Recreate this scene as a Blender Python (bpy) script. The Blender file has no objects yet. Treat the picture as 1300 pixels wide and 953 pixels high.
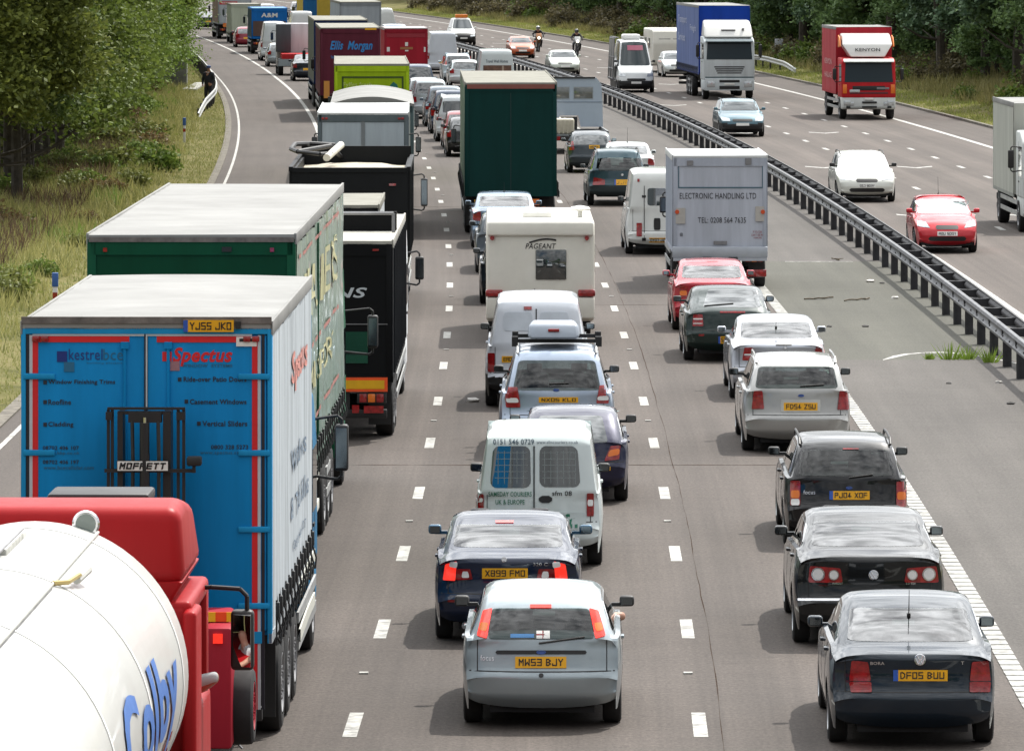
import bpy, bmesh, math, random
import numpy as np
from mathutils import Vector, Matrix
from mathutils.bvhtree import BVHTree
R = math.radians
sc = bpy.context.scene
col = sc.collection
# ---------------------------------------------------------------- camera
FP, HZ, CH = 7896.0, -90.0, 8.4          # focal length in photo pixels, horizon row, camera height
cd = bpy.data.cameras.new('camera'); cam = bpy.data.objects.new('camera', cd); col.objects.link(cam)
cam.location = (0, 0, CH); cam.rotation_euler = (R(90), 0, 0)
cd.sensor_fit = 'HORIZONTAL'; cd.sensor_width = 36; cd.lens = 36 * FP / 1300
cd.shift_y = -(476.5 - HZ) / 1300; cd.clip_start = 1; cd.clip_end = 6000
sc.camera = cam
# ---------------------------------------------------------------- world, sun, exposure
SUN_EL, SUN_AZ = R(55), R(34)            # azimuth from +Y (ahead) towards +X (right)
w = bpy.data.worlds.new('World'); sc.world = w; w.use_nodes = True
nt = w.node_tree; nt.nodes.clear()
out = nt.nodes.new('ShaderNodeOutputWorld'); bg = nt.nodes.new('ShaderNodeBackground')
sky = nt.nodes.new('ShaderNodeTexSky'); sky.sky_type = 'NISHITA'; sky.sun_disc = False
sky.sun_elevation = SUN_EL; sky.sun_rotation = SUN_AZ; sky.dust_density = 2.0
tc = nt.nodes.new('ShaderNodeTexCoord'); mp = nt.nodes.new('ShaderNodeMapping'); mp.inputs['Scale'].default_value = (1, 1, 1.6)
nz = nt.nodes.new('ShaderNodeTexNoise'); nz.inputs['Scale'].default_value = 6; nz.inputs['Detail'].default_value = 8; nz.inputs['Roughness'].default_value = .58
cr = nt.nodes.new('ShaderNodeValToRGB'); cr.color_ramp.elements[0].position = .30; cr.color_ramp.elements[1].position = .50
mx = nt.nodes.new('ShaderNodeMix'); mx.data_type = 'RGBA'; mx.inputs['B'].default_value = (10.5, 10.8, 11.2, 1)
L_ = nt.links.new
L_(tc.outputs['Generated'], mp.inputs[0]); L_(mp.outputs[0], nz.inputs['Vector']); L_(nz.outputs['Fac'], cr.inputs[0])
n2_ = nt.nodes.new('ShaderNodeTexNoise'); n2_.inputs['Scale'].default_value = 16; n2_.inputs['Detail'].default_value = 6; L_(mp.outputs[0], n2_.inputs['Vector'])
sp_ = nt.nodes.new('ShaderNodeSeparateXYZ'); L_(tc.outputs['Generated'], sp_.inputs[0])
rz_ = nt.nodes.new('ShaderNodeMapRange'); rz_.inputs['From Min'].default_value = .0; rz_.inputs['From Max'].default_value = .85; rz_.inputs['To Min'].default_value = .75; rz_.inputs['To Max'].default_value = 2.9; L_(sp_.outputs['Z'], rz_.inputs['Value'])
rn_ = nt.nodes.new('ShaderNodeMapRange'); rn_.inputs['From Min'].default_value = .35; rn_.inputs['From Max'].default_value = .65; rn_.inputs['To Min'].default_value = .65; rn_.inputs['To Max'].default_value = 1.25; L_(n2_.outputs['Fac'], rn_.inputs['Value'])
mu_ = nt.nodes.new('ShaderNodeMath'); mu_.operation = 'MULTIPLY'; L_(rz_.outputs[0], mu_.inputs[0]); L_(rn_.outputs[0], mu_.inputs[1])
ry_ = nt.nodes.new('ShaderNodeMapRange'); ry_.inputs['From Min'].default_value = -.3; ry_.inputs['From Max'].default_value = .6; ry_.inputs['To Min'].default_value = .62; ry_.inputs['To Max'].default_value = 1.6; L_(sp_.outputs['Y'], ry_.inputs['Value'])
mu2_ = nt.nodes.new('ShaderNodeMath'); mu2_.operation = 'MULTIPLY'; L_(mu_.outputs[0], mu2_.inputs[0]); L_(ry_.outputs[0], mu2_.inputs[1])
cm_ = nt.nodes.new('ShaderNodeMix'); cm_.data_type = 'RGBA'; cm_.blend_type = 'MULTIPLY'; cm_.inputs['Factor'].default_value = 1; cm_.inputs['A'].default_value = (12, 12.2, 12.4, 1); L_(mu2_.outputs[0], cm_.inputs['B']); L_(cm_.outputs['Result'], mx.inputs['B'])
L_(cr.outputs[0], mx.inputs['Factor']); L_(sky.outputs[0], mx.inputs['A']); L_(mx.outputs['Result'], bg.inputs[0])
bg.inputs[1].default_value = .064; L_(bg.outputs[0], out.inputs[0])
sl = bpy.data.lights.new('sun', 'SUN'); sl.energy = 4.7; sl.angle = R(.6); sl.color = (1, .955, .88)
so = bpy.data.objects.new('sun', sl); col.objects.link(so)
sd = Vector((math.sin(SUN_AZ) * math.cos(SUN_EL), math.cos(SUN_AZ) * math.cos(SUN_EL), math.sin(SUN_EL)))
so.rotation_euler = sd.to_track_quat('Z', 'Y').to_euler(); so.location = (60, 60, 80)
vs = sc.view_settings; vs.view_transform = 'Standard'; vs.look = 'None'; vs.exposure = 0.18; vs.gamma = 1; vs.use_curve_mapping = False
sc.render.engine = 'CYCLES'
cy = sc.cycles; cy.max_bounces = 6; cy.diffuse_bounces = 3; cy.glossy_bounces = 3; cy.transmission_bounces = 3; cy.transparent_max_bounces = 6
cy.volume_bounces = 0; cy.caustics_reflective = False; cy.caustics_refractive = False; cy.use_denoising = True
# ---------------------------------------------------------------- road geometry
def dev(Z):
    return (Z - 115) ** 2 / (2 * (3350 + max(0, Z - 350) * 1.3))
def RX(off, Z): return off - dev(Z)
def head(Z): return math.atan((dev(Z + 1) - dev(Z - 1)) / 2)
def pw(px, Z, py=None):
    X = (px - 650) * Z / FP
    return (X, Z, 0 if py is None else CH - (py - HZ) * Z / FP)
# ---------------------------------------------------------------- materials
_M = {}
def srgb(h):
    h = h.lstrip('#'); o = []
    for i in (0, 2, 4):
        c = int(h[i:i+2], 16) / 255; o.append(c / 12.92 if c <= .04045 else ((c + .055) / 1.055) ** 2.4)
    return tuple(o)
def mat(name, c, rough=.6, metal=0, coat=0, var=.12, vs_=3.0, bump=0, bs=40, emit=0, spec=.5, ior=1.5, streak=0):
    if isinstance(c, str): c = srgb(c)
    key = (name, tuple(round(x, 4) for x in c), rough, metal, coat, var, emit, bump)
    if key in _M: return _M[key]
    m = bpy.data.materials.new(name); m.use_nodes = True; _M[key] = m
    t = m.node_tree; b = t.nodes['Principled BSDF']; L = t.links.new
    b.inputs['Roughness'].default_value = rough; b.inputs['Metallic'].default_value = metal
    b.inputs['Coat Weight'].default_value = coat; b.inputs['Coat Roughness'].default_value = .04
    b.inputs['Specular IOR Level'].default_value = spec; b.inputs['IOR'].default_value = ior
    tcn = t.nodes.new('ShaderNodeTexCoord')
    n = t.nodes.new('ShaderNodeTexNoise'); n.inputs['Scale'].default_value = vs_; n.inputs['Detail'].default_value = 6; n.inputs['Roughness'].default_value = .65
    if streak:
        mpn = t.nodes.new('ShaderNodeMapping'); mpn.inputs['Scale'].default_value = (streak, streak, .25)
        L(tcn.outputs['Object'], mpn.inputs[0]); L(mpn.outputs[0], n.inputs['Vector'])
    else: L(tcn.outputs['Object'], n.inputs['Vector'])
    r = t.nodes.new('ShaderNodeMapRange'); r.inputs['From Min'].default_value = .3; r.inputs['From Max'].default_value = .7
    r.inputs['To Min'].default_value = 1 - var; r.inputs['To Max'].default_value = 1 + var * .6
    L(n.outputs['Fac'], r.inputs['Value'])
    mm = t.nodes.new('ShaderNodeMix'); mm.data_type = 'RGBA'; mm.blend_type = 'MULTIPLY'; mm.inputs['Factor'].default_value = 1
    mm.inputs['A'].default_value = (*c, 1); L(r.outputs[0], mm.inputs['B']); L(mm.outputs['Result'], b.inputs['Base Color'])
    r2 = t.nodes.new('ShaderNodeMapRange'); r2.inputs['To Min'].default_value = min(1, rough * 1.25 + .02); r2.inputs['To Max'].default_value = rough * .8
    L(n.outputs['Fac'], r2.inputs['Value']); L(r2.outputs[0], b.inputs['Roughness'])
    if bump:
        n2 = t.nodes.new('ShaderNodeTexNoise'); n2.inputs['Scale'].default_value = bs; n2.inputs['Detail'].default_value = 4
        L(tcn.outputs['Object'], n2.inputs['Vector'])
        bp = t.nodes.new('ShaderNodeBump'); bp.inputs['Strength'].default_value = bump; bp.inputs['Distance'].default_value = .02
        L(n2.outputs['Fac'], bp.inputs['Height']); L(bp.outputs[0], b.inputs['Normal'])
    if emit:
        b.inputs['Emission Color'].default_value = (*c, 1); b.inputs['Emission Strength'].default_value = emit
    return m
def paint(c, metal=.25, rough=.34): return mat('car_paint', c, rough, metal, .85, .05, 2.5, spec=.2)
def gpaint(c, rough=.5, var=.1): return mat('truck_paint', c, rough, 0, .0, var * 1.6, 1.3, bump=.05, bs=3, spec=.15, streak=2.2)
GLASS = mat('tinted_glass', (.012, .02, .022), .02, 0, 0, .02, spec=.5, ior=2.2)
SCREEN = mat('windscreen_glass', (.012, .022, .026), .03, 0, 0, .02, spec=.5, ior=1.5)
def clear_glass(name, tint, ior):
    m = bpy.data.materials.new(name); m.use_nodes = True; t = m.node_tree; t.nodes.clear(); L = t.links.new
    o = t.nodes.new('ShaderNodeOutputMaterial'); a = t.nodes.new('ShaderNodeBsdfTransparent'); a.inputs[0].default_value = (*tint, 1)
    g = t.nodes.new('ShaderNodeBsdfGlossy'); g.inputs['Roughness'].default_value = .02; f = t.nodes.new('ShaderNodeFresnel'); f.inputs[0].default_value = ior
    x = t.nodes.new('ShaderNodeMixShader'); L(f.outputs[0], x.inputs[0]); L(a.outputs[0], x.inputs[1]); L(g.outputs[0], x.inputs[2]); L(x.outputs[0], o.inputs[0]); return m
SEEGLASS = clear_glass('car_window_glass', (.42, .50, .48), 2.5); DARKGLASS = clear_glass('hatch_window_glass', (.34, .42, .40), 1.75)
SEATM = mat('seat_fabric', (.05, .05, .055), .9, var=.3)
BLACK = mat('black_plastic', (.012, .012, .013), .5, var=.2)
DARK = mat('dark_underside', (.008, .008, .009), .85, var=.3)
RUBBER = mat('tyre_rubber', (.016, .016, .017), .8, var=.25)
RIM = mat('alloy_rim', (.35, .36, .37), .35, .8)
STEEL = mat('galvanised_steel', (.42, .43, .43), .5, .6, var=.25)
GREYM = mat('grey_metal', (.22, .22, .23), .5, .3, var=.25)
RED = mat('red_lens', (.30, .010, .012), .12, 0, .7, .55, 14)
REDLIT = mat('lit_red_lens', (.85, .035, .02), .15, 0, .5, .45, 25, emit=.75)
AMBER = mat('amber_lens', (.75, .17, .01), .2, 0, .5)
CLEAR = mat('clear_lens', (.75, .75, .74), .15, 0, .6)
HEADL = mat('headlamp_glass', (.55, .58, .6), .08, .5, 1)
YEL = mat('yellow_plate', '#e6a80c', .4, var=.08)
WHT = mat('white_plate', (.75, .75, .72), .4, var=.08)
PBLUE = mat('plate_blue', (.02, .09, .42), .4)
INK = mat('black_lettering', (.01, .01, .012), .5, var=.05)
CHROME = mat('chrome', (.7, .7, .72), .12, 1)
# ---------------------------------------------------------------- mesh builder
_TX = {}
def text_geo(s, bold=0, shear=0):
    k = (s, bold, shear)
    if k in _TX: return _TX[k]
    cu = bpy.data.curves.new('t', 'FONT'); cu.body = s; cu.size = 1; cu.offset = bold; cu.shear = shear; cu.resolution_u = 3; cu.space_character = 1.06 if bold != .0025 else 1.2
    o = bpy.data.objects.new('t', cu); col.objects.link(o)
    dg = bpy.context.evaluated_depsgraph_get(); me = bpy.data.meshes.new_from_object(o.evaluated_get(dg))
    vs_ = [(v.co.x, v.co.y) for v in me.vertices]; fs = [tuple(p.vertices) for p in me.polygons]
    bpy.data.objects.remove(o); bpy.data.curves.remove(cu); bpy.data.meshes.remove(me)
    xs = [v[0] for v in vs_] or [0, 1]; ys = [v[1] for v in vs_] or [0, 1]
    x0, x1, y0, y1 = min(xs), max(xs), min(ys), max(ys)
    vs_ = [((x - x0) / max(1e-6, x1 - x0), (y - y0) / max(1e-6, y1 - y0)) for x, y in vs_]
    _TX[k] = (vs_, fs); return _TX[k]
_G = {'0': ['00 20 24 04 00'], '1': ['03 14 10', '00 20'], '2': ['04 24 22 02 00 20'], '3': ['04 24 20 00', '02 22'], '4': ['10 14 01 21'], '5': ['24 04 02 22 20 00'], '6': ['24 04 00 20 22 02'], '7': ['04 24 10'], '8': ['00 20 24 04 00', '02 22'], '9': ['00 20 24 04 02 22'],
 'A': ['00 04 24 20', '02 22'], 'B': ['00 04 14 23 12 02', '12 21 10 00'], 'C': ['24 04 00 20'], 'D': ['00 04 14 23 21 10 00'], 'E': ['24 04 00 20', '02 22'], 'F': ['00 04 24', '02 22'], 'G': ['24 04 00 20 22 12'], 'H': ['00 04', '20 24', '02 22'], 'J': ['01 00 20 24'], 'K': ['00 04', '24 02 20'], 'L': ['04 00 20'],
 'M': ['00 04 12 24 20'], 'N': ['00 04 20 24'], 'O': ['00 20 24 04 00'], 'P': ['00 04 24 22 02'], 'Q': ['00 20 24 04 00', '11 20'], 'R': ['00 04 24 22 02', '12 20'], 'S': ['24 04 02 22 20 00'], 'T': ['04 24', '14 10'], 'U': ['04 00 20 24'], 'V': ['04 10 24'], 'W': ['04 00 12 20 24'], 'X': ['00 24', '04 20'], 'Y': ['04 12 24', '12 10'], 'Z': ['04 24 00 20']}
def stroke_geo(st, th=.16):
    vs_, fs = [], []; x0 = 0
    for ch in st:
        if ch == ' ': x0 += .45; continue
        for pl in _G.get(ch, []):
            p = [(x0 + int(a[0]) * .5 * .56 + th / 2, int(a[1]) / 4 * (1 - th) + th / 2) for a in pl.split()]
            for (ax, ay), (bx, by) in zip(p[:-1], p[1:]):
                l = math.hypot(bx - ax, by - ay) or 1; ux, uy = (bx - ax) / l * th / 2, (by - ay) / l * th / 2; n = len(vs_)
                vs_ += [(ax - ux + uy, ay - uy - ux), (bx + ux + uy, by + uy - ux), (bx + ux - uy, by + uy + ux), (ax - ux - uy, ay - uy + ux)]; fs.append((n, n + 1, n + 2, n + 3))
        x0 += .56 + th + .16
    mx = max(v[0] for v in vs_) if vs_ else 1
    return [(x / mx, y) for x, y in vs_], fs
def text_cut(s, bold, shear, n):
    vs_, fs = text_geo(s, bold, shear); bm = bmesh.new(); bv = [bm.verts.new((x, y, 0)) for x, y in vs_]
    for f in fs:
        try: bm.faces.new([bv[i] for i in f])
        except ValueError: pass
    for k in range(1, n): bmesh.ops.bisect_plane(bm, geom=bm.verts[:] + bm.edges[:] + bm.faces[:], plane_co=(0, k / n, 0), plane_no=(0, 1, 0))
    bm.verts.index_update(); r_ = ([(v.co.x, v.co.y) for v in bm.verts], [tuple(v.index for v in f.verts) for f in bm.faces]); bm.free(); return r_
class MB:
    def __init__(s): s.v = []; s.f = []; s.m = []
    def add(s, vs_, fs, mi=0):
        n = len(s.v); s.v.extend(tuple(p) for p in vs_)
        for f in fs: s.f.append(tuple(i + n for i in f)); s.m.append(mi)
        return s
    def box(s, x0, x1, y0, y1, z0, z1, mi=0, bev=0, seg=2):
        if bev: return s.hull([(x, y, z) for x in (x0, x1) for y in (y0, y1) for z in (z0, z1)],
                              [(0, 1, 3, 2), (4, 6, 7, 5), (0, 4, 5, 1), (2, 3, 7, 6), (0, 2, 6, 4), (1, 5, 7, 3)], mi, bev, seg)
        return s.add([(x, y, z) for x in (x0, x1) for y in (y0, y1) for z in (z0, z1)],
                     [(0, 1, 3, 2), (4, 6, 7, 5), (0, 4, 5, 1), (2, 3, 7, 6), (0, 2, 6, 4), (1, 5, 7, 3)], mi)
    def hull(s, vs_, fs, mi=0, bev=0, seg=2):
        bm = bmesh.new(); bv = [bm.verts.new(p) for p in vs_]
        for f in fs: bm.faces.new([bv[i] for i in f])
        bmesh.ops.recalc_face_normals(bm, faces=bm.faces)
        bmesh.ops.bevel(bm, geom=list(bm.edges), offset=bev, segments=seg, profile=.5, affect='EDGES', clamp_overlap=True)
        bm.verts.index_update()
        s.add([v.co[:] for v in bm.verts], [[v.index for v in f.verts] for f in bm.faces], mi); bm.free(); return s
    def prism_x(s, poly, x0, x1, mi=0, bev=0, seg=2, taper=None):
        n = len(poly); tp = taper or (lambda y, z: 1)
        vs_ = [(x0 * tp(y, z), y, z) for y, z in poly] + [(x1 * tp(y, z), y, z) for y, z in poly]
        fs = [tuple(range(n)), tuple(range(2 * n - 1, n - 1, -1))] + [(i, i + n, (i + 1) % n + n, (i + 1) % n) for i in range(n)]
        return s.hull(vs_, fs, mi, bev, seg) if bev else s.add(vs_, fs, mi)
    def prism_z(s, poly, z0, z1, mi=0):
        n = len(poly)
        return s.add([(x, y, z0) for x, y in poly] + [(x, y, z1) for x, y in poly],
                     [tuple(range(n)), tuple(range(2 * n - 1, n - 1, -1))] + [(i, i + n, (i + 1) % n + n, (i + 1) % n) for i in range(n)], mi)
    def lathe(s, c, ax, prof, seg=20, mi=0):
        ax = Vector(ax).normalized(); a = ax.orthogonal().normalized(); b = ax.cross(a); c = Vector(c); vs_ = []
        for h, r in prof:
            for k in range(seg):
                t = 2 * math.pi * k / seg; vs_.append(c + ax * h + (a * math.cos(t) + b * math.sin(t)) * r)
        fs = [(i * seg + k, i * seg + (k + 1) % seg, (i + 1) * seg + (k + 1) % seg, (i + 1) * seg + k) for i in range(len(prof) - 1) for k in range(seg)]
        return s.add(vs_, fs, mi)
    def cyl(s, p0, p1, r, seg=10, mi=0, r2=None):
        p0 = Vector(p0); p1 = Vector(p1); h = (p1 - p0).length; r2 = r if r2 is None else r2
        return s.lathe(p0, p1 - p0, [(0, 0.0001), (0, r), (h, r2), (h, 0.0001)], seg, mi)
    def tube(s, pts, r, seg=7, mi=0):
        for a, b in zip(pts[:-1], pts[1:]): s.cyl(a, b, r, seg, mi)
        return s
    def grid(s, rows, mi=0):
        n = len(rows[0]); vs_ = [p for r_ in rows for p in r_]
        return s.add(vs_, [(i * n + j, i * n + j + 1, (i + 1) * n + j + 1, (i + 1) * n + j) for i in range(len(rows) - 1) for j in range(n - 1)], mi)
    def text(s, st, fn, mi=0, bold=0, shear=0):
        vs_, fs = text_geo(st, bold, shear); return s.add([fn(u, v) for u, v in vs_], fs, mi)
    def build(s, name, mats, parent=None, sharp=38):
        me = bpy.data.meshes.new(name); me.from_pydata(s.v, [], s.f)
        if not isinstance(mats, (list, tuple)): mats = [mats]
        for m in mats: me.materials.append(m)
        me.polygons.foreach_set('material_index', s.m)
        me.polygons.foreach_set('use_smooth', [True] * len(s.f)); me.update()
        me.set_sharp_from_angle(angle=R(sharp))
        o = bpy.data.objects.new(name, me); col.objects.link(o)
        if parent: o.parent = parent
        return o
def tag(o, label=None, cat=None, group=None, kind=None):
    if label: o['label'] = label
    if cat: o['category'] = cat
    if group: o['group'] = group
    if kind: o['kind'] = kind
    return o
def thing(name, label, cat, loc=(0, 0, 0), rz=0, group=None):
    o = bpy.data.objects.new(name, None); col.objects.link(o); o.empty_display_size = .3
    o.location = loc; o.rotation_euler = (0, 0, rz); return tag(o, label, cat, group)
def kids(o): return [c for c in o.children]
def copy_tree(o, parent=None):
    c = o.copy(); col.objects.link(c)
    if parent: c.parent = parent
    for ch in list(o.children): copy_tree(ch, c)
    return c
def box_fn(ax, x0, z0, x1, z1, y):     # text on a flat plane; ax 'rear' faces -y, 'front' faces +y (x0 is its left seen from there), 'right' faces +x, 'left' faces -x
    if ax in ('rear', 'front'): return lambda u, v: (x0 + (x1 - x0) * u, y, z0 + (z1 - z0) * v)
    return lambda u, v: (y, x0 + (x1 - x0) * u, z0 + (z1 - z0) * v)
def obj_me(name, me, parent=None):
    o = bpy.data.objects.new(name, me); col.objects.link(o)
    if parent: o.parent = parent
    return o
# ================================================================ the setting
def road_mat(name, base, streaks=True, warm=(1, .835, .735)):
    m = bpy.data.materials.new(name); m.use_nodes = True; t = m.node_tree; L = t.links.new; b = t.nodes['Principled BSDF']
    uv = t.nodes.new('ShaderNodeUVMap')
    def noise(scale, sx, sy, det=5, ro=.6):
        mp_ = t.nodes.new('ShaderNodeMapping'); mp_.inputs['Scale'].default_value = (sx, sy, 1)
        n = t.nodes.new('ShaderNodeTexNoise'); n.inputs['Scale'].default_value = scale; n.inputs['Detail'].default_value = det; n.inputs['Roughness'].default_value = ro
        L(uv.outputs[0], mp_.inputs[0]); L(mp_.outputs[0], n.inputs['Vector']); return n.outputs['Fac']
    def rng(x, a, b_, lo, hi):
        r = t.nodes.new('ShaderNodeMapRange'); r.inputs['From Min'].default_value = a; r.inputs['From Max'].default_value = b_
        r.inputs['To Min'].default_value = lo; r.inputs['To Max'].default_value = hi; L(x, r.inputs['Value']); return r.outputs[0]
    def mul(a, b_):
        n = t.nodes.new('ShaderNodeMath'); n.operation = 'MULTIPLY'; L(a, n.inputs[0]); L(b_, n.inputs[1]); return n.outputs[0]
    f = mul(rng(noise(22, 1, .5, 3, .8), .3, .7, .62, 1.3), rng(noise(1.0, 2.2, .05), .3, .7, .84, 1.1))
    f = mul(f, rng(noise(.35, 1, .35), .3, .7, .86, 1.10))
    f = mul(f, rng(noise(3, 1, 1, 2), .25, .36, .82, 1.0)); f = mul(f, rng(noise(.8, 1, 3.0, 4, .75), .3, .7, .92, 1.07))
    if streaks:
        sx = t.nodes.new('ShaderNodeSeparateXYZ'); L(uv.outputs[0], sx.inputs[0])
        w_ = t.nodes.new('ShaderNodeMath'); w_.operation = 'SINE'; a = t.nodes.new('ShaderNodeMath'); a.operation = 'MULTIPLY_ADD'
        a.inputs[1].default_value = 2 * math.pi / 1.83; a.inputs[2].default_value = 1.0; L(sx.outputs[0], a.inputs[0]); L(a.outputs[0], w_.inputs[0])
        f = mul(f, rng(w_.outputs[0], -1, 1, .86, 1.05)); f = mul(f, rng(noise(1.0, 4.5, .012, 4, .7), .35, .65, .88, 1.06))
    cm = t.nodes.new('ShaderNodeMix'); cm.data_type = 'RGBA'; cm.blend_type = 'MULTIPLY'; cm.inputs['Factor'].default_value = 1
    cm.inputs['A'].default_value = (base * warm[0], base * warm[1], base * warm[2], 1); L(f, cm.inputs['B']); L(cm.outputs['Result'], b.inputs['Base Color'])
    b.inputs['Roughness'].default_value = .85; b.inputs['Specular IOR Level'].default_value = .3
    bp = t.nodes.new('ShaderNodeBump'); bp.inputs['Strength'].default_value = .35; bp.inputs['Distance'].default_value = .01
    L(noise(30, 1, 1, 2), bp.inputs['Height']); L(bp.outputs[0], b.inputs['Normal'])
    return m
def strip(name, o0, o1, Z0, Z1, z, m, step=4, cols=2, kind='structure'):
    n = int((Z1 - Z0) / step) + 1; vs_ = []; uvs = []
    for i in range(n + 1):
        Z = Z0 + (Z1 - Z0) * i / n
        a = o0(Z) if callable(o0) else o0; b = o1(Z) if callable(o1) else o1
        for j in range(cols):
            o = a + (b - a) * j / (cols - 1); vs_.append((RX(o, Z), Z, z)); uvs.append((o, Z))
    fs = [(i * cols + j, i * cols + j + 1, (i + 1) * cols + j + 1, (i + 1) * cols + j) for i in range(n) for j in range(cols - 1)]
    me = bpy.data.meshes.new(name); me.from_pydata(vs_, [], fs); me.materials.append(m)
    ul = me.uv_layers.new(name='UVMap')
    for lp in me.loops: ul.data[lp.index].uv = uvs[lp.vertex_index]
    o = bpy.data.objects.new(name, me); col.objects.link(o)
    if kind: o['kind'] = kind
    return o
ASPH = road_mat('asphalt', .087); ASPH2 = road_mat('asphalt_far', .096); SHO = road_mat('shoulder_asphalt', .078, False)
CONC = road_mat('weathered_concrete', .077, False, (1, .985, .80)); MED2 = road_mat('median_asphalt', .086, False, (1, .91, .83))
Z0R, Z1R = 30, 900
strip('carriageway', -5.05, 6.05, Z0R, Z1R, 0, ASPH, cols=4)
strip('hard_shoulder', -8.6, -5.05, Z0R, Z1R, 0, SHO)
strip('median', 6.05, 10.75, Z0R, 121.3, 0, MED2)
strip('median', 6.05, 10.75, 121.3, 157.2, 0, CONC)
strip('median', 6.05, 10.75, 157.2, Z1R, 0, MED2)
strip('far_carriageway', 10.75, 20.75, Z0R, Z1R, 0, ASPH2, cols=4)
strip('far_hard_shoulder', 20.75, 23.4, Z0R, Z1R, 0, SHO)
# ---- ground
rng_ = np.random.default_rng(7)
def gz(off, Z):
    a = off + 9.0 if off < 0 else off - 23.8
    d = max(0, -a if off < 0 else a)
    b = .12 * math.sin(Z * .13 + off) * min(1, d / 4) + .1 * math.sin(Z * .31 + off * .7) * min(1, d / 4)
    return -.03 + min(d * .055, .9) + b * .6
def ground_mat(name, cols_):
    m = bpy.data.materials.new(name); m.use_nodes = True; t = m.node_tree; L = t.links.new; b = t.nodes['Principled BSDF']
    tcn = t.nodes.new('ShaderNodeTexCoord')
    n = t.nodes.new('ShaderNodeTexNoise'); n.inputs['Scale'].default_value = .35; n.inputs['Detail'].default_value = 8; n.inputs['Roughness'].default_value = .7
    L(tcn.outputs['Object'], n.inputs['Vector']); c = t.nodes.new('ShaderNodeValToRGB'); e = c.color_ramp.elements
    e[0].position = .3; e[0].color = (*cols_[0], 1); e[1].position = .72; e[1].color = (*cols_[-1], 1)
    for i, cc in enumerate(cols_[1:-1]): k = e.new(.3 + .42 * (i + 1) / (len(cols_) - 1)); k.color = (*cc, 1)
    L(n.outputs['Fac'], c.inputs[0]); L(c.outputs[0], b.inputs['Base Color']); b.inputs['Roughness'].default_value = .95
    b.inputs['Specular IOR Level'].default_value = .1
    return m
GRM = ground_mat('verge_soil', [(.035, .04, .012), (.10, .095, .03), (.15, .13, .055), (.09, .12, .03)])
rows = []
offs = [-900, -300, -120, -60, -40, -30, -25, -21, -18, -16, -14, -12.5, -11, -10, -9.2, -8.6]
Zs = [-50] + list(np.arange(20, 760, 5)) + [900, 1300, 3500]
def ground_side(offs, name):
    vs_ = []; n = len(offs)
    for Z in Zs:
        for o in offs:
            Zc = min(max(Z, 20), 900)
            vs_.append((o - dev(Zc), Z, gz(o, Z) if abs(o) < 200 else 1.0))
    for i in range(len(Zs)):
        k = i * n + (n - 1 if offs[-1] < 0 else 0); v = vs_[k]; vs_[k] = (v[0], v[1], -.02)
    fs = [(i * n + j, i * n + j + 1, (i + 1) * n + j + 1, (i + 1) * n + j) for i in range(len(Zs) - 1) for j in range(n - 1)]
    m = MB(); m.add(vs_, fs); o = m.build(name, GRM, sharp=180); o['kind'] = 'structure'
ground_side(offs, 'left_ground')
ground_side([23.4, 24, 25, 26, 28, 30, 33, 37, 42, 50, 70, 120, 300, 900], 'right_ground')
sub = MB(); sub.add([(-1000, -60, -.06), (1000, -60, -.06), (1000, 4000, -.06), (-1000, 4000, -.06)], [(0, 1, 2, 3)]); sub.build('subgrade', GRM)['kind'] = 'structure'
# kerb: gravelly drain edge left, kerb right
KERB = mat('kerb_gravel', (.13, .115, .09), .95, var=.6, vs_=3)
def kerb(name, o0, o1, h, Za, Zb):
    m = MB(); rws = []
    for Z in np.arange(Za, Zb, 4.0):
        rws.append([(RX(o0, Z), Z, -.02), (RX(o0, Z), Z, h), (RX(o1, Z), Z, h), (RX(o1, Z), Z, -.02)])
    m.grid(rws); o = m.build(name, KERB); o['kind'] = 'structure'
kerb('left_kerb', -8.85, -8.6, .03, 30, 700)
kerb('right_kerb', 23.4, 23.58, .10, 30, 700)
# ---- markings
LINE = mat('road_paint', (.40, .395, .37), .7, var=.7, vs_=5)
mk = MB()
def band(o0, o1, Z0, Z1, z=.004, step=4.0):
    n = max(1, int((Z1 - Z0) / step)); rws = []
    for i in range(n + 1):
        Z = Z0 + (Z1 - Z0) * i / n; rws.append([(RX(o0, Z), Z, z), (RX(o1, Z), Z, z)])
    mk.grid(rws)
Zd = [74.7 - 9 * 4 + 9 * i for i in range(85)]
for Z in Zd:
    band(-1.39, -1.24, Z - 1, Z + 1); band(2.27, 2.42, Z - 1, Z + 1)
band(-5.08, -4.92, Z0R, 700); band(-8.32, -8.23, Z0R, 700)
for o in (14.22, 17.47):
    for i in range(75): Z = 120.5 + 9 * i; band(o - .08, o + .08, Z - 1, Z + 1)
band(20.62, 20.85, 100, 760); band(10.95, 11.2, 100, 700)
for k, Z in enumerate(Zd):
    if k % 2:
        for o in (-1.31, 2.35): mk.box(RX(o, Z) - .05, RX(o, Z) + .05, Z + 4.45, Z + 4.57, -.01, .018)
def chev(o, Z, w_=.62, d=1.3, t=.32):
    for s in (-1, 1):
        mk.add([(RX(o, Z), Z - d * .5, .004), (RX(o, Z), Z - d * .5 + t * 2, .004), (RX(o + s * w_, Z), Z + d * .5 + t * 2, .004), (RX(o + s * w_, Z), Z + d * .5, .004)], [(0, 1, 2, 3)])
for Z in (182, 219, 256, 296, 336, 376, 416, 456):
    chev(12.6, Z); chev(15.85, Z)
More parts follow.
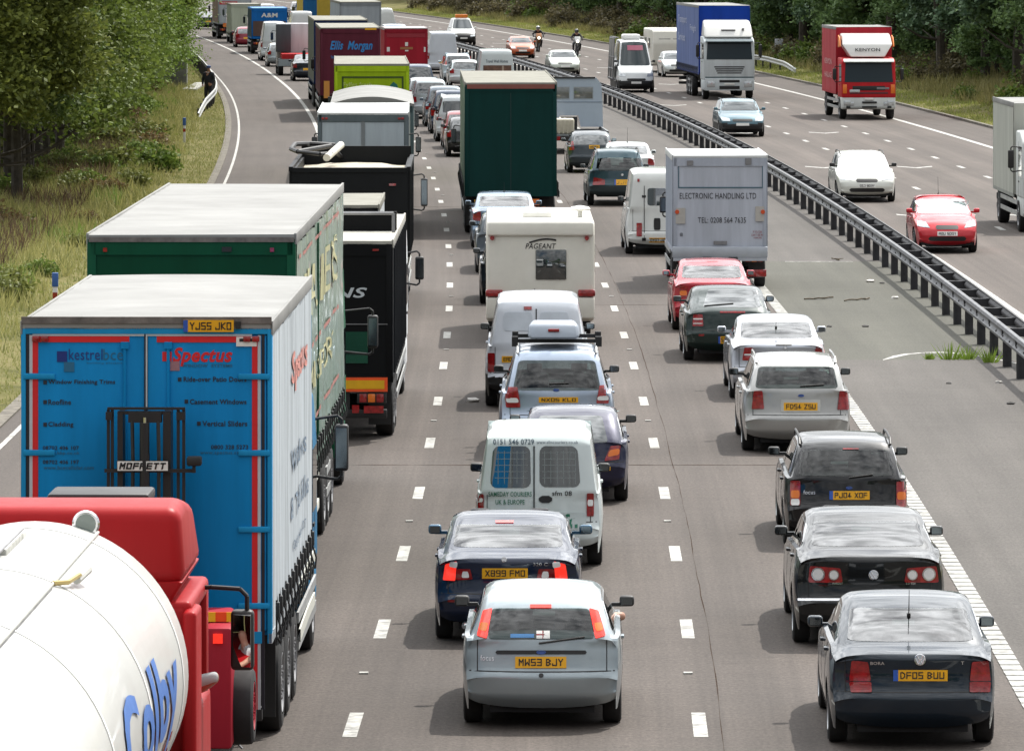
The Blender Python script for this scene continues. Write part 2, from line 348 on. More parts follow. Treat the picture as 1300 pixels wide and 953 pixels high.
# curved painted line on the median
cp = [(1121, 457), (1135, 453), (1150, 450), (1170, 448), (1195, 447.4), (1220, 449), (1250, 453), (1280, 459), (1310, 466)]
r0 = []
for k, (px, py) in enumerate(cp):
    Z = FP * CH / (py + 90); X = (px - 650) * Z / FP; ww = .04 + .42 * math.sin(min(1, (k + .3) / 3.2) * math.pi) ** 2 if k < 4 else .2
    r0.append([(X, Z - ww / 2 - .05, .005), (X, Z + ww / 2 + .05, .005)])
mk.grid(r0)
mk.box(6.9, 8.6, 157.0, 157.12, -.01, .006)
mo = mk.build('lane_markings', LINE); mo['kind'] = 'structure'
# ribbed edge line by the median
rb = MB()
mk2 = rb
n = 160
rws = [[(RX(5.86, Z), Z, .005), (RX(6.09, Z), Z, .005)] for Z in np.arange(30, 700, 3.0)]
rb.grid(rws, 1)
for Z in np.arange(56, 230, .5):
    x0, x1 = RX(5.86, Z), RX(6.09, Z)
    rb.box(x0, x1, Z, Z + .33, .0, .014)
ro = rb.build('ribbed_edge_line', [LINE, mat('dirty_paint', (.33, .33, .31), .8, var=.4, vs_=5)]); ro['kind'] = 'structure'
sm_ = MB(); r_ = random.Random(77)
for o, a_ in ((2.58, .012),):
    w1 = 0; rws = []
    for Z in np.arange(40, 420, 1.2):
        w1 = .8 * w1 + r_.uniform(-a_, a_); ww = .001 + r_.uniform(0, .006); rws.append([(RX(o + w1 - ww, Z), Z, .0025), (RX(o + w1 + ww, Z), Z, .0025)])
    sm_.grid(rws)
for Z in (97.5, 139.0, 188.0): sm_.grid([[(RX(o, Z) , Z + r_.uniform(-.04, .04), .0025) for o in np.arange(-5, 6, .5)], [(RX(o, Z), Z + .05 + r_.uniform(-.04, .04), .0025) for o in np.arange(-5, 6, .5)]])
for Z in (): sm_.grid([[(RX(o, Z), Z + r_.uniform(-.05, .05), .0025) for o in np.arange(6.2, 9.3, .4)], [(RX(o, Z), Z + .05 + r_.uniform(-.05, .05), .0025) for o in np.arange(6.2, 9.3, .4)]])
sm_.build('road_seams', mat('bitumen', (.062, .046, .038), 1.0, var=.5, spec=0))['kind'] = 'structure'
# ---- median crash barrier
BAR = mat('dark_weathered_steel', (.05, .05, .055), .55, .4, var=.35, vs_=4)
BARL = mat('barrier_galvanised', (.17, .175, .185), .6, .5, var=.3, vs_=3)
def beam_rows(m, offs_fn, Zs_, zc, side, mi=0, hgt=.155, th=.04):
    prof = [(-1, -.02), (-.92, .03), (-.55, .05), (-.25, .0), (0, -.012), (.25, 0), (.55, .05), (.92, .03), (1, -.02)]
    a = []; b = []
    for Z in Zs_:
        o, zz = offs_fn(Z), (zc(Z) if callable(zc) else zc)
        a.append([(RX(o + side * p, Z), Z, zz + q * hgt) for q, p in prof])
        b.append([(RX(o - side * .012 + side * p, Z), Z, zz + q * hgt) for q, p in prof])
    m.grid(a, mi); m.grid(b, mi)
    m.grid([[r_[-1] for r_ in a], [r_[-1] for r_ in b]], mi); m.grid([[r_[0] for r_ in a], [r_[0] for r_ in b]], mi)
bt = thing('crash_barrier', 'long dark steel crash barrier on posts along the median', 'crash barrier', (RX(9.6, 100), 100, 0))
LB = Vector((-RX(9.6, 100), -100, 0))
def shift(m, v): m.v = [(p[0] + v[0], p[1] + v[1], p[2] + v[2]) for p in m.v]; return m
m = MB(); Zb = list(np.arange(92, 640, 2.0)); beam_rows(m, lambda Z: 9.42, Zb, .66, -1)
for Z in np.arange(96, 300, 1.6): m.cyl((RX(9.355, Z), Z, .66), (RX(9.33, Z), Z, .66), .022, 6, 1)
m.box(0, .001, 0, .001, 0, .001)
shift(m, LB).build('near_rail', [BARL, BAR], bt)
m = MB(); beam_rows(m, lambda Z: 9.92, Zb, .66, 1)
m2 = m
shift(m, LB).build('far_rail', BAR, bt)
sp0 = MB().box(-.27, .27, -.05, .05, .58, .74).build('spacer_bar', BAR, bt); rs = MB()
for i, Z in enumerate(np.arange(100.2, 640, 3.2)):
    o = sp0 if i == 0 else (obj_me('spacer_bar', sp0.data, bt) if i < 98 else None)
    if o: o.location = (RX(9.67, Z) + LB.x, Z + LB.y, 0)
    else: rs.box(RX(9.4, Z), RX(9.94, Z), Z - .05, Z + .05, .58, .74)
shift(rs, LB).build('distant_spacer_bars', BAR, bt)['kind'] = 'stuff'
rest = MB()
for i, Z in enumerate(np.arange(100.2, 640, 3.2)):
    m = MB() if i < 99 else rest
    h = .60 + (.14 if i % 7 == 3 else 0); x = RX(9.67, Z)
    m.box(x - .02 - .22, x + .02 - .1, Z - .07, Z + .07, -.02, h); m.box(x - .24, x - .20, Z - .1, Z + .1, -.02, h)
    if i < 99: shift(m, LB).build('post', BAR, bt)
shift(rest, LB).build('distant_posts', BAR, bt)['kind'] = 'stuff'
# ---- left verge barrier (pale galvanised, sweeps down to the ground)
lb_pts = [(276, -10.05, .08), (280, -9.9, .3), (285, -9.7, .5), (290, -9.45, .6), (298, -9.2, .62), (310, -9.05, .62), (325, -9.0, .62), (345, -8.95, .62), (370, -8.95, .62), (400, -8.95, .62), (450, -8.95, .62)]
def interp(pts, Z, k): return float(np.interp(Z, [p[0] for p in pts], [p[k] for p in pts]))
WHITEG = mat('pale_galvanised', (.36, .37, .36), .6, .2, var=.25)
def verge_barrier(label, pts, side, sgn):
    bz = thing('crash_barrier', label, 'crash barrier', (RX(pts[0][1], pts[0][0]), pts[0][0], 0))
    v = Vector((-bz.location.x, -bz.location.y, 0)); m = MB()
    Zl = np.linspace(pts[0][0], pts[-1][0], 60)
    beam_rows(m, lambda Z: interp(pts, Z, 1), Zl, lambda Z: interp(pts, Z, 2), side)
    shift(m, v).build('rail', WHITEG, bz)
    for Z in np.arange(pts[0][0] + 3, pts[-1][0], 3.2):
        m = MB(); x = RX(interp(pts, Z, 1), Z) - side * .12; m.box(x - .05, x + .05, Z - .06, Z + .06, -.05, interp(pts, Z, 2) + .1)
        shift(m, v).build('post', BAR, bz)
verge_barrier('pale galvanised crash barrier dipping to the grass on the left verge', lb_pts, 1, 1)
verge_barrier('short grey crash barrier on the far verge beyond the blue and white lorry', [(362, 25.6, .1), (366, 25.4, .45), (372, 25.0, .62), (395, 24.6, .62), (450, 24.5, .62)], -1, -1)
# ---- roadside bits
t = thing('roadside_cabinet', 'plain grey concrete cabinet in the trees behind the left barrier', 'cabinet', (pw(219, 327)[0], 327, gz(-11, 327)))
CAB = mat('aged_concrete', (.13, .135, .12), .9, var=.3, bump=.2)
m = MB(); m.box(-.75, .75, 0, .9, 0, 1.45, 0, .02); m.build('housing', CAB, t)
m = MB(); m.box(-.8, .8, -.05, .95, 1.44, 1.52, 0, .015); m.build('lid', mat('lid_concrete', (.3, .31, .3), .9), t)
m = MB(); m.box(pw(237, 327)[0], pw(254, 327)[0], 322, 336, -.05, .12, 0, .02)
tag(m.build('concrete_slab', mat('slab_concrete', (.33, .33, .3), .9, var=.2)), 'pale concrete slab in the grass beside the grey cabinet', 'slab')
def marker(label, px, Z, h=1.0, fl=True):
    X = pw(px, Z)[0]; off = X + dev(Z); t = thing('marker_post', label, 'marker post', (X, Z, gz(off, Z) - .02), head(Z))
    m = MB(); m.box(-.05, .05, -.04, .04, 0, h - .22, 0, .01); m.build('post', mat('white_plastic', (.6, .6, .6), .5), t)
    m = MB(); m.box(-.065, .065, -.055, .055, h - .3, h, 0, .012); m.build('cap', mat('blue_plastic', (.03, .10, .32), .5), t)
    m = MB(); m.box(-.052, .052, -.045, -.03, h - .55, h - .42); m.build('reflector', RED, t)
marker('blue topped marker post in the grass by the bend of the left shoulder', 234, 243, 1.0)
marker('blue and red marker post in long grass beside the blue lorry', 70, 133, 1.05)
X = pw(989, 388)[0]; t = thing('roadside_box', 'small pale grey box on a post below the far wood', 'roadside box', (X, 388, gz(27, 388)))
m = MB(); m.cyl((0, 0, -.1), (0, 0, .9), .05); m.build('post', GREYM, t)
m = MB(); m.box(-.26, .26, -.1, .1, .8, 1.3, 0, .02); m.build('box', mat('pale_grey_paint', (.4, .42, .45), .5), t)
# debris on the median
deb = mat('bark', (.08, .06, .035), .9); rr = random.Random(3)
for lab, (xa, ya), (xb, yb) in (('long broken twig lying on the green concrete median', (1021, 381), (1058, 379)), ('thin bent stick right of the long twig on the median', (1072, 383), (1104, 380)),
                                ('short stick beside the base of the crash barrier', (1056, 330), (1066, 331))):
    Za = FP * CH / (ya + 90); Zb_ = FP * CH / (yb + 90); A = Vector(pw(xa, Za)); B = Vector(pw(xb, Zb_)); m = MB(); pts = []
    for k in range(7):
        q = A.lerp(B, k / 6); pts.append((q.x, q.y + rr.uniform(-.12, .12), .03 + rr.uniform(-.012, .012)))
    m.tube(pts, .017, 6); m.tube([pts[3], (pts[3][0] + .2, pts[3][1] + .15, .04)], .01, 5); tag(m.build('stick', deb), lab, 'stick')
litter = [(1106, 358, .10, 'white crumpled scrap of litter on the green concrete', .6), (1120, 360, .06, 'small dark clod beside the crumpled white litter', .03), (1053, 415, .06, 'small dark stone in the middle of the concrete median', .04),
          (1098, 415, .07, 'brown clod near the lower end of the concrete median', .06), (1137, 379, .09, 'pale flat scrap of litter near the barrier posts', .5), (600, 510, .12, 'white scrap of litter on the road left of the silver off-roader', .7),
          (1268, 486, .07, 'pale pebble near the last barrier post', .35), (1283, 513, .07, 'dark pebble right of the barrier foot', .04), (1205, 487, .05, 'small dark pebble below the grass tufts', .04), (957, 452, .05, 'pale chip on the road edge behind the silver saloon', .4)]
for px, py, s, lab, c in litter:
    Z = FP * CH / (py + 90); A = pw(px, Z); m = MB(); rr2 = random.Random(px)
    m.lathe((A[0], Z, 0), (0, 0, 1), [(0, s * .9), (s * .35, s), (s * .6, s * .55), (s * .65, .001)], 8)
    m.v = [(x + rr2.uniform(-.3, .3) * s, y + rr2.uniform(-.3, .3) * s, z) for x, y, z in m.v]
    tag(m.build('litter' if c > .3 else 'stone', mat('scrap', (c, c * .97, c * .92), .8)), lab, 'litter' if c > .3 else 'stone')
# ---------------------------------------------------------------- vegetation
def leaf_mat(name, c1, c2, tr=.35):
    m = bpy.data.materials.new(name); m.use_nodes = True; t = m.node_tree; L = t.links.new; t.nodes.clear()
    o = t.nodes.new('ShaderNodeOutputMaterial'); d = t.nodes.new('ShaderNodeBsdfPrincipled'); tl = t.nodes.new('ShaderNodeBsdfTranslucent'); ms = t.nodes.new('ShaderNodeMixShader')
    g = t.nodes.new('ShaderNodeNewGeometry'); tcn = t.nodes.new('ShaderNodeTexCoord'); n = t.nodes.new('ShaderNodeTexNoise'); n.inputs['Scale'].default_value = .8; n.inputs['Detail'].default_value = 4
    L(tcn.outputs['Object'], n.inputs['Vector'])
    a = t.nodes.new('ShaderNodeMath'); a.operation = 'ADD'; r = t.nodes.new('ShaderNodeMapRange'); r.inputs['From Min'].default_value = .35; r.inputs['From Max'].default_value = 1.25
    L(g.outputs['Random Per Island'], a.inputs[0]); L(n.outputs['Fac'], a.inputs[1]); L(a.outputs[0], r.inputs['Value'])
    mc = t.nodes.new('ShaderNodeMix'); mc.data_type = 'RGBA'; mc.inputs['A'].default_value = (*c1, 1); mc.inputs['B'].default_value = (*c2, 1)
    L(r.outputs[0], mc.inputs['Factor']); L(mc.outputs['Result'], d.inputs['Base Color']); L(mc.outputs['Result'], tl.inputs['Color'])
    d.inputs['Roughness'].default_value = .6; d.inputs['Specular IOR Level'].default_value = .25
    ms.inputs[0].default_value = tr; L(d.outputs[0], ms.inputs[1]); L(tl.outputs[0], ms.inputs[2]); L(ms.outputs[0], o.inputs[0]); return m
def leaves_mesh(name, centers, size, m, seed=0, droop=.0, up=False, aspect=1.7):
    rg = np.random.default_rng(seed); n = len(centers); c = np.asarray(centers, float)
    d = rg.normal(size=(n, 3)); d[:, 2] = d[:, 2] * .6 - droop
    d /= np.linalg.norm(d, axis=1)[:, None]; e = rg.normal(size=(n, 3)); e -= (e * d).sum(1)[:, None] * d; e /= np.linalg.norm(e, axis=1)[:, None]
    s = (size * rg.uniform(.6, 1.4, n))[:, None]
    v = np.stack([c - d * s * aspect / 2, c + e * s / 2, c + d * s * aspect / 2, c - e * s / 2], 1).reshape(-1, 3)
    me = bpy.data.meshes.new(name); me.vertices.add(4 * n); me.vertices.foreach_set('co', v.ravel())
    me.loops.add(4 * n); me.loops.foreach_set('vertex_index', np.arange(4 * n)); me.polygons.add(n)
    me.polygons.foreach_set('loop_start', np.arange(0, 4 * n, 4)); me.materials.append(m); me.update(calc_edges=True); return me
BARK = mat('tree_bark', (.06, .05, .038), .9, var=.4, vs_=6, bump=.4)
BARKP = mat('birch_bark', (.25, .23, .2), .85, var=.5, vs_=5)
def make_tree(name, label, cat, seed, H, r, z0, nclump, nleaf, size, lm, bark, group, bias=1.0, conic=0, stems=1):
    rd = random.Random(seed); rg = np.random.default_rng(seed)
    t = thing(name, label, cat, (0, 0, 0), 0, group); m = MB()
    for s in range(stems):
        x = y = 0.0; dx = rd.uniform(-.05, .05) + (rd.uniform(-.16, .16) if stems > 1 else 0); dy = rd.uniform(-.05, .05); pts = []
        for k in range(8):
            z = H * .85 * k / 7; pts.append((x, y, z - .3 if k == 0 else z)); x += dx * H / 7 + rd.uniform(-.1, .1); y += dy * H / 7 + rd.uniform(-.1, .1)
        r0_ = .035 * H / 2 * rd.uniform(.7, 1.1) / (1 if stems == 1 else 1.5)
        for k in range(7): m.cyl(pts[k], pts[k + 1], r0_ * (1 - k / 8), 8, 0, r0_ * (1 - (k + 1) / 8))
        for k in range(10):
            q = rd.randrange(1, 7); b = Vector(pts[q]); a = rd.uniform(0, 6.28); l = r * rd.uniform(.5, .95); e = b + Vector((math.cos(a) * l, math.sin(a) * l, l * rd.uniform(.15, .7)))
            mid = b.lerp(e, .5) + Vector((0, 0, -.1 * l)); m.cyl(b, mid, r0_ * .35, 5, 0, r0_ * .25); m.cyl(mid, e, r0_ * .25, 5, 0, r0_ * .1)
    m.build('trunk', bark, t)
    cs = []
    for k in range(nclump):
        f = rg.uniform() ** bias; z = z0 + (H - z0) * f
        rr_ = r * ((1 - f) ** .7 * .95 + .08 if conic else math.sqrt(max(.05, 1 - (2 * f - .75) ** 2 / 1.9)))
        a = rg.uniform(0, 6.28); q = rr_ * math.sqrt(rg.uniform(.12, 1)); c = np.array([q * math.cos(a), q * math.sin(a), z])
        nn = int(nleaf * rg.uniform(.4, 1.6)); sp = rg.uniform(.22, .55)
        cs.append(c + rg.normal(size=(nn, 3)) * np.array([sp, sp, sp * .62]))
    cs = np.concatenate(cs); cs = cs[cs[:, 2] > .15]
    obj_me('crown', leaves_mesh('crown', cs, size, lm, seed), t); return t
def put(proto, used, loc, rz, s, label=None, group=None):
    t = proto if not used else copy_tree(proto)
    t.location = loc; t.rotation_euler = (0, 0, rz); t.scale = (s, s, s)
    if label: t['label'] = label
    if group: t['group'] = group
    return t
LM1 = leaf_mat('oak_leaves', (.055, .085, .016), (.15, .20, .04)); LM2 = leaf_mat('birch_leaves', (.07, .12, .02), (.17, .25, .05))
LM3 = leaf_mat('autumn_oak_leaves', (.07, .095, .02), (.18, .21, .045)); LM4 = leaf_mat('pine_needles', (.045, .085, .055), (.13, .21, .11), .2); LM6 = leaf_mat('fir_needles', (.055, .10, .045), (.18, .28, .10), .25)
LM5 = leaf_mat('dark_leaves', (.035, .06, .016), (.10, .15, .04), .3)
GL = 'broadleaf trees of the wood on the left verge'
protoL = [make_tree('oak_tree', 'green leafy tree crowded in the wood on the left verge', 'tree', 11, 10, 3.0, 2.5, 120, 560, .085, LM1, BARK, GL, .85),
          make_tree('birch_tree', 'bright green tree overhanging the hard shoulder at the left wood edge', 'tree', 12, 9, 2.6, 1.1, 125, 540, .08, LM2, BARKP, GL, .85, stems=2),
          make_tree('oak_tree', 'yellowing brown green tree in the left wood', 'tree', 13, 10, 2.8, 2.7, 120, 540, .085, LM3, BARK, GL, .85),
          make_tree('oak_tree', 'slender dark stemmed tree deep in the left wood', 'tree', 14, 11, 2.7, 3.1, 110, 450, .09, LM5, BARK, GL, .9, stems=2)]
LBL = [p['label'] for p in protoL]
used = [0] * 4; rd = random.Random(5)
def left_tree(k, off, Z, s):
    used[k] or None
    put(protoL[k], used[k], (RX(off, Z), Z, gz(off, Z) - .05), rd.uniform(0, 6.28), s, LBL[k], GL + (' (%s)' % ['plain green', 'bright green', 'yellowing', 'slender dark'][k])); used[k] = 1
Z = 172
while Z < 560:
    for r_ in range(4):
        off = -14.6 - r_ * 3.6 + rd.uniform(-.6, .6)
        if Z > 285: off += min(1.6, (Z - 285) * .03)
        if Z > 380: off += min(2.4, (Z - 380) * .03)
        k = rd.choice([0, 0, 2, 3] if r_ == 0 and Z < 250 else [0, 0, 2, 1] if r_ == 0 else [0, 2, 3, 3])
        if Z > 215 and r_ == 0 and k == 2: k = 0
        if r_ == 0 and Z > 300: k = rd.choice([1, 1, 0])
        zz = Z + rd.uniform(-1.5, 1.5)
        if (RX(off, zz) * FP / zz + 650) < -130: continue
        left_tree(k, off, zz, rd.uniform(.85, 1.2))
    Z += 4.2 if Z < 330 else 6.5
GR_ = 'dark pines of the wood beyond the far verge'
protoR = [make_tree('pine_tree', 'dark pine in the dense wood beyond the far verge', 'tree', 21, 15, 3.0, 2.9, 170, 230, .15, LM4, BARK, GR_, .8),
          make_tree('pine_tree', 'dark pine in the dense wood beyond the far verge', 'tree', 22, 16, 2.7, 3.4, 160, 230, .15, LM6, BARK, GR_, .8),
          make_tree('broadleaf_tree', 'mid green leafy tree at the edge of the far pine wood', 'tree', 23, 10, 3.0, .9, 170, 240, .13, LM6, BARK, 'leafy trees at the edge of the far wood', .8)]
usedR = [0] * 3
Z = 175
while Z < 900:
    for r_ in range(5):
        off = 32.5 + r_ * 4.2 + rd.uniform(-1.2, 1.2) + (max(0, Z - 430) * .012)
        k = rd.choice([0, 1, 2] if r_ == 0 else [0, 1, 0, 1, 2]); zz = Z + rd.uniform(-2, 2)
        px = RX(off, zz) * FP / zz + 650
        if px > 1430 or px < 380: continue
        put(protoR[k], usedR[k], (RX(off, zz), zz, gz(off, zz)), rd.uniform(0, 6.28), rd.uniform(.85, 1.2)); usedR[k] = 1
    Z += 5.0 if Z < 420 else 9.0
# ---- shrubs
def make_shrub(name, label, seed, r, h, n, size, lm, group, cat='shrub'):
    rg = np.random.default_rng(seed); t = thing(name, label, cat, (0, 0, 0), 0, group); cs = []
    for k in range(14):
        a = rg.uniform(0, 6.28); q = r * math.sqrt(rg.uniform()) * .8; hh = h * rg.uniform(.35, 1) * (1 - .5 * (q / r) ** 2)
        c = np.array([q * math.cos(a), q * math.sin(a), hh * .6]); cs.append(c + rg.normal(size=(n // 14, 3)) * np.array([r * .2, r * .2, hh * .26]))
    cs = np.concatenate(cs); cs[:, 2] = np.abs(cs[:, 2]); obj_me('foliage', leaves_mesh('foliage', cs, size, lm, seed, up=True), t)
    m = MB()
    for k in range(6):
        a = rg.uniform(0, 6.28); m.cyl((0, 0, -.1), (math.cos(a) * r * .5, math.sin(a) * r * .5, h * .6), .02, 5, 0, .008)
    m.build('stem', BARK, t); return t
BRK = leaf_mat('bracken_leaves', (.07, .045, .02), (.20, .14, .06)); BRG = leaf_mat('bramble_leaves', (.045, .085, .016), (.15, .21, .04)); HEA = leaf_mat('heath_leaves', (.05, .045, .025), (.14, .12, .06)); YG = leaf_mat('pale_leaves', (.07, .09, .02), (.17, .19, .05))
S = [(make_shrub('bramble_bush', 'green bramble bush on the grassy left verge', 31, .9, .8, 1800, .09, BRG, 'bramble bushes on the left verge'), 1),
     (make_shrub('bracken_clump', 'brown dying bracken clump on the left verge', 32, .8, .7, 1500, .08, BRK, 'brown bracken clumps on the left verge'), 1),
     (make_shrub('leafy_shrub', 'pale green shrub on the left verge', 33, .8, .8, 1500, .09, YG, 'pale shrubs on the left verge'), 1),
     (make_shrub('gorse_bush', 'grey green scrubby bush below the far wood', 34, 1.1, 1.3, 1800, .11, HEA, 'scrub bushes below the far wood'), 1),
     (make_shrub('leafy_shrub', 'mid green shrub below the far wood', 35, 1.0, 1.1, 1600, .11, BRG, 'green shrubs below the far wood'), 1)]
us = [0] * 5
def shrub(k, off, Z, s):
    put(S[k][0], us[k], (RX(off, Z), Z, gz(off, Z)), rd.uniform(0, 6.28), s); us[k] = 1
for i in range(210):
    Z = rd.uniform(112, 330); off = -rd.uniform(11.0, 17.5)
    if Z > 260 and off > -12: continue
    px = RX(off, Z) * FP / Z + 650
    if px < -40: continue
    k = 0 if rd.random() < .5 else rd.choice([1, 2])
    if Z < 185: k = rd.choice([1, 1, 2, 0])
    if off > -12.3 and rd.random() < .5: continue
    shrub(k, off, Z, rd.uniform(.5, 1.15))
for i in range(150):
    Z = rd.uniform(190, 640); off = rd.uniform(27.0, 33)
    shrub(rd.choice([3, 3, 4]), off, Z, rd.uniform(.5, 1.25) * (1.25 if Z > 430 else 1))
# ---- grass
def blade_field(name, label, n, offr, Zr, h, wd, c1, c2, seed, dens=None, tr=.3, cluster=1):
    rg = np.random.default_rng(seed)
    Z = rg.uniform(Zr[0], Zr[1], n); o = rg.uniform(offr[0], offr[1], n)
    if cluster > 1: Z = np.repeat(Z[: n // cluster], cluster) + rg.normal(size=(n // cluster) * cluster) * .09; o = np.repeat(o[: n // cluster], cluster) + rg.normal(size=(n // cluster) * cluster) * .09
    if dens is not None: k = rg.uniform(size=len(Z)) < dens(o, Z); Z = Z[k]; o = o[k]
    d = (Z - 115) ** 2 / (2 * (3350 + np.maximum(0, Z - 350) * 1.3)); X = o - d
    keep = (X * FP / Z + 650 > -60) & (X * FP / Z + 650 < 1360); X = X[keep]; Z = Z[keep]; o = o[keep]; n = len(X)
    gzv = np.array([gz(a, b) for a, b in zip(o, Z)]) - .02
    hh = h * rg.uniform(.4, 1.3, n); a = rg.uniform(0, 6.28, n); ln = rg.normal(size=(n, 2)) * (hh * .35)[:, None]; ww = wd * rg.uniform(.6, 1.4, n)
    base = np.stack([X, Z, gzv], 1); s = np.stack([np.cos(a) * ww, np.sin(a) * ww, 0 * ww], 1)
    top = base + np.stack([ln[:, 0], ln[:, 1], hh], 1)
    v = np.stack([base - s, base + s, top], 1).reshape(-1, 3)
    me = bpy.data.meshes.new(name); me.vertices.add(3 * n); me.vertices.foreach_set('co', v.ravel()); me.loops.add(3 * n); me.loops.foreach_set('vertex_index', np.arange(3 * n))
    me.polygons.add(n); me.polygons.foreach_set('loop_start', np.arange(0, 3 * n, 3)); me.materials.append(leaf_mat(name, c1, c2, tr)); me.update(calc_edges=True)
    tag(obj_me(name, me), label, 'grass', kind='stuff')
def patch(sc_, th, seed):
    return lambda o, Z: (np.sin(o * sc_ + seed) + np.sin(Z * sc_ * .6 + seed * 2) + np.sin((o + Z * .3) * sc_ * 1.7) > th) * 1.0
blade_field('tall_grass', 'tall olive and straw coloured grass covering the left verge', 120000, (-21, -10.0), (100, 330), .42, .018, (.11, .135, .03), (.36, .34, .13), 41, lambda o, Z: np.clip((-o - 10.0) / 1.6 + .5 * np.sin(Z * .7) * np.sin(Z * .23 + o), 0, 1))
blade_field('brown_weeds', 'dark brown dead weeds among the tall grass of the left verge', 34000, (-21, -12), (100, 260), .62, .022, (.045, .03, .02), (.13, .085, .05), 42, patch(.55, .35, 1.3))
blade_field('green_weeds', 'fresh green weeds among the tall grass of the left verge', 50000, (-21, -11), (110, 330), .40, .022, (.07, .14, .025), (.20, .30, .06), 43, patch(.5, .25, 4.1))
blade_field('short_grass', 'short yellow green grass along the edge of the left shoulder', 60000, (-12.5, -8.75), (100, 480), .12, .016, (.15, .18, .045), (.34, .34, .13), 44)
blade_field('short_grass', 'short bright grass strip along the far shoulder', 60000, (23.7, 28), (170, 640), .16, .022, (.14, .19, .035), (.30, .32, .09), 45)
blade_field('tall_grass', 'tall dry grass in front of the far wood', 70000, (26.5, 34), (170, 640), .55, .028, (.10, .11, .03), (.28, .25, .10), 46)
GT = leaf_mat('tuft_leaves', (.10, .16, .02), (.22, .32, .05))
def tuft(px, py, s, lab):
    Z = FP * CH / (py + 90); X = pw(px, Z)[0]; m = MB(); r_ = random.Random(px)
    for k in range(45):
        a = r_.uniform(0, 6.28); q = r_.uniform(0, .16) * s; h = r_.uniform(.12, .34) * s; x, y = X + math.cos(a) * q, Z + math.sin(a) * q; w_ = .014
        m.add([(x - w_, y, 0), (x + w_, y, 0), (x + math.cos(a) * q * 1.6 + r_.uniform(-.05, .05), y, h)], [(0, 1, 2)])
    tag(m.build('grass_tuft', GT), lab, 'grass tuft')
tuft(1206, 456, 1.25, 'largest bright green grass tuft growing on the median line'); tuft(1228, 456, .9, 'middle grass tuft on the painted median line')
tuft(1257, 460, 1.0, 'grass tuft at the foot of the barrier posts'); tuft(1180, 456, .45, 'tiniest grass sprig on the median left of the other tufts')
# ================================================================ cars and vans
def profile(kind, L, H, P):
    g = P.get
    if kind == 'hatch':
        wb, wt = g('wb', .95), g('wt', H - .12); s = g('slope', .34)
        return [(.16, .22, ''), (.02, .34, ''), (0, .56, 'bt'), (.05, .64, ''), (.08, .8, ''), (.12, wb, 'rb'), (.12 + s, wt, 'rt'), (.12 + s + .2, H - .03, ''), (1.2, H, ''), (L * .42, H - .01, ''), (L - 2.2, H - .04, ''),
                (L - 1.95, H - .11, 'ft'), (L - 1.12, .97, 'fb'), (L - .7, .92, ''), (L - .28, .80, 'fe'), (L - .06, .62, ''), (L, .45, ''), (L - .04, .3, ''), (L - .2, .2, '')]
    if kind == 'saloon':
        dk, wt = g('dk', 1.02), g('wt', H - .10); d = g('dlen', .62); s = g('slope', .62)
        return [(.16, .22, ''), (.03, .34, ''), (0, .54, 'bt'), (.07, .62, ''), (.09, .80, ''), (.08, dk - .05, ''), (.12, dk, 'ds'), (d, dk + .05, 'rb'), (d + s, wt, 'rt'), (d + s + .25, H - .02, ''), (L * .47, H, ''),
                (L - 2.2, H - .04, ''), (L - 1.95, H - .11, 'ft'), (L - 1.25, .98, 'fb'), (L - .7, .92, ''), (L - .28, .78, 'fe'), (L - .06, .62, ''), (L, .45, ''), (L - .04, .3, ''), (L - .2, .2, '')]
    if kind in ('estate', 'suv'):
        wb, wt = g('wb', .98), g('wt', H - .12); s = g('slope', .26); z = g('zb', .22)
        return [(.14, z, ''), (.02, z + .12, ''), (0, z + .34, 'bt'), (.06, z + .42, ''), (.09, .82, ''), (.11, wb, 'rb'), (.11 + s, wt, 'rt'), (.11 + s + .14, H - .04, ''), (1.0, H, ''), (L * .42, H, ''), (L - 2.35, H - .03, ''),
                (L - 2.1, H - .10, 'ft'), (L - 1.3, g('fbz', 1.0), 'fb'), (L - .75, g('fbz', 1.0) - .06, ''), (L - .28, g('fbz', 1.0) - .18, 'fe'), (L - .06, .66, ''), (L, .48, ''), (L - .04, z + .08, ''), (L - .2, z, '')]
    if kind == 'van':
        wb, wt = g('wb', 1.05), g('wt', H - .16); s = g('slope', .10); z = .26; nl = g('nose', 1.0); fb = g('fbz', 1.12)
        return [(.12, z, ''), (.0, z + .12, ''), (0, z + .3, 'bt'), (.04, z + .36, ''), (.05, .82, ''), (.06, wb, 'rb'), (.06 + s, wt, 'rt'), (.06 + s + .1, H - .04, ''), (1.0, H, ''), (L * .55, H, ''),
                (L - nl - 1.0, H - .10, 'ft'), (L - nl + .05, fb, 'fb'), (L - .5, fb - .12, ''), (L - .2, fb - .32, 'fe'), (L - .04, .68, ''), (L, .48, ''), (L - .04, .32, ''), (L - .2, .24, '')]
def lerp(a, b, t): return a + (b - a) * t
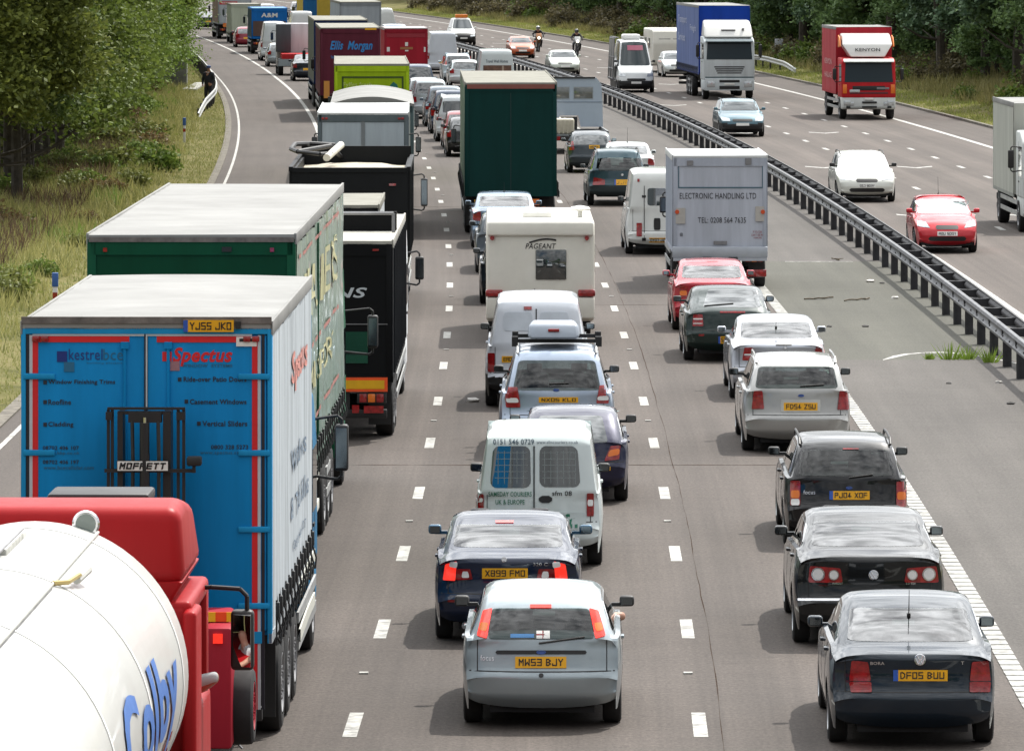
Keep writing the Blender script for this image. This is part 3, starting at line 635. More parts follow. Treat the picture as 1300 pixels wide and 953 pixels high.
def wheel_mb(r, w, truck=False):
    t = MB(); t.lathe((-w / 2, 0, 0), (1, 0, 0), [(0, r * .66), (0, r * .9), (w * .08, r * .98), (w * .25, r), (w * .75, r), (w * .92, r * .98), (w, r * .9), (w, r * .66)], 28)
    h = MB(); rr = r * .66
    for sgn in (-1, 1):
        h.lathe((sgn * w * .5, 0, 0), (sgn, 0, 0), [(-.01, rr), (.0, rr * .93), (-.035, rr * .85), (-.045, rr * .3), (-.01, rr * .22), (-.005, .001)], 24)
        for k in range(6 if not truck else 10):
            a = k * 6.283 / (6 if not truck else 10); 
            if truck: h.cyl((sgn * w * .5 - sgn * .03, math.cos(a) * rr * .5, math.sin(a) * rr * .5), (sgn * w * .5, math.cos(a) * rr * .5, math.sin(a) * rr * .5), rr * .06, 6)
            else:
                c, s = math.cos(a), math.sin(a); p = [(rr * .2, -.035), (rr * .9, -.05), (rr * .9, .05), (rr * .2, .035)]
                pts = [(sgn * (w * .5 - .012), c * u - s * v, s * u + c * v) for u, v in p]; h.add(pts + [(x - sgn * .02, y, z) for x, y, z in pts], [(0, 1, 2, 3), (0, 1, 5, 4), (2, 3, 7, 6), (1, 2, 6, 5)])
    return h, t
def place_wheels(root, ys, x, r, w, hubm=None, truck=False, twin=()):
    h, t = wheel_mb(r, w, truck); hm = hub = None
    for i, y in enumerate(ys):
        for s in (-1, 1):
            for k in range(2 if i in twin else 1):
                xx = s * (x - k * (w + .03))
                if hm is None:
                    wo = h.build('wheel', [hubm or RIM], root); to = t.build('tyre', RUBBER, wo); hm, tm = wo.data, to.data
                else:
                    wo = obj_me('wheel', hm, root); obj_me('tyre', tm, wo)
                wo.location = (xx, y, r)
DRIVERS = []
class Surf:
    """ray helpers onto a vehicle body: local (x,z) along y, or photo pixels through the lens"""
    def __init__(s, mbs, L, loc=None, rz=0):
        v = []; f = []
        for m in mbs:
            n = len(v); v += [Vector(p) for p in m.v]; f += [tuple(i + n for i in q) for q in m.f]
        s.b = BVHTree.FromPolygons(v, f); s.L = L
        if loc is not None:
            s.M = (Matrix.Translation(loc) @ Matrix.Rotation(rz, 4, 'Z')).inverted(); s.o = s.M @ Vector((0, 0, CH))
    def rear(s, x, z):
        for k in range(30):
            h = s.b.ray_cast(Vector((x * (1 - k * .012), -3, z)), Vector((0, 1, 0)))
            if h[0] is not None: return h[0] + Vector((x * k * .012, 0, 0)), Vector((0, 1, 0))
        return Vector((x, .1, z)), Vector((0, 1, 0))
    def front(s, x, z):
        for k in range(30):
            h = s.b.ray_cast(Vector((x * (1 - k * .012), s.L + 3, z)), Vector((0, -1, 0)))
            if h[0] is not None: return h[0] + Vector((x * k * .012, 0, 0)), Vector((0, -1, 0))
        return Vector((x, s.L, z)), Vector((0, -1, 0))
    def right(s, y, z):
        h = s.b.ray_cast(Vector((4, y, z)), Vector((-1, 0, 0))); return (h[0] if h[0] is not None else Vector((.7, y, z))), Vector((-1, 0, 0))
    def left(s, y, z):
        h = s.b.ray_cast(Vector((-4, y, z)), Vector((1, 0, 0))); return (h[0] if h[0] is not None else Vector((-.7, y, z))), Vector((1, 0, 0))
    def top(s, x, y):
        h = s.b.ray_cast(Vector((x, y, 6)), Vector((0, 0, -1))); return (h[0] if h[0] is not None else Vector((x, y, 1.4))), Vector((0, 0, -1))
    def px(s, a, b):
        d0 = None
        for k in range(14):
            aa = a + (s.cx - a) * k * .012; d = Vector(((aa - 650) / FP, 1, -(b - HZ) / FP)); d = (s.M.to_3x3() @ d).normalized()
            h = s.b.ray_cast(s.o, d)
            if h[0] is not None: return h[0] + Vector(((a - aa) * (h[0] - s.o).length / FP, 0, 0)), d
            d0 = d
        return s.o + d0 * (-s.o.y / d0.y), d0
def pad(m, ray, q, nu=8, nv=5, off=.006, mi=0, rnd=0, skirt=.012):
    """q: four corners bottom-left, bottom-right, top-right, top-left in the ray's plane"""
    bl, br, tr, tl = q; rows = []; edge = []
    def P(u, v):
        a = .5 + (u - .5) * (1 - rnd * abs(2 * v - 1) ** 16); b = .5 + (v - .5) * (1 - rnd * .7 * abs(2 * u - 1) ** 16)
        x = lerp(lerp(bl[0], br[0], a), lerp(tl[0], tr[0], a), b); z = lerp(lerp(bl[1], br[1], a), lerp(tl[1], tr[1], a), b)
        h, d = ray(x, z); return h - d * off, h + d * skirt
    cs_ = (lambda t: .5 - .5 * math.cos(math.pi * t)) if rnd else (lambda t: t)
    g = [[P(cs_(i / nu), cs_(j / nv)) for i in range(nu + 1)] for j in range(nv + 1)]
    m.grid([[p[0] for p in r_] for r_ in g], mi)
    ring = g[0] + [r_[-1] for r_ in g[1:]] + g[-1][-2::-1] + [r_[0] for r_ in g[-2::-1]]
    m.grid([[p[0] for p in ring], [p[1] for p in ring]], mi)
RINGED = 'ringed'
def disc(m, ray, q):
    cx, cz = (q[0][0] + q[1][0]) / 2, (q[0][1] + q[2][1]) / 2; rx, rz = (q[1][0] - q[0][0]) / 2, (q[2][1] - q[0][1]) / 2
    for k0, k1, mi, of in ((.78, 1, 0, .024), (.0, .8, 1, .027)):
        g = [[(lambda h, d: h - d * of)(*ray(cx + rx * k * math.cos(a), cz + rz * k * math.sin(a))) for a in np.linspace(0, 2 * math.pi, 25)] for k in (k0, (k0 + k1) / 2, k1)]
        m.grid(g, mi)
def mir(q): return [(-q[1][0], q[1][1]), (-q[0][0], q[0][1]), (-q[3][0], q[3][1]), (-q[2][0], q[2][1])]
def rect(x0, z0, x1, z1): return [(x0, z0), (x1, z0), (x1, z1), (x0, z1)]
def ctext(m, ray, st, x0, z0, x1, z1, mi=0, bold=0, shear=0, off=.015):
    def fn(u, v):
        h, d = ray(lerp(x0, x1, u), lerp(z0, z1, v)); return h - d * off
    m.text(st, fn, mi, bold, shear)
def plate(root, ray, q, txt, front=False, gb=False, lines=None):
    m = MB(); pad(m, ray, q, 4, 1, .014, 0)
    (x0, z0), (x1, _), (_, z1), _ = q; dx = x1 - x0; dz = z1 - z0
    if gb: pad(m, ray, [(x0, z0), (x0 + dx * .09, z0), (x0 + dx * .09, z1), (x0, z1)], 1, 1, .017, 2)
    if txt:
        gv, gf = stroke_geo(txt); xa, xb, za, zb_ = x0 + dx * (.13 if gb else .07), x1 - dx * .06, z0 + dz * .2, z1 - dz * .18
        m.add([(lambda h, d: h - d * .019)(*ray(lerp(xa, xb, u), lerp(za, zb_, v))) for u, v in gv], gf, 1)
    return m.build('number_plate', [WHT if front else YEL, INK, PBLUE], root)
def car(name, label, cat, px, Z, P, group=None, onc=False, cxpx=None):
    L, W, H, kind = P['L'], P['W'], P['H'], P['kind']; Wh = W / 2
    if onc:
        X = pw(px, Z)[0]; rz = head(Z) + math.pi + P.get('yaw', 0); loc = Vector((X, Z, 0)) - Matrix.Rotation(rz, 3, 'Z') @ Vector((0, L, 0))
    else:
        X = pw(px, Z)[0]; rz = head(Z) + P.get('yaw', 0); loc = Vector((X, Z, 0))
    root = thing(name, label, cat, loc, rz, group)
    pf = profile(kind, L, H, P); tagi = {t: i for i, (_, _, t) in enumerate(pf) if t}
    hi = 'ds' if 'ds' in tagi else 'rb'; pts = []; mk_ = {}
    for i, (y, z, t) in enumerate(pf):          # round every corner a little
        if 0 < i < len(pf) - 1:
            a = Vector((pf[i-1][0] - y, pf[i-1][1] - z)); b = Vector((pf[i+1][0] - y, pf[i+1][1] - z)); rd_ = min(.07, a.length * .3, b.length * .3)
            p = Vector((y, z)); p0 = p + a.normalized() * rd_; p2 = p + b.normalized() * rd_
            k0 = len(pts); pts += [p0, (p0 + p2) / 4 + p / 2, p2]
            if t: mk_[t] = k0 + 1
        else: pts.append(Vector((y, z)))
    big = []; conv = {}
    for i, p in enumerate(pts):                 # split long spans
        conv[i] = len(big); big.append(p)
        if i < len(pts) - 1:
            gl = i in (mk_['rb'] + 1, mk_['ft'] + 1) and kind != 'van'; n = 7 if gl else int((pts[i+1] - p).length / .25)
            dd = (pts[i+1] - p).normalized(); on_ = Vector((-dd.y, dd.x)) * (.022 * (pts[i+1] - p).length if gl else 0)
            for k in range(1, n + 1): big.append(p.lerp(pts[i+1], k / (n + 1)) + on_ * math.sin(math.pi * k / (n + 1)))
    pts = big; mk_ = {k: conv[v] for k, v in mk_.items()}
    zrb, zfb = pts[mk_[hi]][1], pts[mk_['fb']][1]; zb_r = pts[mk_['rb']][1]; ledge = P.get('ledge', .05); tum = P.get('tumble', .27)
    def zb(y):
        t = min(1, max(0, (y - pts[mk_['rb']][0]) / (pts[mk_['fb']][0] - pts[mk_['rb']][0]))); return lerp(zb_r, zfb, t)
    def side(z): return Wh * (1 - .05 * (min(1.2, abs(z - .62) / .42)) ** 2)
    cr_, cf_ = P.get('cr', .07), P.get('cf', .13)
    def plan(y): return 1 - cr_ * (1 - min(1, max(0, y / .8))) ** 2 - cf_ * (1 - min(1, max(0, (L - y) / 1.1))) ** 2
    nT = 12; ts = [-1, -.975, -.93, -.86, -.75, -.55, -.28, 0, .28, .55, .75, .86, .93, .975, 1]
    strip_ = []; E = []; n = len(pts)
    for i, p in enumerate(pts):
        a = pts[max(0, i - 1)]; b = pts[min(n - 1, i + 1)]; tg = (b - a).normalized(); nrm = Vector((tg.y, -tg.x))   # inward
        y, z = p; gh = mk_['rb'] <= i <= mk_['fb']
        if gh: ex = (side(zb(y)) - ledge) * plan(y) - tum * max(0, z - zb(y)) - .0
        else: ex = side(z) * plan(y)
        vert = abs(nrm.x)
        d = lerp(.035 if gh else .03, .13 if not gh else .07, vert); row = []
        for t in ts:
            q = d * abs(t) ** 2.6 + (.022 + .02 * (1 - vert)) * max(0, (abs(t) - .82) / .18) ** 2
            row.append((ex * t, y + nrm.x * q, z + nrm.y * q if True else z))
        strip_.append(row); E.append(row[-1])
    body = MB(); body.grid(strip_, 0)
    # belt chain
    top_ch = []
    i0, i1 = mk_[hi], mk_['fe']; foot = []
    for i in range(i0, i1 + 1):
        gx, gy, gz_ = E[i]
        if mk_['rb'] <= i <= mk_['fb']:
            zz = zb(gy) - .02; ox = side(zz) * plan(gy); fx = (side(zz) - ledge) * plan(gy)
            if i in (mk_['rb'], mk_['fb']): foot.append(((gx, gy, gz_),) * 4 + ((max(gx + .02, ox), gy, min(zz, gz_ - .005)),))
            else:
                F = (min(fx, ox) if gz_ > zz else gx, gy, min(zz + .012, gz_)); G = (gx, gy, gz_)
                def on(zq):
                    t = 0 if gz_ - F[2] < .01 else min(1, max(0, (gz_ - zq) / (gz_ - F[2]))); return tuple(lerp(a_, b_, t) for a_, b_ in zip(G, F))
                foot.append((G, on(H - .155), on(zz + .085), F, (ox, gy, zz)))
        else: foot.append(((gx, gy, gz_),) * 5)
    gside = []
    for s in (-1, 1):
        gside.append(len(body.f)); body.grid([[(s * q[k][0], q[k][1], q[k][2]) for q in foot] for k in range(5)], 0)
    tx = [q[4] for q in foot]
    # lower side
    rc = E[:mk_[hi] + 1]; fc = E[mk_['fe']:][::-1]
    sill = P.get('sill', .2); wr = P.get('wr', .31); wy = [P.get('wy0', .78), L - P.get('wy1', .82)]; ra = wr + .055
    def chain(ch, r_):
        z = lerp(sill, ch[-1][2], r_); zs_ = [c[2] for c in ch]
        for k in range(len(ch) - 1):
            if (zs_[k] - z) * (zs_[k+1] - z) <= 0 and zs_[k] != zs_[k+1]:
                t = (z - zs_[k]) / (zs_[k+1] - zs_[k]); return (lerp(ch[k][0], ch[k+1][0], t), lerp(ch[k][1], ch[k+1][1], t), z)
        return (ch[0][0], ch[0][1], z)
    ya = max(c[1] for c in rc) + .04; yb = min(c[1] for c in fc) - .04
    cols_ = set()
    for k in range(int((yb - ya) / .3) + 1): cols_.add(round(lerp(ya, yb, k / int((yb - ya) / .3)), 4))
    cols_ = {y for y in cols_ if all(abs(y - c) > ra for c in wy)}
    arch = []
    for c in wy:
        for k in range(13):
            a = math.pi * k / 12; arch.append((c - ra * math.cos(a), wr + ra * math.sin(a)))
        cols_.add(c - ra - .002); cols_.add(c + ra + .002)
    cl = sorted([(y, sill) for y in cols_] + arch); nr = 9; rr_ = [k / nr for k in range(nr + 1)]
    txs = np.array([q[0] for q in tx]); tys = np.array([q[1] for q in tx]); tzs = np.array([q[2] for q in tx])
    body_side = []
    left = [chain(rc, r_) for r_ in rr_]; right_ = [chain(fc, r_) for r_ in rr_]
    cols3 = [left]
    for y, bz in cl:
        zt = float(np.interp(y, tys, tzs)); xt = float(np.interp(y, tys, txs)); colm = []
        for r_ in rr_:
            z = lerp(bz, zt, r_); xs = side(z) * plan(y)
            if r_ > .85: xs = min(xs, lerp(side(lerp(bz, zt, .85)) * plan(y), xt, (r_ - .85) / .15))
            # flare over wheels
            colm.append((xs + P.get('flare', .0), y, z))
        cols3.append(colm)
    cols3.append(right_)
    for s in (-1, 1): body.grid([[(s * p[0], p[1], p[2]) for p in c] for c in cols3], 0)
    # colour the low trim
    tz = P.get('trim', 0)
    if tz:
        for k, f in enumerate(body.f):
            if sum(body.v[i][2] for i in f) / len(f) < tz: body.m[k] = 1
    sf = Surf([body], L, loc, rz)
    gap = MB()
    ux = Wh - .30; ub = MB(); ub.box(-ux, ux, .22, L - .25, sill - .03, .62)
    ub.box(-Wh * .80, Wh * .80, .3, wy[0] - ra, sill + .04, .5); ub.box(-Wh * .8, Wh * .8, wy[1] + ra, L - .18, sill + .005, .5); ub.box(-Wh * .92, Wh * .92, wy[0] + ra, wy[1] - ra, sill + .005, .5)
    for c in wy:
        for s in (-1, 1):
            a = [(c - ra * math.cos(math.pi * k / 12), wr + ra * math.sin(math.pi * k / 12)) for k in range(13)]
            ub.grid([[(s * (Wh * .97) * plan(y), y, z) for y, z in a], [(s * ux, y, z) for y, z in a]])
    ub.build('underbody', DARK, root)
    ray = sf.rear
    if P.get('px'):
        sf.cx = cxpx or px; ray = sf.px
    far = P.get('far', False)
    # seams
    if not far:
        sm = MB(); i_ = mk_['rb']; zt_ = pts[i_][1]
        bz_ = pts[mk_['bt']][1] + .05; xx = Wh * .80
        pad(sm, sf.rear, rect(-Wh * .9, bz_, Wh * .9, bz_ + .012), 16, 1, .003, 0)
        for s in (-1, 1):
            pad(sm, sf.rear, rect(s * xx - .005, bz_, s * xx + .005, zrb - .03), 1, 6, .003, 0)
            sr = sf.right if s > 0 else sf.left
            for yy in (P.get('door1', wy[0] + ra + .12), P.get('door2', L * .52), wy[1] - ra - .05): pad(sm, sr, rect(yy, sill + .08, yy + .012, zb(yy) - .05), 1, 6, .002, 0, skirt=.003)
        n0 = len(body.v); body.v += sm.v; body.f += [tuple(i + n0 for i in f) for f in sm.f]; body.m += [2] * len(sm.f)
    see = not far and not P.get('nowin') and kind != 'van'; G_ = (SEEGLASS if kind == 'saloon' else DARKGLASS) if see else GLASS
    if see:
        kill = set(); nj = len(ts) - 1
        for i in range(mk_['rb'] + 1, mk_['rt'] - 0):
            if not P.get('solidrear') and pts[i][1] > pts[mk_['rb']][1] + .055 and pts[i + 1][1] < pts[mk_['rt']][1] - P.get('rcut', .025): kill |= {i * nj + j for j in range(3, 11)}
        for i in range(mk_['ft'] + 1, mk_['fb'] - 0):
            if pts[i][1] < pts[mk_['ft']][1] - .03 and pts[i + 1][1] > pts[mk_['fb']][1] + .05: kill |= {i * nj + j for j in range(3, 11)}
        nf = len(foot) - 1; yr0, yr1 = pts[mk_['rt']][0], pts[mk_['ft']][0]; yb_ = P.get('yB', L * .5)
        for g0 in gside:
            for c in range(nf):
                ya_, yc_ = foot[c][0][1], foot[c + 1][0][1]
                if ya_ > yr0 + .16 and yc_ < yr1 + .1 and not (ya_ < yb_ + .08 and yc_ > yb_ - .08): kill.add(g0 + nf + c)
        keep = [k for k in range(len(body.f)) if k not in kill]; body.f = [body.f[k] for k in keep]; body.m = [body.m[k] for k in keep]
        yrb0, yfb0 = pts[mk_['rb']][0], pts[mk_['fb']][0]; zbl = pts[mk_['rb']][1]; ys_ = max(yrb0 + .25, pts[mk_['rt']][0] - .15); wi = Wh * .74
        it_ = MB(); it_.box(-wi, wi, yrb0 + .06, ys_, zbl - .10, zbl - .06, 0); it_.build('parcel_shelf', SEATM, root)
        it_ = MB(); it_.box(-wi, wi, ys_, ys_ + .14, .45, zbl - .02, 0, .03)
        for x in (-.36, .0, .36): it_.box(x - .11, x + .11, ys_ + .0, ys_ + .10, zbl - .0, zbl + (.15 if x else .08), 0, .03)
        it_.build('rear_seat', SEATM, root)
        for x in (-.36, .36):
            it_ = MB(); it_.box(x - .24, x + .24, yb_ + .0, yb_ + .13, .45, zbl + .14, 0, .05); it_.box(x - .12, x + .12, yb_ + .01, yb_ + .11, zbl + .15, zbl + .33, 0, .04); it_.build('seat', SEATM, root)
        it_ = MB(); it_.box(-wi, wi, yfb0 - .55, yfb0 - .1, .6, zbl - .02, 0, .04); it_.build('dashboard', SEATM, root)
        it_ = MB(); it_.lathe((.36, yfb0 - .62, zbl - .02), (0, -1, .35), [(0, .17), (.02, .19), (.04, .17), (.02, .15), (0, .17)], 20); it_.build('steering_wheel', BLACK, root)
        DRIVERS.append((label, loc.copy(), rz, yb_, H, bool(P.get('openwin')))) if kind != 'suv' and not onc else None
        it_ = MB(); it_.box(-wi, wi, yrb0 + .1, yfb0 - .1, .40, .44); it_.build('cabin_floor', SEATM, root)
    bmat_ = P['paint']; body.build('body', [bmat_, P.get('trimm', BLACK), BLACK], root, 42)
    # glass
    rbz, rtz = pts[mk_['rb']][1], pts[mk_['rt']][1]
    def gx(z, y): return (side(zb(y)) - ledge) * plan(y) - tum * max(0, z - zb(y))
    if P.get('rwin') is not None:
        for q in P['rwin']:
            m = MB(); pad(m, ray, q, 14, 12, .006, 0, P.get('rrnd', .05)); ro_ = m.build('rear_window', GLASS if P.get('solidrear') else P.get('glass', G_), root)
    elif not P.get('nowin'):
        za, zc_ = rbz + .02, rtz - .01; xa = gx(za, .1) * .90; xc = gx(zc_, .5) * .88
        m = MB(); pad(m, sf.rear, [(-xa, za), (xa, za), (xc, zc_), (-xc, zc_)], 16, 14, .006, 0, .06); m.build('rear_window', GLASS if P.get('solidrear') else P.get('glass', G_), root)
    # windscreen
    fz, ftz = zfb + .02, pts[mk_['ft']][1]; yf = pts[mk_['fb']][0]; yt = pts[mk_['ft']][0]
    xa = gx(fz, yf) * .93; xc = gx(ftz, yt) * .90
    m = MB(); pad(m, sf.front, [(-xa, fz), (xa, fz), (xc, ftz), (-xc, ftz)], 14, 8, .006, 0, .06); m.build('windscreen', DARKGLASS if see else SCREEN, root)
    # side windows
    yrb, yrt = pts[mk_['rb']][0], pts[mk_['rt']][0]; z1 = H - .14; z0_ = zb_r + .04
    def yr_(z): return lerp(yrb, yrt, (z - rbz) / (rtz - rbz)) + P.get('cpil', .22)
    def yf_(z): return lerp(yf, yt, (z - zfb) / (ftz - zfb)) - .16
    wins = P.get('sidewin', (1,)) 
    yB = P.get('yB', L * .50)
    for s in (-1, 1):
        sr = sf.right if s > 0 else sf.left
        for k, (a0, a1, b0, b1) in enumerate([(yr_(z0_), yB - .05, yr_(z1), yB - .05), (yB + .05, yf_(z0_), yB + .05, yf_(z1))]):
            if P.get('panel') and k == 0: continue
            if a1 - a0 < .15 or (P.get('openwin') and s > 0 and k == 1): continue
            m = MB(); pad(m, sr, [(a0, z0_), (a1, z0_), (max(b1, b0 + .05), z1), (b0, z1)], 8, 4, .005, 0, .04); m.build('side_window', G_, root)
            if not far and k < 2:
                m = MB(); hp = a0 + .1 if k == 0 else yB - .0; hp = max(hp, wy[0] + ra + .05) if k == 0 else hp + .06
                h, d = sr(hp, zb(hp) - .12); m.box(h.x - .03, h.x + .03, hp, hp + .18, zb(hp) - .135, zb(hp) - .10, 0, .01); m.build('door_handle', bmat_, root)
    # lamps
    for key, nm, rayf in (('lights', 'tail_light', ray), ('hlights', 'headlight', sf.front)):
        for it in P.get(key, []):
            q, mt = it[0], it[1]; both = not P.get('px') or key == 'hlights'
            sub_ = it[2] if len(it) > 2 else []
            for qq, mr in ([(q, 0), (mir(q), 1)] if both else [(q, 0)]):
                m = MB(); pad(m, rayf, qq, 6, 5, .016, 0, .05, .03); lo = m.build(nm, mt, root)
                for sq, smt in sub_:
                    m = MB(); sq = mir(sq) if mr else sq
                    if smt is RINGED: disc(m, rayf, sq); m.build('lens', [CHROME, CLEAR], lo)
                    else: pad(m, rayf, sq, 4, 3, .021, 0, .15, .0); m.build('lens', smt, lo)
    if P.get('hi'):
        q, mt = P['hi']; m = MB(); pad(m, ray, q, 6, 1, .02, 0, 0, .03); m.build('brake_light', mt, root)
    if P.get('plate'): plate(root, ray, P['plate'][0], P['plate'][1], gb=len(P['plate']) > 2)
    if P.get('fplate'): plate(root, sf.front, P['fplate'][0], P['fplate'][1], front=True)
    if P.get('recess'):
        for q, c in P['recess']: m = MB(); pad(m, ray, q, 8, 2, .010, 0, .03); m.build('trim_strip', c, root)
    for it in P.get('txt', []):                 # (text, x0, z0, x1, z1, colour, bold, shear)
        m = MB(); ctext(m, ray, it[0], it[1], it[2], it[3], it[4], 0, it[6] if len(it) > 6 else .008, it[7] if len(it) > 7 else 0); m.build('lettering', it[5], root)
    for it in P.get('marks', []):               # (quad, material, name)
        m = MB(); pad(m, ray, it[0], 4, 3, .011, 0, it[3] if len(it) > 3 else .1, .004); m.build(it[2], it[1], root)
    if P.get('badge'):
        x, z, r_, st = P['badge']; m = MB(); h, d = ray(x, z); s_ = Vector((h.x, h.y, h.z)) - d * .012
        m.lathe(s_, -d, [(0, .001), (0, r_), (.006, r_ * .96), (.007, r_ * .8), (.004, r_ * .76)], 20)
        if st == 'vw':
            for pp in ([(-.5, .72), (-.12, -.1), (.0, .12), (.12, -.1), (.5, .72)], [(-.82, .3), (-.36, -.72), (0, .0), (.36, -.72), (.82, .3)]):
                for a, b in zip(pp[:-1], pp[1:]): m.cyl(s_ + Vector((a[0] * r_, -.008, a[1] * r_)), s_ + Vector((b[0] * r_, -.008, b[1] * r_)), r_ * .09, 6)
        elif st == 'oval':
            m.v = [(x_, y_, h.z + (z_ - h.z) * .45) for x_, y_, z_ in m.v]
        m.build('badge', CHROME if st != 'oval' else mat('badge_blue', (.03, .08, .3), .3), root)
    # mirrors
    mm_ = P.get('mirm', bmat_); mz = P.get('mz', zfb + .10); my = yf - .35
    for s in (-1, 1):
        x0 = side(zfb) * plan(my) - .04; m = MB()
        m.hull([(s * (x0 + a), my + b, mz + c) for a in (.04, .20) for b in (-.05, .06) for c in (-.058, .058)], [(0, 1, 3, 2), (4, 6, 7, 5), (0, 4, 5, 1), (2, 3, 7, 6), (0, 2, 6, 4), (1, 5, 7, 3)], 0, .035, 3)
        m.box(*sorted((s * (x0 - .05), s * (x0 + .12))), my - .01, my + .05, mz - .06, mz - .02); mo_ = m.build('wing_mirror', mm_, root)
        m = MB(); m.box(*sorted((s * (x0 + .06), s * (x0 + .18))), my - .054, my - .049, mz - .040, mz + .040, 0); m.build('mirror_glass', mat('mirror', (.16, .19, .21), .05, 1, var=.02), mo_)
    if P.get('rails'):
        for s in (-1, 1):
            x = gx(H - .1, 1.5) * .93; m = MB(); zt = sf.top(x * s, 1.2)[0].z
            m.tube([(s * x, .55, zt - .03), (s * x, .7, zt + .05), (s * x, 1.5, zt + .065), (s * x, L - 2.3, zt + .05), (s * x, L - 2.15, zt - .02)], .018, 8)
            m.build('roof_rail', P.get('railm', BLACK), root)
    if P.get('wiper'):
        (xa_, za_), (xb_, zb_) = P['wiper']; m = MB(); prev = None
        for k in range(9):
            h, d = ray(lerp(xa_, xb_, k / 8), lerp(za_, zb_, k / 8)); c = h - d * .022
            if prev: m.cyl(prev, c, .011, 6)
            prev = c
        m.build('wiper', BLACK, root)
    if P.get('aerial') is not None:
        y_, hh = P['aerial']; h, d = sf.top(0, y_); m = MB(); m.cyl(h, h + Vector((0, -hh * .35, hh)), .006, 6, 0, .003); m.cyl(h - Vector((0, 0, .01)), h + Vector((0, -.01, .03)), .02, 8); m.build('aerial', BLACK, root)
    if P.get('spoiler'):
        m = MB(); y_ = pts[mk_['rt']][0]; z_ = rtz + .035; xs = gx(rtz, y_) * .96
        m.hull([(a, y_ + b, z_ + c) for a in (-xs, xs) for b, c in ((-.12, .0), (-.12, .025), (.14, .03), (.14, .075))], [(0, 1, 3, 2), (4, 6, 7, 5), (0, 4, 5, 1), (2, 3, 7, 6), (0, 2, 6, 4), (1, 5, 7, 3)], 0, .01, 2); m.build('spoiler', bmat_, root)
    if P.get('exhaust'):
        m = MB(); m.cyl((P['exhaust'], .02, sill + .02), (P['exhaust'], .4, sill + .03), .035, 12); m.build('exhaust', GREYM, root)
    # front face for cars that come towards us
    if onc or not far:
        m = MB(); gw = P.get('grw', .42)
        pad(m, sf.front, rect(-gw, .62, gw, .73), 8, 2, .008, 0, .1); pad(m, sf.front, rect(-Wh * .6, .32, Wh * .6, .44), 8, 2, .008, 0, .1)
        m.build('grille', P.get('grm', BLACK), root)
        if not P.get('hlights'):
            for s in (-1, 1):
                q = [(Wh * .50, .60), (Wh * .86, .62), (Wh * .90, .76), (Wh * .52, .74)]; q = mir(q) if s < 0 else q
                m = MB(); pad(m, sf.front, q, 6, 4, .012, 0, .1, .03); m.build('headlight', HEADL, root)
    place_wheels(root, wy, Wh - .115, wr, .20, P.get('rim', RIM))
    return root, sf

# ================================================================ lorries
SHEET = mat('white_roof_sheet', (.285, .285, .278), .8, var=.16, vs_=1.2, bump=.5, bs=2.2, spec=.03, streak=.5)
CREAM = mat('cream_roof', (.26, .255, .225), .8, var=.14, vs_=1.5, bump=.2, bs=3, spec=.03)
def curtain(root, side_, x, y0, y1, z0, z1, m_, name='side_curtain', amp=.012, seed=0, texts=(), straps=True, strapc=None, parts=None):
    r_ = random.Random(seed); n = max(8, int((y1 - y0) / .09)); ph = [r_.uniform(0, 6.28) for _ in range(4)]
    def wob(y, z): return amp * (math.sin(y * 5.1 + ph[0] + z * .6) * .5 + math.sin(y * 11.3 + ph[1] - z) * .35 + math.sin(y * 2.2 + ph[2]) * .7 + .3 * math.sin(z * 3 + y * 3))
    m = MB(); X_ = lambda y, z: x + side_ * (wob(y, z) + amp)
    m.grid([[(X_(lerp(y0, y1, i / n), lerp(z0, z1, j / 8)), lerp(y0, y1, i / n), lerp(z0, z1, j / 8)) for i in range(n + 1)] for j in range(9)])
    m.grid([[(x - side_ * .02, lerp(y0, y1, i / n), z0) for i in range(n + 1)], [(X_(lerp(y0, y1, i / n), z0), lerp(y0, y1, i / n), z0) for i in range(n + 1)]])
    o = m.build(name, m_, root, 60)
    for (st, ya, za, yb, zb_, c, bo, sh) in texts:
        m = MB(); m.text(st, lambda u, v: (X_(lerp(ya, yb, u), lerp(za, zb_, v)) + side_ * .012, lerp(ya, yb, u), lerp(za, zb_, v)), 0, bo, sh); m.build('lettering', c, o)
    if straps:
        m = MB(); k = 0
        if 1:
            m.box(*sorted((x + side_ * .03, x + side_ * .045)), k - .018, k + .018, z0 - .16, z0 + .30); m.box(*sorted((x + side_ * .03, x + side_ * .07)), k - .04, k + .04, z0 + .12, z0 + .28, 1, .008); m.tube([(x + side_ * .05, k, z0 + .12), (x + side_ * .09, k + .05, z0 - .02), (x + side_ * .08, k + .02, z0 - .14), (x + side_ * .05, k - .03, z0 - .08)], .012, 5)
        s0 = m.build('strap', [strapc or BLACK, BLACK], o); s0.location.y = y0 + .25; k = y0 + .87
        while k < y1 - .1: s1 = obj_me('strap', s0.data, o); s1.location.y = k; k += .62
    return o
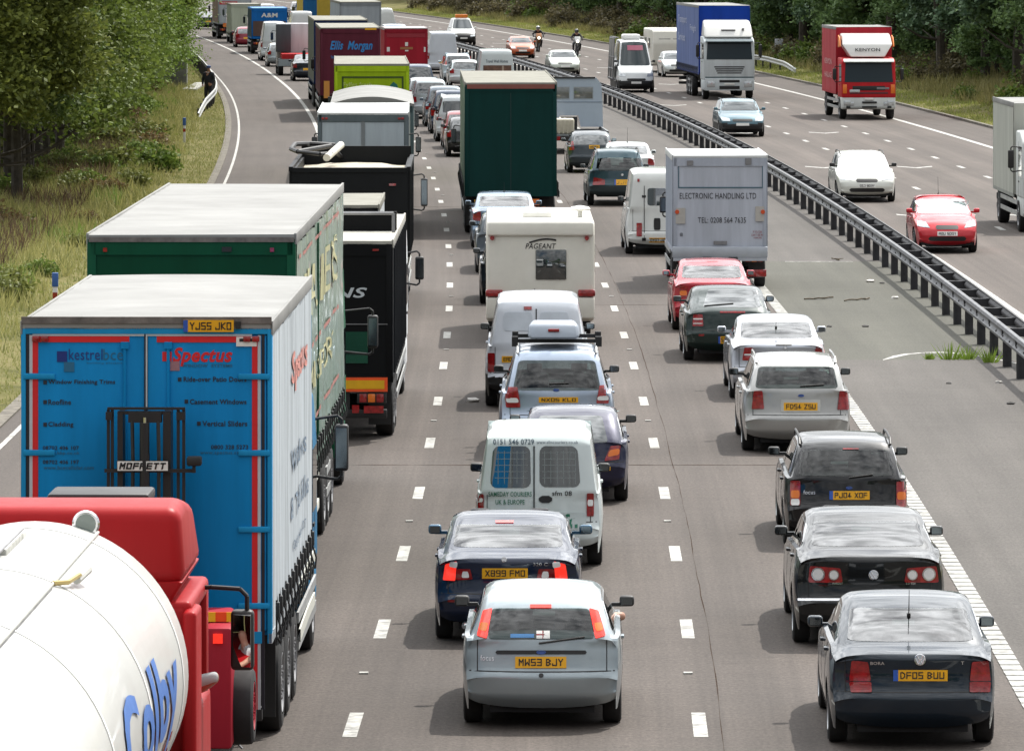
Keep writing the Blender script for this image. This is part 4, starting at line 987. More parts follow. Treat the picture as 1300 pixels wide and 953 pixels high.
def truck_mirror(parent, x0, y, z0, z1, side_, reach=.42, w_=.24, c=None):
    c = c or BLACK; m = MB(); xm = x0 + side_ * reach
    m.hull([(xm + side_ * a, y + b, z) for a in (-w_ / 2, w_ / 2) for b in (-.02, .13) for z in (z0, z1)], [(0, 1, 3, 2), (4, 6, 7, 5), (0, 4, 5, 1), (2, 3, 7, 6), (0, 2, 6, 4), (1, 5, 7, 3)], 0, .035, 3)
    zt = z1 + .10; m.tube([(x0 - side_ * .03, y + .05, zt - .04), (xm - side_ * .05, y + .05, zt), (xm, y + .05, zt - .04), (xm, y + .05, z0 - .06), (xm - side_ * .05, y + .05, z0 - .10), (x0 - side_ * .03, y + .05, z0 - .06)], .018, 7)
    o = m.build('wing_mirror', c, parent)
    m = MB(); m.box(xm - w_ * .40, xm + w_ * .40, y - .026, y - .021, z0 + .04, z1 - .04); m.build('mirror_glass', mat('mirror', (.16, .19, .21), .05, 1, var=.02), o)
def cab(root, y0, C, onc=False):
    W, H, L, z0 = C.get('W', 2.45), C['H'], C.get('L', 2.1), C.get('z0', .45); y1 = y0 + L; wh = W / 2
    p = gpaint(C['col']) ; m = MB(); zs = C.get('zs', 1.55); zt = C.get('zt', 2.45); sl = .16
    poly = [(y0, .95), (y0, H), (y0 + L * .55, H), (y1 - .35, zt + .12), (y1 - sl, zt), (y1, zs), (y1 + .02, .95)]
    m.prism_x(poly, -wh, wh, 0, .07, 3); co = m.build('cab', p, root)
    m = MB(); m.prism_x([(y0 + .2, z0), (y0 + .2, 1.0), (y1, 1.0), (y1 + .03, z0 + .1), (y1 - .05, z0)], -wh * .99, wh * .99, 0, .05, 2); m.build('bumper', gpaint(C.get('bump', C['col'])), co)
    def sy(z): return y1 - sl * (z - zs) / (zt - zs)
    q = wh - .12; m = MB(); m.add([(-q, sy(zs + .03) + .012, zs + .03), (q, sy(zs + .03) + .012, zs + .03), (q * .95, sy(zt - .02) + .012, zt - .02), (-q * .95, sy(zt - .02) + .012, zt - .02)], [(0, 1, 2, 3)])
    m.add([(-q, sy(zs + .03), zs + .03), (q, sy(zs + .03), zs + .03), (q * .95, sy(zt - .02), zt - .02), (-q * .95, sy(zt - .02), zt - .02)], [(0, 1, 2, 3)]); m.grid([m.v[:4] + [m.v[0]], m.v[4:8] + [m.v[4]]]); m.build('windscreen', SCREEN, co)
    for s in (-1, 1):
        m = MB(); m.box(*sorted((s * (wh - .01), s * (wh + .006))), y0 + L * .42, y1 - .25, zs + .05, zt - .12, 0); m.build('side_window', GLASS, co)
        m = MB(); m.box(*sorted((s * (wh - .01), s * (wh + .004))), y0 + L * .38, y0 + L * .39, 1.0, zt); m.box(*sorted((s * (wh - .01), s * (wh + .02))), y0 + L * .42, y0 + L * .52, zs - .12, zs - .08); m.build('door_trim', BLACK, co)
        truck_mirror(co, s * wh, y1 - .3 if not C.get('my') else C['my'], C.get('mz0', 1.95), C.get('mz1', 2.4), s, C.get('reach', .22), .16)
        m = MB(); m.hull([(s * (wh * .55 + a), y1 + .0 + b, 0.62 + c) for a in (0, wh * .38) for b in (0, .05) for c in (0, .16)], [(0, 1, 3, 2), (4, 6, 7, 5), (0, 4, 5, 1), (2, 3, 7, 6), (0, 2, 6, 4), (1, 5, 7, 3)], 0, .02, 2); m.build('headlight', HEADL, co)
    if C.get('defl'):
        d = gpaint(C.get('dcol', C['col'])); hd = C['defl']; m = MB(); tp = lambda y, z: 1 - .18 * max(0, (y - y0) / L)
        m.prism_x([(y0 + .02, H - .05), (y0 + .02, hd), (y0 + .35, hd - .02), (y0 + L * .45, hd - .30), (y0 + L * .8, H + .10), (y0 + L * .86, H - .05)], -wh * .97, wh * .97, 0, .07, 3, tp); m.build('wind_deflector', d, co)
    for it in C.get('front', []):              # (name, x0, z0, x1, z1, mat, depth)
        nm, xa, za, xb, zb_, mt, dp = it; yy = y1 + (0.02 if za < 1.0 else 0) - (max(0, za - zs) * sl / (zt - zs) if za > zs else 0)
        m = MB(); m.box(xa, xb, yy - .03, yy + dp, za, zb_, 0, min(.012, (zb_ - za) * .2)); m.build(nm, mt, co)
    for it in C.get('text', []):
        st, xa, za, xb, zb_, mt, yy, bo = it; m = MB(); m.text(st, lambda u, v: (lerp(xa, xb, u), yy(lerp(za, zb_, v)) if callable(yy) else y1 + yy, lerp(za, zb_, v)), 0, bo); m.build('lettering', mt, co)
    if C.get('visor'):
        m = MB(); m.prism_x([(y1 - sl - .02, zt + .02), (y1 + .12, zt - .02), (y1 + .12, zt + .02), (y1 - sl - .02, zt + .12)], -wh * .93, wh * .93); m.build('sun_visor', C['visor'], co)
    if C.get('beacons'):
        for s in (-1, 1): m = MB(); m.cyl((s * wh * .62, y0 + .5, H), (s * wh * .62, y0 + .5, H + .06), .07, 10, 1); m.cyl((s * wh * .62, y0 + .5, H + .05), (s * wh * .62, y0 + .5, H + .24), .075, 12); m.build('beacon', [AMBER, BLACK], co)
    return co
def chassis(root, L, W, ys, wr=.5, rearlamps=True, twin=True, guard=True, zt=1.05, ww=.29):
    m = MB(); m.box(-.45, .45, .15, L, .62, zt - .02); m.box(-W * .42, W * .42, .3, L - .3, zt - .16, zt - .03)
    for y in ys: m.box(-W * .45, W * .45, y - .07, y + .07, wr - .08, wr + .08)
    m.build('chassis', DARK, root)
    if len(ys):
        for s in (-1, 1): MB().box(*sorted((s * (W / 2 - .05), s * (W / 2 - .42))), ys[0] - wr - .16, ys[0] - wr - .14, .22, zt - .05).build('mudflap', BLACK, root)
    place_wheels(root, ys, W / 2 - ww / 2 - .01, wr, ww, GREYM, True, twin=range(len(ys)) if twin else ())
    if guard:
        m = MB(); m.box(-W * .46, W * .46, .05, .15, .38, .52, 0, .01)
        for s in (-1, 1): m.box(s * .5 - .04, s * .5 + .04, .08, .16, .5, zt - .1)
        m.build('underrun_bar', BLACK, root)
    if rearlamps:
        for s in (-1, 1):
            c = s * W * .36; m = MB(); m.box(c - .24, c + .24, .02, .12, .62, .80, 0, .01); lo = m.build('tail_light', BLACK, root)
            for k, mt in enumerate((RED, AMBER, RED)):
                m = MB(); a = c - .2 + k * .14; m.box(a, a + .12, .0, .03, .64, .78, 0, .01); m.build('lens', mt, lo)
    for s in (-1, 1):
        m = MB()
        for z in (.45, .75): m.box(*sorted((s * (W / 2 - .03), s * (W / 2 - .005))), ys[-1] + .7 if len(ys) and ys[-1] < L * .5 else ys[0] + .6, L - .9 if ys[-1] < L * .5 else max(ys[0] + .7, ys[-1] - .7), z, z + .12)
        if m.v and abs(m.v[0][1] - m.v[2][1]) > .5: m.build('side_guard', STEEL, root)
def lorry(name, label, cat, px, Z, P, group=None, onc=False):
    L, W, H = P['L'], P['W'], P['H']; z0 = P.get('z0', 1.1); C = P.get('cab'); cl = (C.get('L', 2.1) + C.get('gap', .25)) if C else 0
    X = pw(px, Z)[0]; rz = head(Z) + (math.pi if onc else 0) + P.get('yaw', 0)
    loc = Vector((X, Z, 0)) - (Matrix.Rotation(rz, 3, 'Z') @ Vector((0, L + cl, 0)) if onc else Vector((0, 0, 0)))
    root = thing(name, label, cat, loc, rz, group); wh = W / 2; fr = gpaint(P.get('frame', P['rear'])); rc = gpaint(P['rear']); sc_ = P.get('sidem') or gpaint(P.get('side', P['rear']))
    m = MB(); m.box(-wh + .03, wh - .03, .06, L - .02, z0, H - .06); m.build('cargo_box', gpaint(P.get('inner', P['rear'])), root)
    # roof
    rm = P.get('roofm', SHEET); m = MB(); k = P.get('arch', .0); nx = 14; ny = max(6, int(L / .5)); r_ = random.Random(int(px * 7 + Z))
    ph = [r_.uniform(0, 6) for _ in range(3)]
    def zz(a, y): return H + k * (1 - (2 * a - 1) ** 2) + .006 * math.sin(y * 6.3 + ph[0] + a * 2) + .005 * math.sin(y * 13 + ph[1]) - (.0 if k else .01)
    m.grid([[(lerp(-wh, wh, i / nx), lerp(.0, L, j / ny), zz(i / nx, lerp(.0, L, j / ny))) for i in range(nx + 1)] for j in range(ny + 1)])
    m.grid([[(lerp(-wh, wh, i / nx), 0, H - .07) for i in range(nx + 1)], [(lerp(-wh, wh, i / nx), 0, zz(i / nx, 0)) for i in range(nx + 1)]])
    for s in (-1, 1): m.box(*sorted((s * (wh - .02), s * (wh + .012))), 0, L, H - .13, H + .012, 0, .006)
    m.build('roof', rm, root, 60)
    # front bulkhead
    m = MB(); m.box(-wh, wh, L - .04, L, z0, H - .02); m.build('bulkhead', gpaint(P.get('front', P['rear'])), root)
    for s in (-1, 1):
        if P.get('solid'):
            m = MB(); m.box(*sorted((s * (wh - .02), s * wh)), .0, L, z0, H - .1)
            if P.get('ribs'):
                y = .4
                while y < L: m.box(*sorted((s * wh, s * (wh + .03))), y, y + .06, z0 + .05, H - .15); y += P['ribs']
            o = m.build('side_panel', sc_, root)
            for (st, ya, za, yb, zb_, c, bo, sh) in (P.get('sidetxt', []) if s > 0 or P.get('bothtxt') else []):
                m = MB(); m.text(st, lambda u, v: (s * (wh + .006), lerp(ya, yb, u) if s > 0 else lerp(yb, ya, u), lerp(za, zb_, v)), 0, bo, sh); m.build('lettering', c, o)
        else:
            curtain(root, s, s * (wh - .01), .12, L - .06, z0 + .02, H - .13, sc_, seed=int(px) + s, texts=P.get('sidetxt', []) if s > 0 or P.get('bothtxt') else [], straps=not P.get('nostrap'), amp=P.get('camp', .012))
        m = MB(); m.box(*sorted((s * (wh - .03), s * (wh + .004))), .0, L, z0 - .08, z0 + .02); m.build('side_rail', P.get('railm', fr), root)
    # rear frame
    m = MB()
    for s in (-1, 1): m.box(*sorted((s * (wh - P.get('fpost', .11)), s * (wh + .002))), -.0, .14, z0 - .08, H - .06, 0, .006)
    m.box(-wh + .04, wh - .04, -.0, .12, H - P.get('ftop', .26), H - .06); m.box(-wh + .1, wh - .1, .0, .12, z0 - .08, z0 + .04)
    m.build('rear_frame', fr, root)
    if P.get('door', 'doors') == 'doors':
        for s in (-1, 1):
            m = MB(); a, b = sorted((s * .012, s * (wh - P.get('fpost', .11) - .01))); m.box(a, b, .015, .06, z0 + .05, H - P.get('ftop', .26) - .01, 0, .008)
            do = m.build('rear_door', rc, root)
            if not P.get('nobars'):
                m = MB()
                for bx in (s * .22,): m.cyl((bx, .0, z0), (bx, .0, H - .22), .017, 8); m.box(bx - .04, bx + .04, -.02, .02, H - .27, H - .20); m.box(bx - .04, bx + .04, -.02, .02, z0 + .02, z0 + .1)
                m.build('locking_bar', P.get('barm', rc), do)
                for zz_ in np.linspace(z0 + .3, H - .55, P.get('nh', 4)):
                    m = MB(); a, b = sorted((s * (wh - .02), s * (wh - .34))); m.box(a, b, -.012, .015, zz_ - .03, zz_ + .03, 0, .01); m.build('hinge', fr, do)
    elif P['door'] == 'shutter':
        m = MB(); z = z0 + .05
        while z < H - .3: m.box(-wh + .12, wh - .12, .03, .06, z, z + .115, 0, .006); z += .12
        m.build('roller_shutter', rc, root)
    else:
        m = MB(); m.box(-wh + .1, wh - .1, .02, .06, z0 + .04, H - .26); m.build('rear_door', rc, root)
    for it in P.get('txt', []):
        st, x0, za, x1, zb_, mt = it[:6]; m = MB(); m.text(st, box_fn('rear', x0, za, x1, zb_, it[8] if len(it) > 8 else .008), 0, it[6] if len(it) > 6 else 0, it[7] if len(it) > 7 else 0); m.build('lettering', mt, root)
    for it in P.get('patch', []):              # (name, x0,z0,x1,z1,mat[,y])
        nm, x0, za, x1, zb_, mt = it[:6]; y = it[6] if len(it) > 6 else .008; m = MB(); m.box(x0, x1, y, y + .02, za, zb_); m.build(nm, mt, root)
    if P.get('plate'):
        x0, za, x1, zb_, st, gb = P['plate']; m = MB(); y = P.get('plate_y', -.012); m.box(x0, x1, y, y + .02, za, zb_, 0)
        dx = x1 - x0; dz = zb_ - za
        if gb: m.box(x0, x0 + dx * .09, y - .003, y, za, zb_, 2)
        gv, gf = stroke_geo(st); bf = box_fn('rear', x0 + dx * (.13 if gb else .06), za + dz * .18, x1 - dx * .05, zb_ - dz * .18, y - .005); m.add([bf(u, v) for u, v in gv], gf, 1); m.build('number_plate', [YEL, INK, PBLUE], root)
    if P.get('toplights'):
        for s in (-1, 1):
            for k in (0, 1):
                m = MB(); a = s * (wh - .2) + k * .09 - .09; m.box(a, a + .075, -.02, .01, H - .20, H - .14, 0, .01); m.build('marker_light', P['toplights'], root)
    chassis(root, L + (cl if C else 0) - .2, W, P['axles'], P.get('wr', .5), P.get('lamps', True), zt=z0, guard=P.get('guard', True), twin=P.get('twin', False), ww=P.get('ww', .3))
    if C:
        cab(root, L + C.get('gap', .25), C, onc)
        fa = L + C.get('gap', .25) + C.get('L', 2.1) - 1.15
        h, t = wheel_mb(P.get('wr', .5), .3, True)
        for s in (-1, 1):
            wo = h.build('wheel', GREYM, root); t.build('tyre', RUBBER, wo); wo.location = (s * (W / 2 - .19), fa, P.get('wr', .5))
    return root
# ---------------------------------------------------------------- people
def person(label, loc, rz, joints, links, mats, regions, extras=None, group=None):
    """joints {name:(co, radius)}, links [(a,b)], regions {name: material index}"""
    names = list(joints); idx = {n: i for i, n in enumerate(names)}
    me = bpy.data.meshes.new('p'); me.from_pydata([joints[n][0] for n in names], [(idx[a], idx[b]) for a, b in links], []); o = bpy.data.objects.new('p', me); col.objects.link(o)
    mod = o.modifiers.new('s', 'SKIN'); sv = me.skin_vertices[0].data
    for n in names: r_ = joints[n][1]; sv[idx[n]].radius = (r_, r_) if not isinstance(r_, tuple) else r_
    sv[0].use_root = True; mod.use_smooth_shade = True; m2 = o.modifiers.new('u', 'SUBSURF'); m2.levels = m2.render_levels = 2
    dg = bpy.context.evaluated_depsgraph_get(); res = bpy.data.meshes.new_from_object(o.evaluated_get(dg)); bpy.data.objects.remove(o); bpy.data.meshes.remove(me)
    for m in mats: res.materials.append(m)
    seg = [(Vector(joints[a][0]), Vector(joints[b][0]), regions.get(b, regions.get(a, 0))) for a, b in links]
    for p in res.polygons:
        c = p.center; best = 1e9
        for a, b, r_ in seg:
            ab = b - a; t = max(0, min(1, (c - a).dot(ab) / max(1e-9, ab.length_squared))); d = (c - a - ab * t).length
            if d < best: best = d; p.material_index = r_
        p.use_smooth = True
    root = thing('person', label, 'person', loc, rz, group); bo = obj_me('figure', res, root)
    for nm, mb, mt in (extras or []): mb.build(nm, mt, bo)
    return root
SKIN = mat('skin', (.42, .22, .15), .5, var=.08)
# ================================================================ vehicles in the photograph
def P_(c): return paint(c)
SILV = paint((.42, .44, .46), .7, .28)
def q4(x0, yb, x1, yt): return [(x0, yb), (x1, yb), (x1, yt), (x0, yt)]     # pixel quad
QG = 'cars and vans queuing in the middle lane'; Q3 = 'cars and vans queuing in the lane beside the median'; Q1 = 'vehicles queuing in the lorry lane'; QO = 'vehicles driving towards the bridge'
# ---- middle lane, near to far
car('hatchback_car', 'pale silver hatchback with tall red and orange corner lights, nearest in the middle lane', 'car', 688, 65.2,
    dict(kind='hatch', L=4.15, W=1.70, H=1.43, wb=.97, wt=1.30, slope=.34, paint=paint((.31, .36, .385), .5, .3), px=1, tumble=.34,
         rwin=[[(619, 811), (755, 811), (748, 771.5), (624, 771.5)]],
         lights=[([(605, 806), (618, 810), (625, 771), (613, 774)], REDLIT, [([(608, 799), (617, 801), (620, 790), (610, 789)], AMBER)]),
                 ([(756, 810), (769, 806), (760, 774), (748, 771)], REDLIT, [([(757, 801), (766, 799), (764, 789), (754, 790)], AMBER)])],
         hi=(q4(673, 771, 700, 766.5), REDLIT), plate=(q4(654, 847.5, 719, 833), 'MW53 BJY'),
         recess=[(q4(629, 830, 745, 825), BLACK)], badge=(687, 827.5, .05, 'oval'), wiper=((684, 816), (742, 808)),
         txt=[('focus', 610, 838, 627, 831, CHROME, 0)], marks=[(q4(648, 809, 678, 804), mat('sticker', (.05, .2, .45), .4), 'sticker', 0), (q4(681, 810, 698, 800), WHT, 'flag_sticker', 0), (q4(681, 806, 698, 804), RED, 'flag_cross', 0), (q4(688.5, 810, 690.5, 800), RED, 'flag_cross', 0), (q4(684, 859.5, 690, 854), BLACK, 'boot_lock', .3)], mirm=BLACK, openwin=1, rcut=.07), QG)
BMWR = [([(562, 736), (578, 737), (580, 712), (565, 716)], REDLIT, [([(570, 719), (580, 721), (581, 713), (571, 713)], CLEAR)]), ([(579, 736), (600, 735), (597, 722), (580, 722)], RED, [([(586, 733), (596, 733), (594, 725), (587, 725)], CLEAR)]),
        ([(705, 737), (721, 736), (718, 716), (703, 712)], REDLIT, [([(702, 721), (712, 719), (711, 713), (701, 713)], CLEAR)]), ([(681, 735), (704, 736), (703, 722), (684, 722)], RED, [([(687, 733), (697, 733), (696, 725), (689, 725)], CLEAR)])]
car('saloon_car', 'dark navy saloon with lit brake lights behind the white courier van', 'car', 644, 73.0,
    dict(kind='saloon', L=4.45, W=1.745, H=1.40, dk=1.01, dlen=.58, slope=.75, paint=paint('#071a34', .1), px=1, lights=BMWR, plate=(q4(612, 734, 670, 721), 'X899 FMO'),
         badge=(640, 710, .035, 'ring'), hi=(q4(629, 663, 652, 660), REDLIT), txt=[('320 CI', 677, 718, 697, 714, CHROME, 0)], marks=[(q4(568, 764, 586, 761), RED, 'reflector')], exhaust=-.5, mirm=paint('#2a5570', .3)), QG)
VW_ = paint((.60, .66, .66), .0, .4)
GRN = mat('green_lettering', '#1d6b52', .5); NAVY = mat('navy_lettering', '#1e3a4c', .5)
car('delivery_van', 'small white courier van with two caged rear windows and green lettering', 'van', 684, 81.6,
    dict(kind='van', L=4.3, W=1.70, H=1.80, wb=1.0, wt=1.66, nose=.95, tumble=.13, ledge=.02, trim=.0, paint=VW_, px=1, rr=1,
         rwin=[[(622, 619), (674, 619), (673, 566), (626, 566)], [(685, 618), (737, 618), (733, 566), (685, 566)]], rrnd=.14, panel=1,
         lights=[(q4(604, 645, 614, 627), RED, [(q4(605, 637, 613, 632), CLEAR)]), (q4(745, 655, 754, 626), RED, [(q4(746, 642, 753, 634), CLEAR)])], mirm=BLACK, mz=1.08,
         txt=[('0151 546 0729', 626, 564, 678, 557, NAVY, .012), ('www.sfmcouriers.co.uk', 681, 563, 734, 559, NAVY, 0), ('SAMEDAY COURIERS', 620, 630, 675, 624, GRN, .012), ('UK & EUROPE', 629, 640, 666, 634, GRN, .012),
              ('sfm 08', 701, 629, 726, 623, INK, .012), ('sfm', 706, 670, 740, 652, GRN, .03)],
         marks=[*[(q4(x, 614, x + .7, 572), mat('cage_wire', (.22, .25, .25), .4), 'cage_wire', 0) for x in (632, 640, 648, 656, 664, 691, 699, 707, 715, 723, 730)], *[(q4(a, y + .7, a + 42, y), mat('cage_wire', (.22, .25, .25), .4), 'cage_wire', 0) for a in (628, 688) for y in (574, 582, 590, 598, 606)], (q4(684, 638, 701, 629), BLACK, 'door_handle', .3), (q4(677, 668, 679, 566), mat('seam', (.05, .06, .06), .6), 'door_seam', 0), (q4(706, 672, 744, 650), mat('pale_panel', (.5, .56, .56), .5), 'tailgate_recess')]), QG)
car('hatchback_car', 'dark purple blue hatchback with sunroof between the courier van and silver off-roader', 'car', 728, 90.8,
    dict(kind='hatch', L=3.83, W=1.635, H=1.36, wb=.92, wt=1.24, slope=.42, paint=paint('#161836', .3), px=1, solidrear=1, rwin=[[(677, 562), (772, 562), (764, 527), (685, 527)]],
         lights=[([(767, 585), (786, 583), (788, 565), (775, 566)], RED, [([(771, 580), (786, 577), (787, 569), (774, 571)], AMBER)])], mirm=BLACK, marks=[(q4(752, 597, 775, 592), YEL, 'number_plate', 0)]), QG)
bx = mat('pale_blue_silver', (.36, .42, .50), .3, .6)
r_, sf_ = car('off_roader', 'pale blue silver off-roader with a roof box behind the white panel van', 'car', 707, 98.6,
    dict(kind='suv', L=4.57, W=1.86, H=1.73, wb=1.06, wt=1.55, slope=.30, wr=.36, trim=.62, fbz=1.12, zb=.3, sill=.32, paint=paint((.33, .39, .48), .6, .3), trimm=mat('grey_cladding', (.10, .12, .14), .5), px=1,
         lights=[([(642, 517), (661, 517), (657, 491), (641, 491)], RED, [([(643, 511), (659, 511), (657, 505), (642, 505)], CLEAR)]), ([(757, 512), (773, 512), (772, 488), (761, 489)], RED, [([(758, 508), (773, 508), (772, 502), (759, 503)], CLEAR)])],
         plate=(q4(684, 511, 734, 504), 'NX05 KLO'), badge=(706, 495, .05, 'oval'), wiper=((697, 487), (722, 486)), txt=[], rails=1, railm=STEEL, mirm=BLACK), QG)
t = thing('roof_box', 'grey silver roof box strapped on the off-roader', 'roof box', r_.location + Vector((0, 0, 0)), r_.rotation_euler.z)
m = MB(); m.hull([(x, y, z) for y, z, w_ in ((.65, 1.86, .42), (2.75, 1.86, .40)) for x in (-w_ - .05, w_ - .05)] + [(x, y, z) for y, z, w_ in ((.8, 2.10, .40), (2.5, 2.05, .36)) for x in (-w_ - .05, w_ - .05)], [(0, 1, 3, 2), (4, 6, 7, 5), (0, 4, 5, 1), (2, 3, 7, 6), (0, 2, 6, 4), (1, 5, 7, 3)], 0, .07, 3); m.build('shell', mat('roof_box_grey', (.28, .32, .38), .35), t)
m = MB(); m.box(-.14, .04, .70, .74, 1.97, 2.02, 0, .01); m.build('latch', RED, t)
m = MB()
for y in (.95, 2.2): m.box(-.7, .7, y, y + .05, 1.78, 1.84); m.box(-.72, -.62, y - .02, y + .07, 1.72, 1.88); m.box(.62, .72, y - .02, y + .07, 1.72, 1.88)
m.build('roof_bar', BLACK, t)
car('panel_van', 'white panel van with windowless rear doors following the caravan', 'van', 683, 109,
    dict(kind='van', L=4.75, W=1.88, H=1.93, wb=1.1, wt=1.74, slope=.14, nose=1.0, tumble=.17, ledge=.03, paint=paint((.64, .68, .74), 0, .4), px=1, nowin=1, panel=1,
         lights=[(q4(619, 472, 628, 448), RED), (q4(737, 470, 745, 448), RED)], plate=(q4(637, 460, 668, 452), 'EA03 FTU'), hi=(q4(665, 393, 675, 389), RED), trim=.55,
         marks=[(q4(680, 462, 681.5, 392), BLACK, 'door_seam', 0), (q4(639, 420, 676, 396), mat('pressed_panel', (.55, .60, .66), .45), 'door_pressing'), (q4(685, 420, 722, 396), mat('pressed_panel', (.55, .60, .66), .45), 'door_pressing')], mirm=BLACK), QG)
# ---- caravan
def caravan(px, Z, W, H, L, label, front=False, lod=False):
    X = pw(px, Z)[0]; rz = head(Z) + (math.pi if front else 0); loc = Vector((X, Z, 0)) - (Matrix.Rotation(rz, 3, 'Z') @ Vector((0, L, 0)) if front else Vector((0, 0, 0)))
    t = thing('caravan', label, 'caravan', loc, rz); wh = W / 2; cm = mat('caravan_cream', (.68, .66, .59), .4, 0, .3, .06)
    m = MB(); m.prism_x([(0.04, .45), (0, .6), (.0, 2.2), (.10, H - .05), (.3, H), (L - .7, H), (L - .25, H - .12), (L - .02, 1.7), (L, .6), (L - .1, .45)], -wh, wh, 0, .09, 4); b = m.build('body', cm, t)
    m = MB(); m.hull([(s * (wh * .98), y, z) for s in (-1, 1) for y, z in ((-.07, H - .32), (-.05, H - .03), (.2, H - .32), (.2, H + .01))], [(0, 1, 3, 2), (4, 6, 7, 5), (0, 4, 5, 1), (2, 3, 7, 6), (0, 2, 6, 4), (1, 5, 7, 3)], 0, .05, 3)
    m.build('rear_cowl', cm, t)
    m = MB(); m.hull([(s * (wh * 1.0), y, z) for s in (-1, 1) for y, z in ((-.06, .50), (-.08, .95), (.2, .5), (.2, .95))], [(0, 1, 3, 2), (4, 6, 7, 5), (0, 4, 5, 1), (2, 3, 7, 6), (0, 2, 6, 4), (1, 5, 7, 3)], 0, .05, 3); m.build('rear_bumper', cm, t)
    if not front:
        sx = lambda p_: (p_ - px) * Z / FP; sz = lambda p_: CH - (p_ + 90) * Z / FP
        m = MB(); m.box(sx(680), sx(719), -.03, .02, sz(355), sz(317), 0, .02); wo = m.build('rear_window', GLASS, t)
        for p_ in (625, 745):
            m = MB(); m.cyl((sx(p_), -.09, sz(302)), (sx(p_), 0, sz(302)), .045, 14); m.build('marker_light', RED, t)
        for s in (-1, 1):
            m = MB(); m.hull([(s * x, y, z) for x in (wh - .34, wh + .01) for y in (-.1, .1) for z in (.96, 1.1)], [(0, 1, 3, 2), (4, 6, 7, 5), (0, 4, 5, 1), (2, 3, 7, 6), (0, 2, 6, 4), (1, 5, 7, 3)], 0, .03, 2); m.build('tail_light', RED, t)
        m = MB(); m.text('PAGEANT', lambda u, v: (sx(lerp(667, 706, u)), -.008, sz(lerp(316, 309, v))), 0, .01, .25)
        pr = [(670, 308, 690, 304), (678, 306, 704, 305)]
        arc = [(sx(672 + 34 * k / 8), -.008, sz(308 - 4.5 * math.sin(k / 8 * 2.4))) for k in range(9)]
        m.tube(arc, .018, 6); m.build('lettering', INK, t)
        m = MB(); m.cyl((sx(686.5), -.004, sz(371)), (sx(686.5), .01, sz(371)), .07, 20); m.v = [(sx(686.5) + (x - sx(686.5)) * 1.3, y, sz(371) + (z - sz(371)) * .55) for x, y, z in m.v]; m.build('badge', NAVY, t)
        m = MB(); m.box(sx(678), sx(679.5), -.004, .01, 1.0, sz(366)); m.build('panel_seam', mat('seam_grey', (.3, .3, .28), .6), t)
        m = MB(); m.cyl((.82, 1.4, H), (.82, 1.4, H + .14), .05, 10); m.lathe((.82, 1.4, H + .12), (0, 0, 1), [(0, .02), (.02, .2), (.05, .22), (.09, .18), (.12, .02)], 20); m.build('aerial_dome', WHT, t)
        m = MB(); m.hull([(-.35 + a, 1.2 + b, H + c) for a in (0, .6) for b in (0, .9) for c in (-.02, .12)], [(0, 1, 3, 2), (4, 6, 7, 5), (0, 4, 5, 1), (2, 3, 7, 6), (0, 2, 6, 4), (1, 5, 7, 3)], 0, .04, 2); m.build('roof_light', WHT, t)
    else:
        m = MB(); m.box(-wh * .7, -wh * .05, L - .22, L - .10, 1.35, 2.0, 0, .03); m.build('front_window', GLASS, t); m = MB(); m.box(wh * .05, wh * .7, L - .22, L - .10, 1.35, 2.0, 0, .03); m.build('front_window', GLASS, t)
    for s in (-1, 1):
        for a in (.8, 3.2):
            m = MB(); m.box(*sorted((s * (wh - .01), s * (wh + .02))), a, a + 1.1, 1.4, 2.0, 0, .01); m.build('side_window', GLASS, t)
    m = MB(); m.box(-.5, .5, .2, L - .3, .38, .5); m.tube([(-.45, L - .3, .45), (0, L + 1.2, .45), (.45, L - .3, .45)], .04); m.box(-wh + .1, wh - .1, .1, .2, .3, .46); m.build('chassis', DARK, t)
    place_wheels(t, [L * .42], wh - .14, .33, .2, RIM); return t
caravan(686, 126, 2.2, 2.5, 6.6, 'cream touring caravan with a small dark rear window in the middle lane')
car('hatchback_car', 'dark car peeping out past the left side of the caravan', 'car', 657, 139, dict(kind='hatch', L=4.2, W=1.72, H=1.45, paint=paint('#20282e'), wr=.31, far=1), QG)
car('saloon_car', 'dark estate just behind the blue silver saloon, mostly hidden by the caravan', 'car', 648, 151.5, dict(kind='estate', L=4.4, W=1.74, H=1.46, paint=paint('#39434b'), wr=.31, far=1), QG)
car('saloon_car', 'blue silver saloon tailgating the tall dark green lorry', 'car', 641, 163.5, dict(kind='saloon', L=4.5, W=1.80, H=1.44, dk=1.0, paint=paint('#6f8396', .5), wr=.32, aerial=(1.6, .25),
    lights=[([(.62, .72), (.84, .74), (.86, 1.0), (.64, .98)], RED)], plate=(rect(-.26, .62, .26, .74), 'KP02 XZT')), QG)
# ---- tall green lorry
lorry('curtainsider_lorry', 'tall dark green box lorry with a pale roof in the middle lane', 'lorry', 648.5, 170.5, dict(L=14.5, W=2.52, H=4.2, z0=1.15, rear='#01302d', front='#01302d', frame='#01302d', side='#6f7f6c', solid=0, roofm=CREAM, door='flat', nobars=1,
    axles=[1.9, 3.2, 4.5], patch=[('top_rail', -1.2, 4.02, 1.2, 4.14, mat('rust_red', (.20, .06, .045), .6), -.01), ('door_seam', -.008, 1.2, .008, 3.9, mat('dark_seam', (.01, .03, .03), .6)), ('marker_board', .42, .83, .78, 1.0, AMBER, -.02)],
    plate=(-1.0, .68, -.55, .98, 'N654', 0), plate_y=-.03, cab=dict(H=3.1, col='#26483c', W=2.45)))
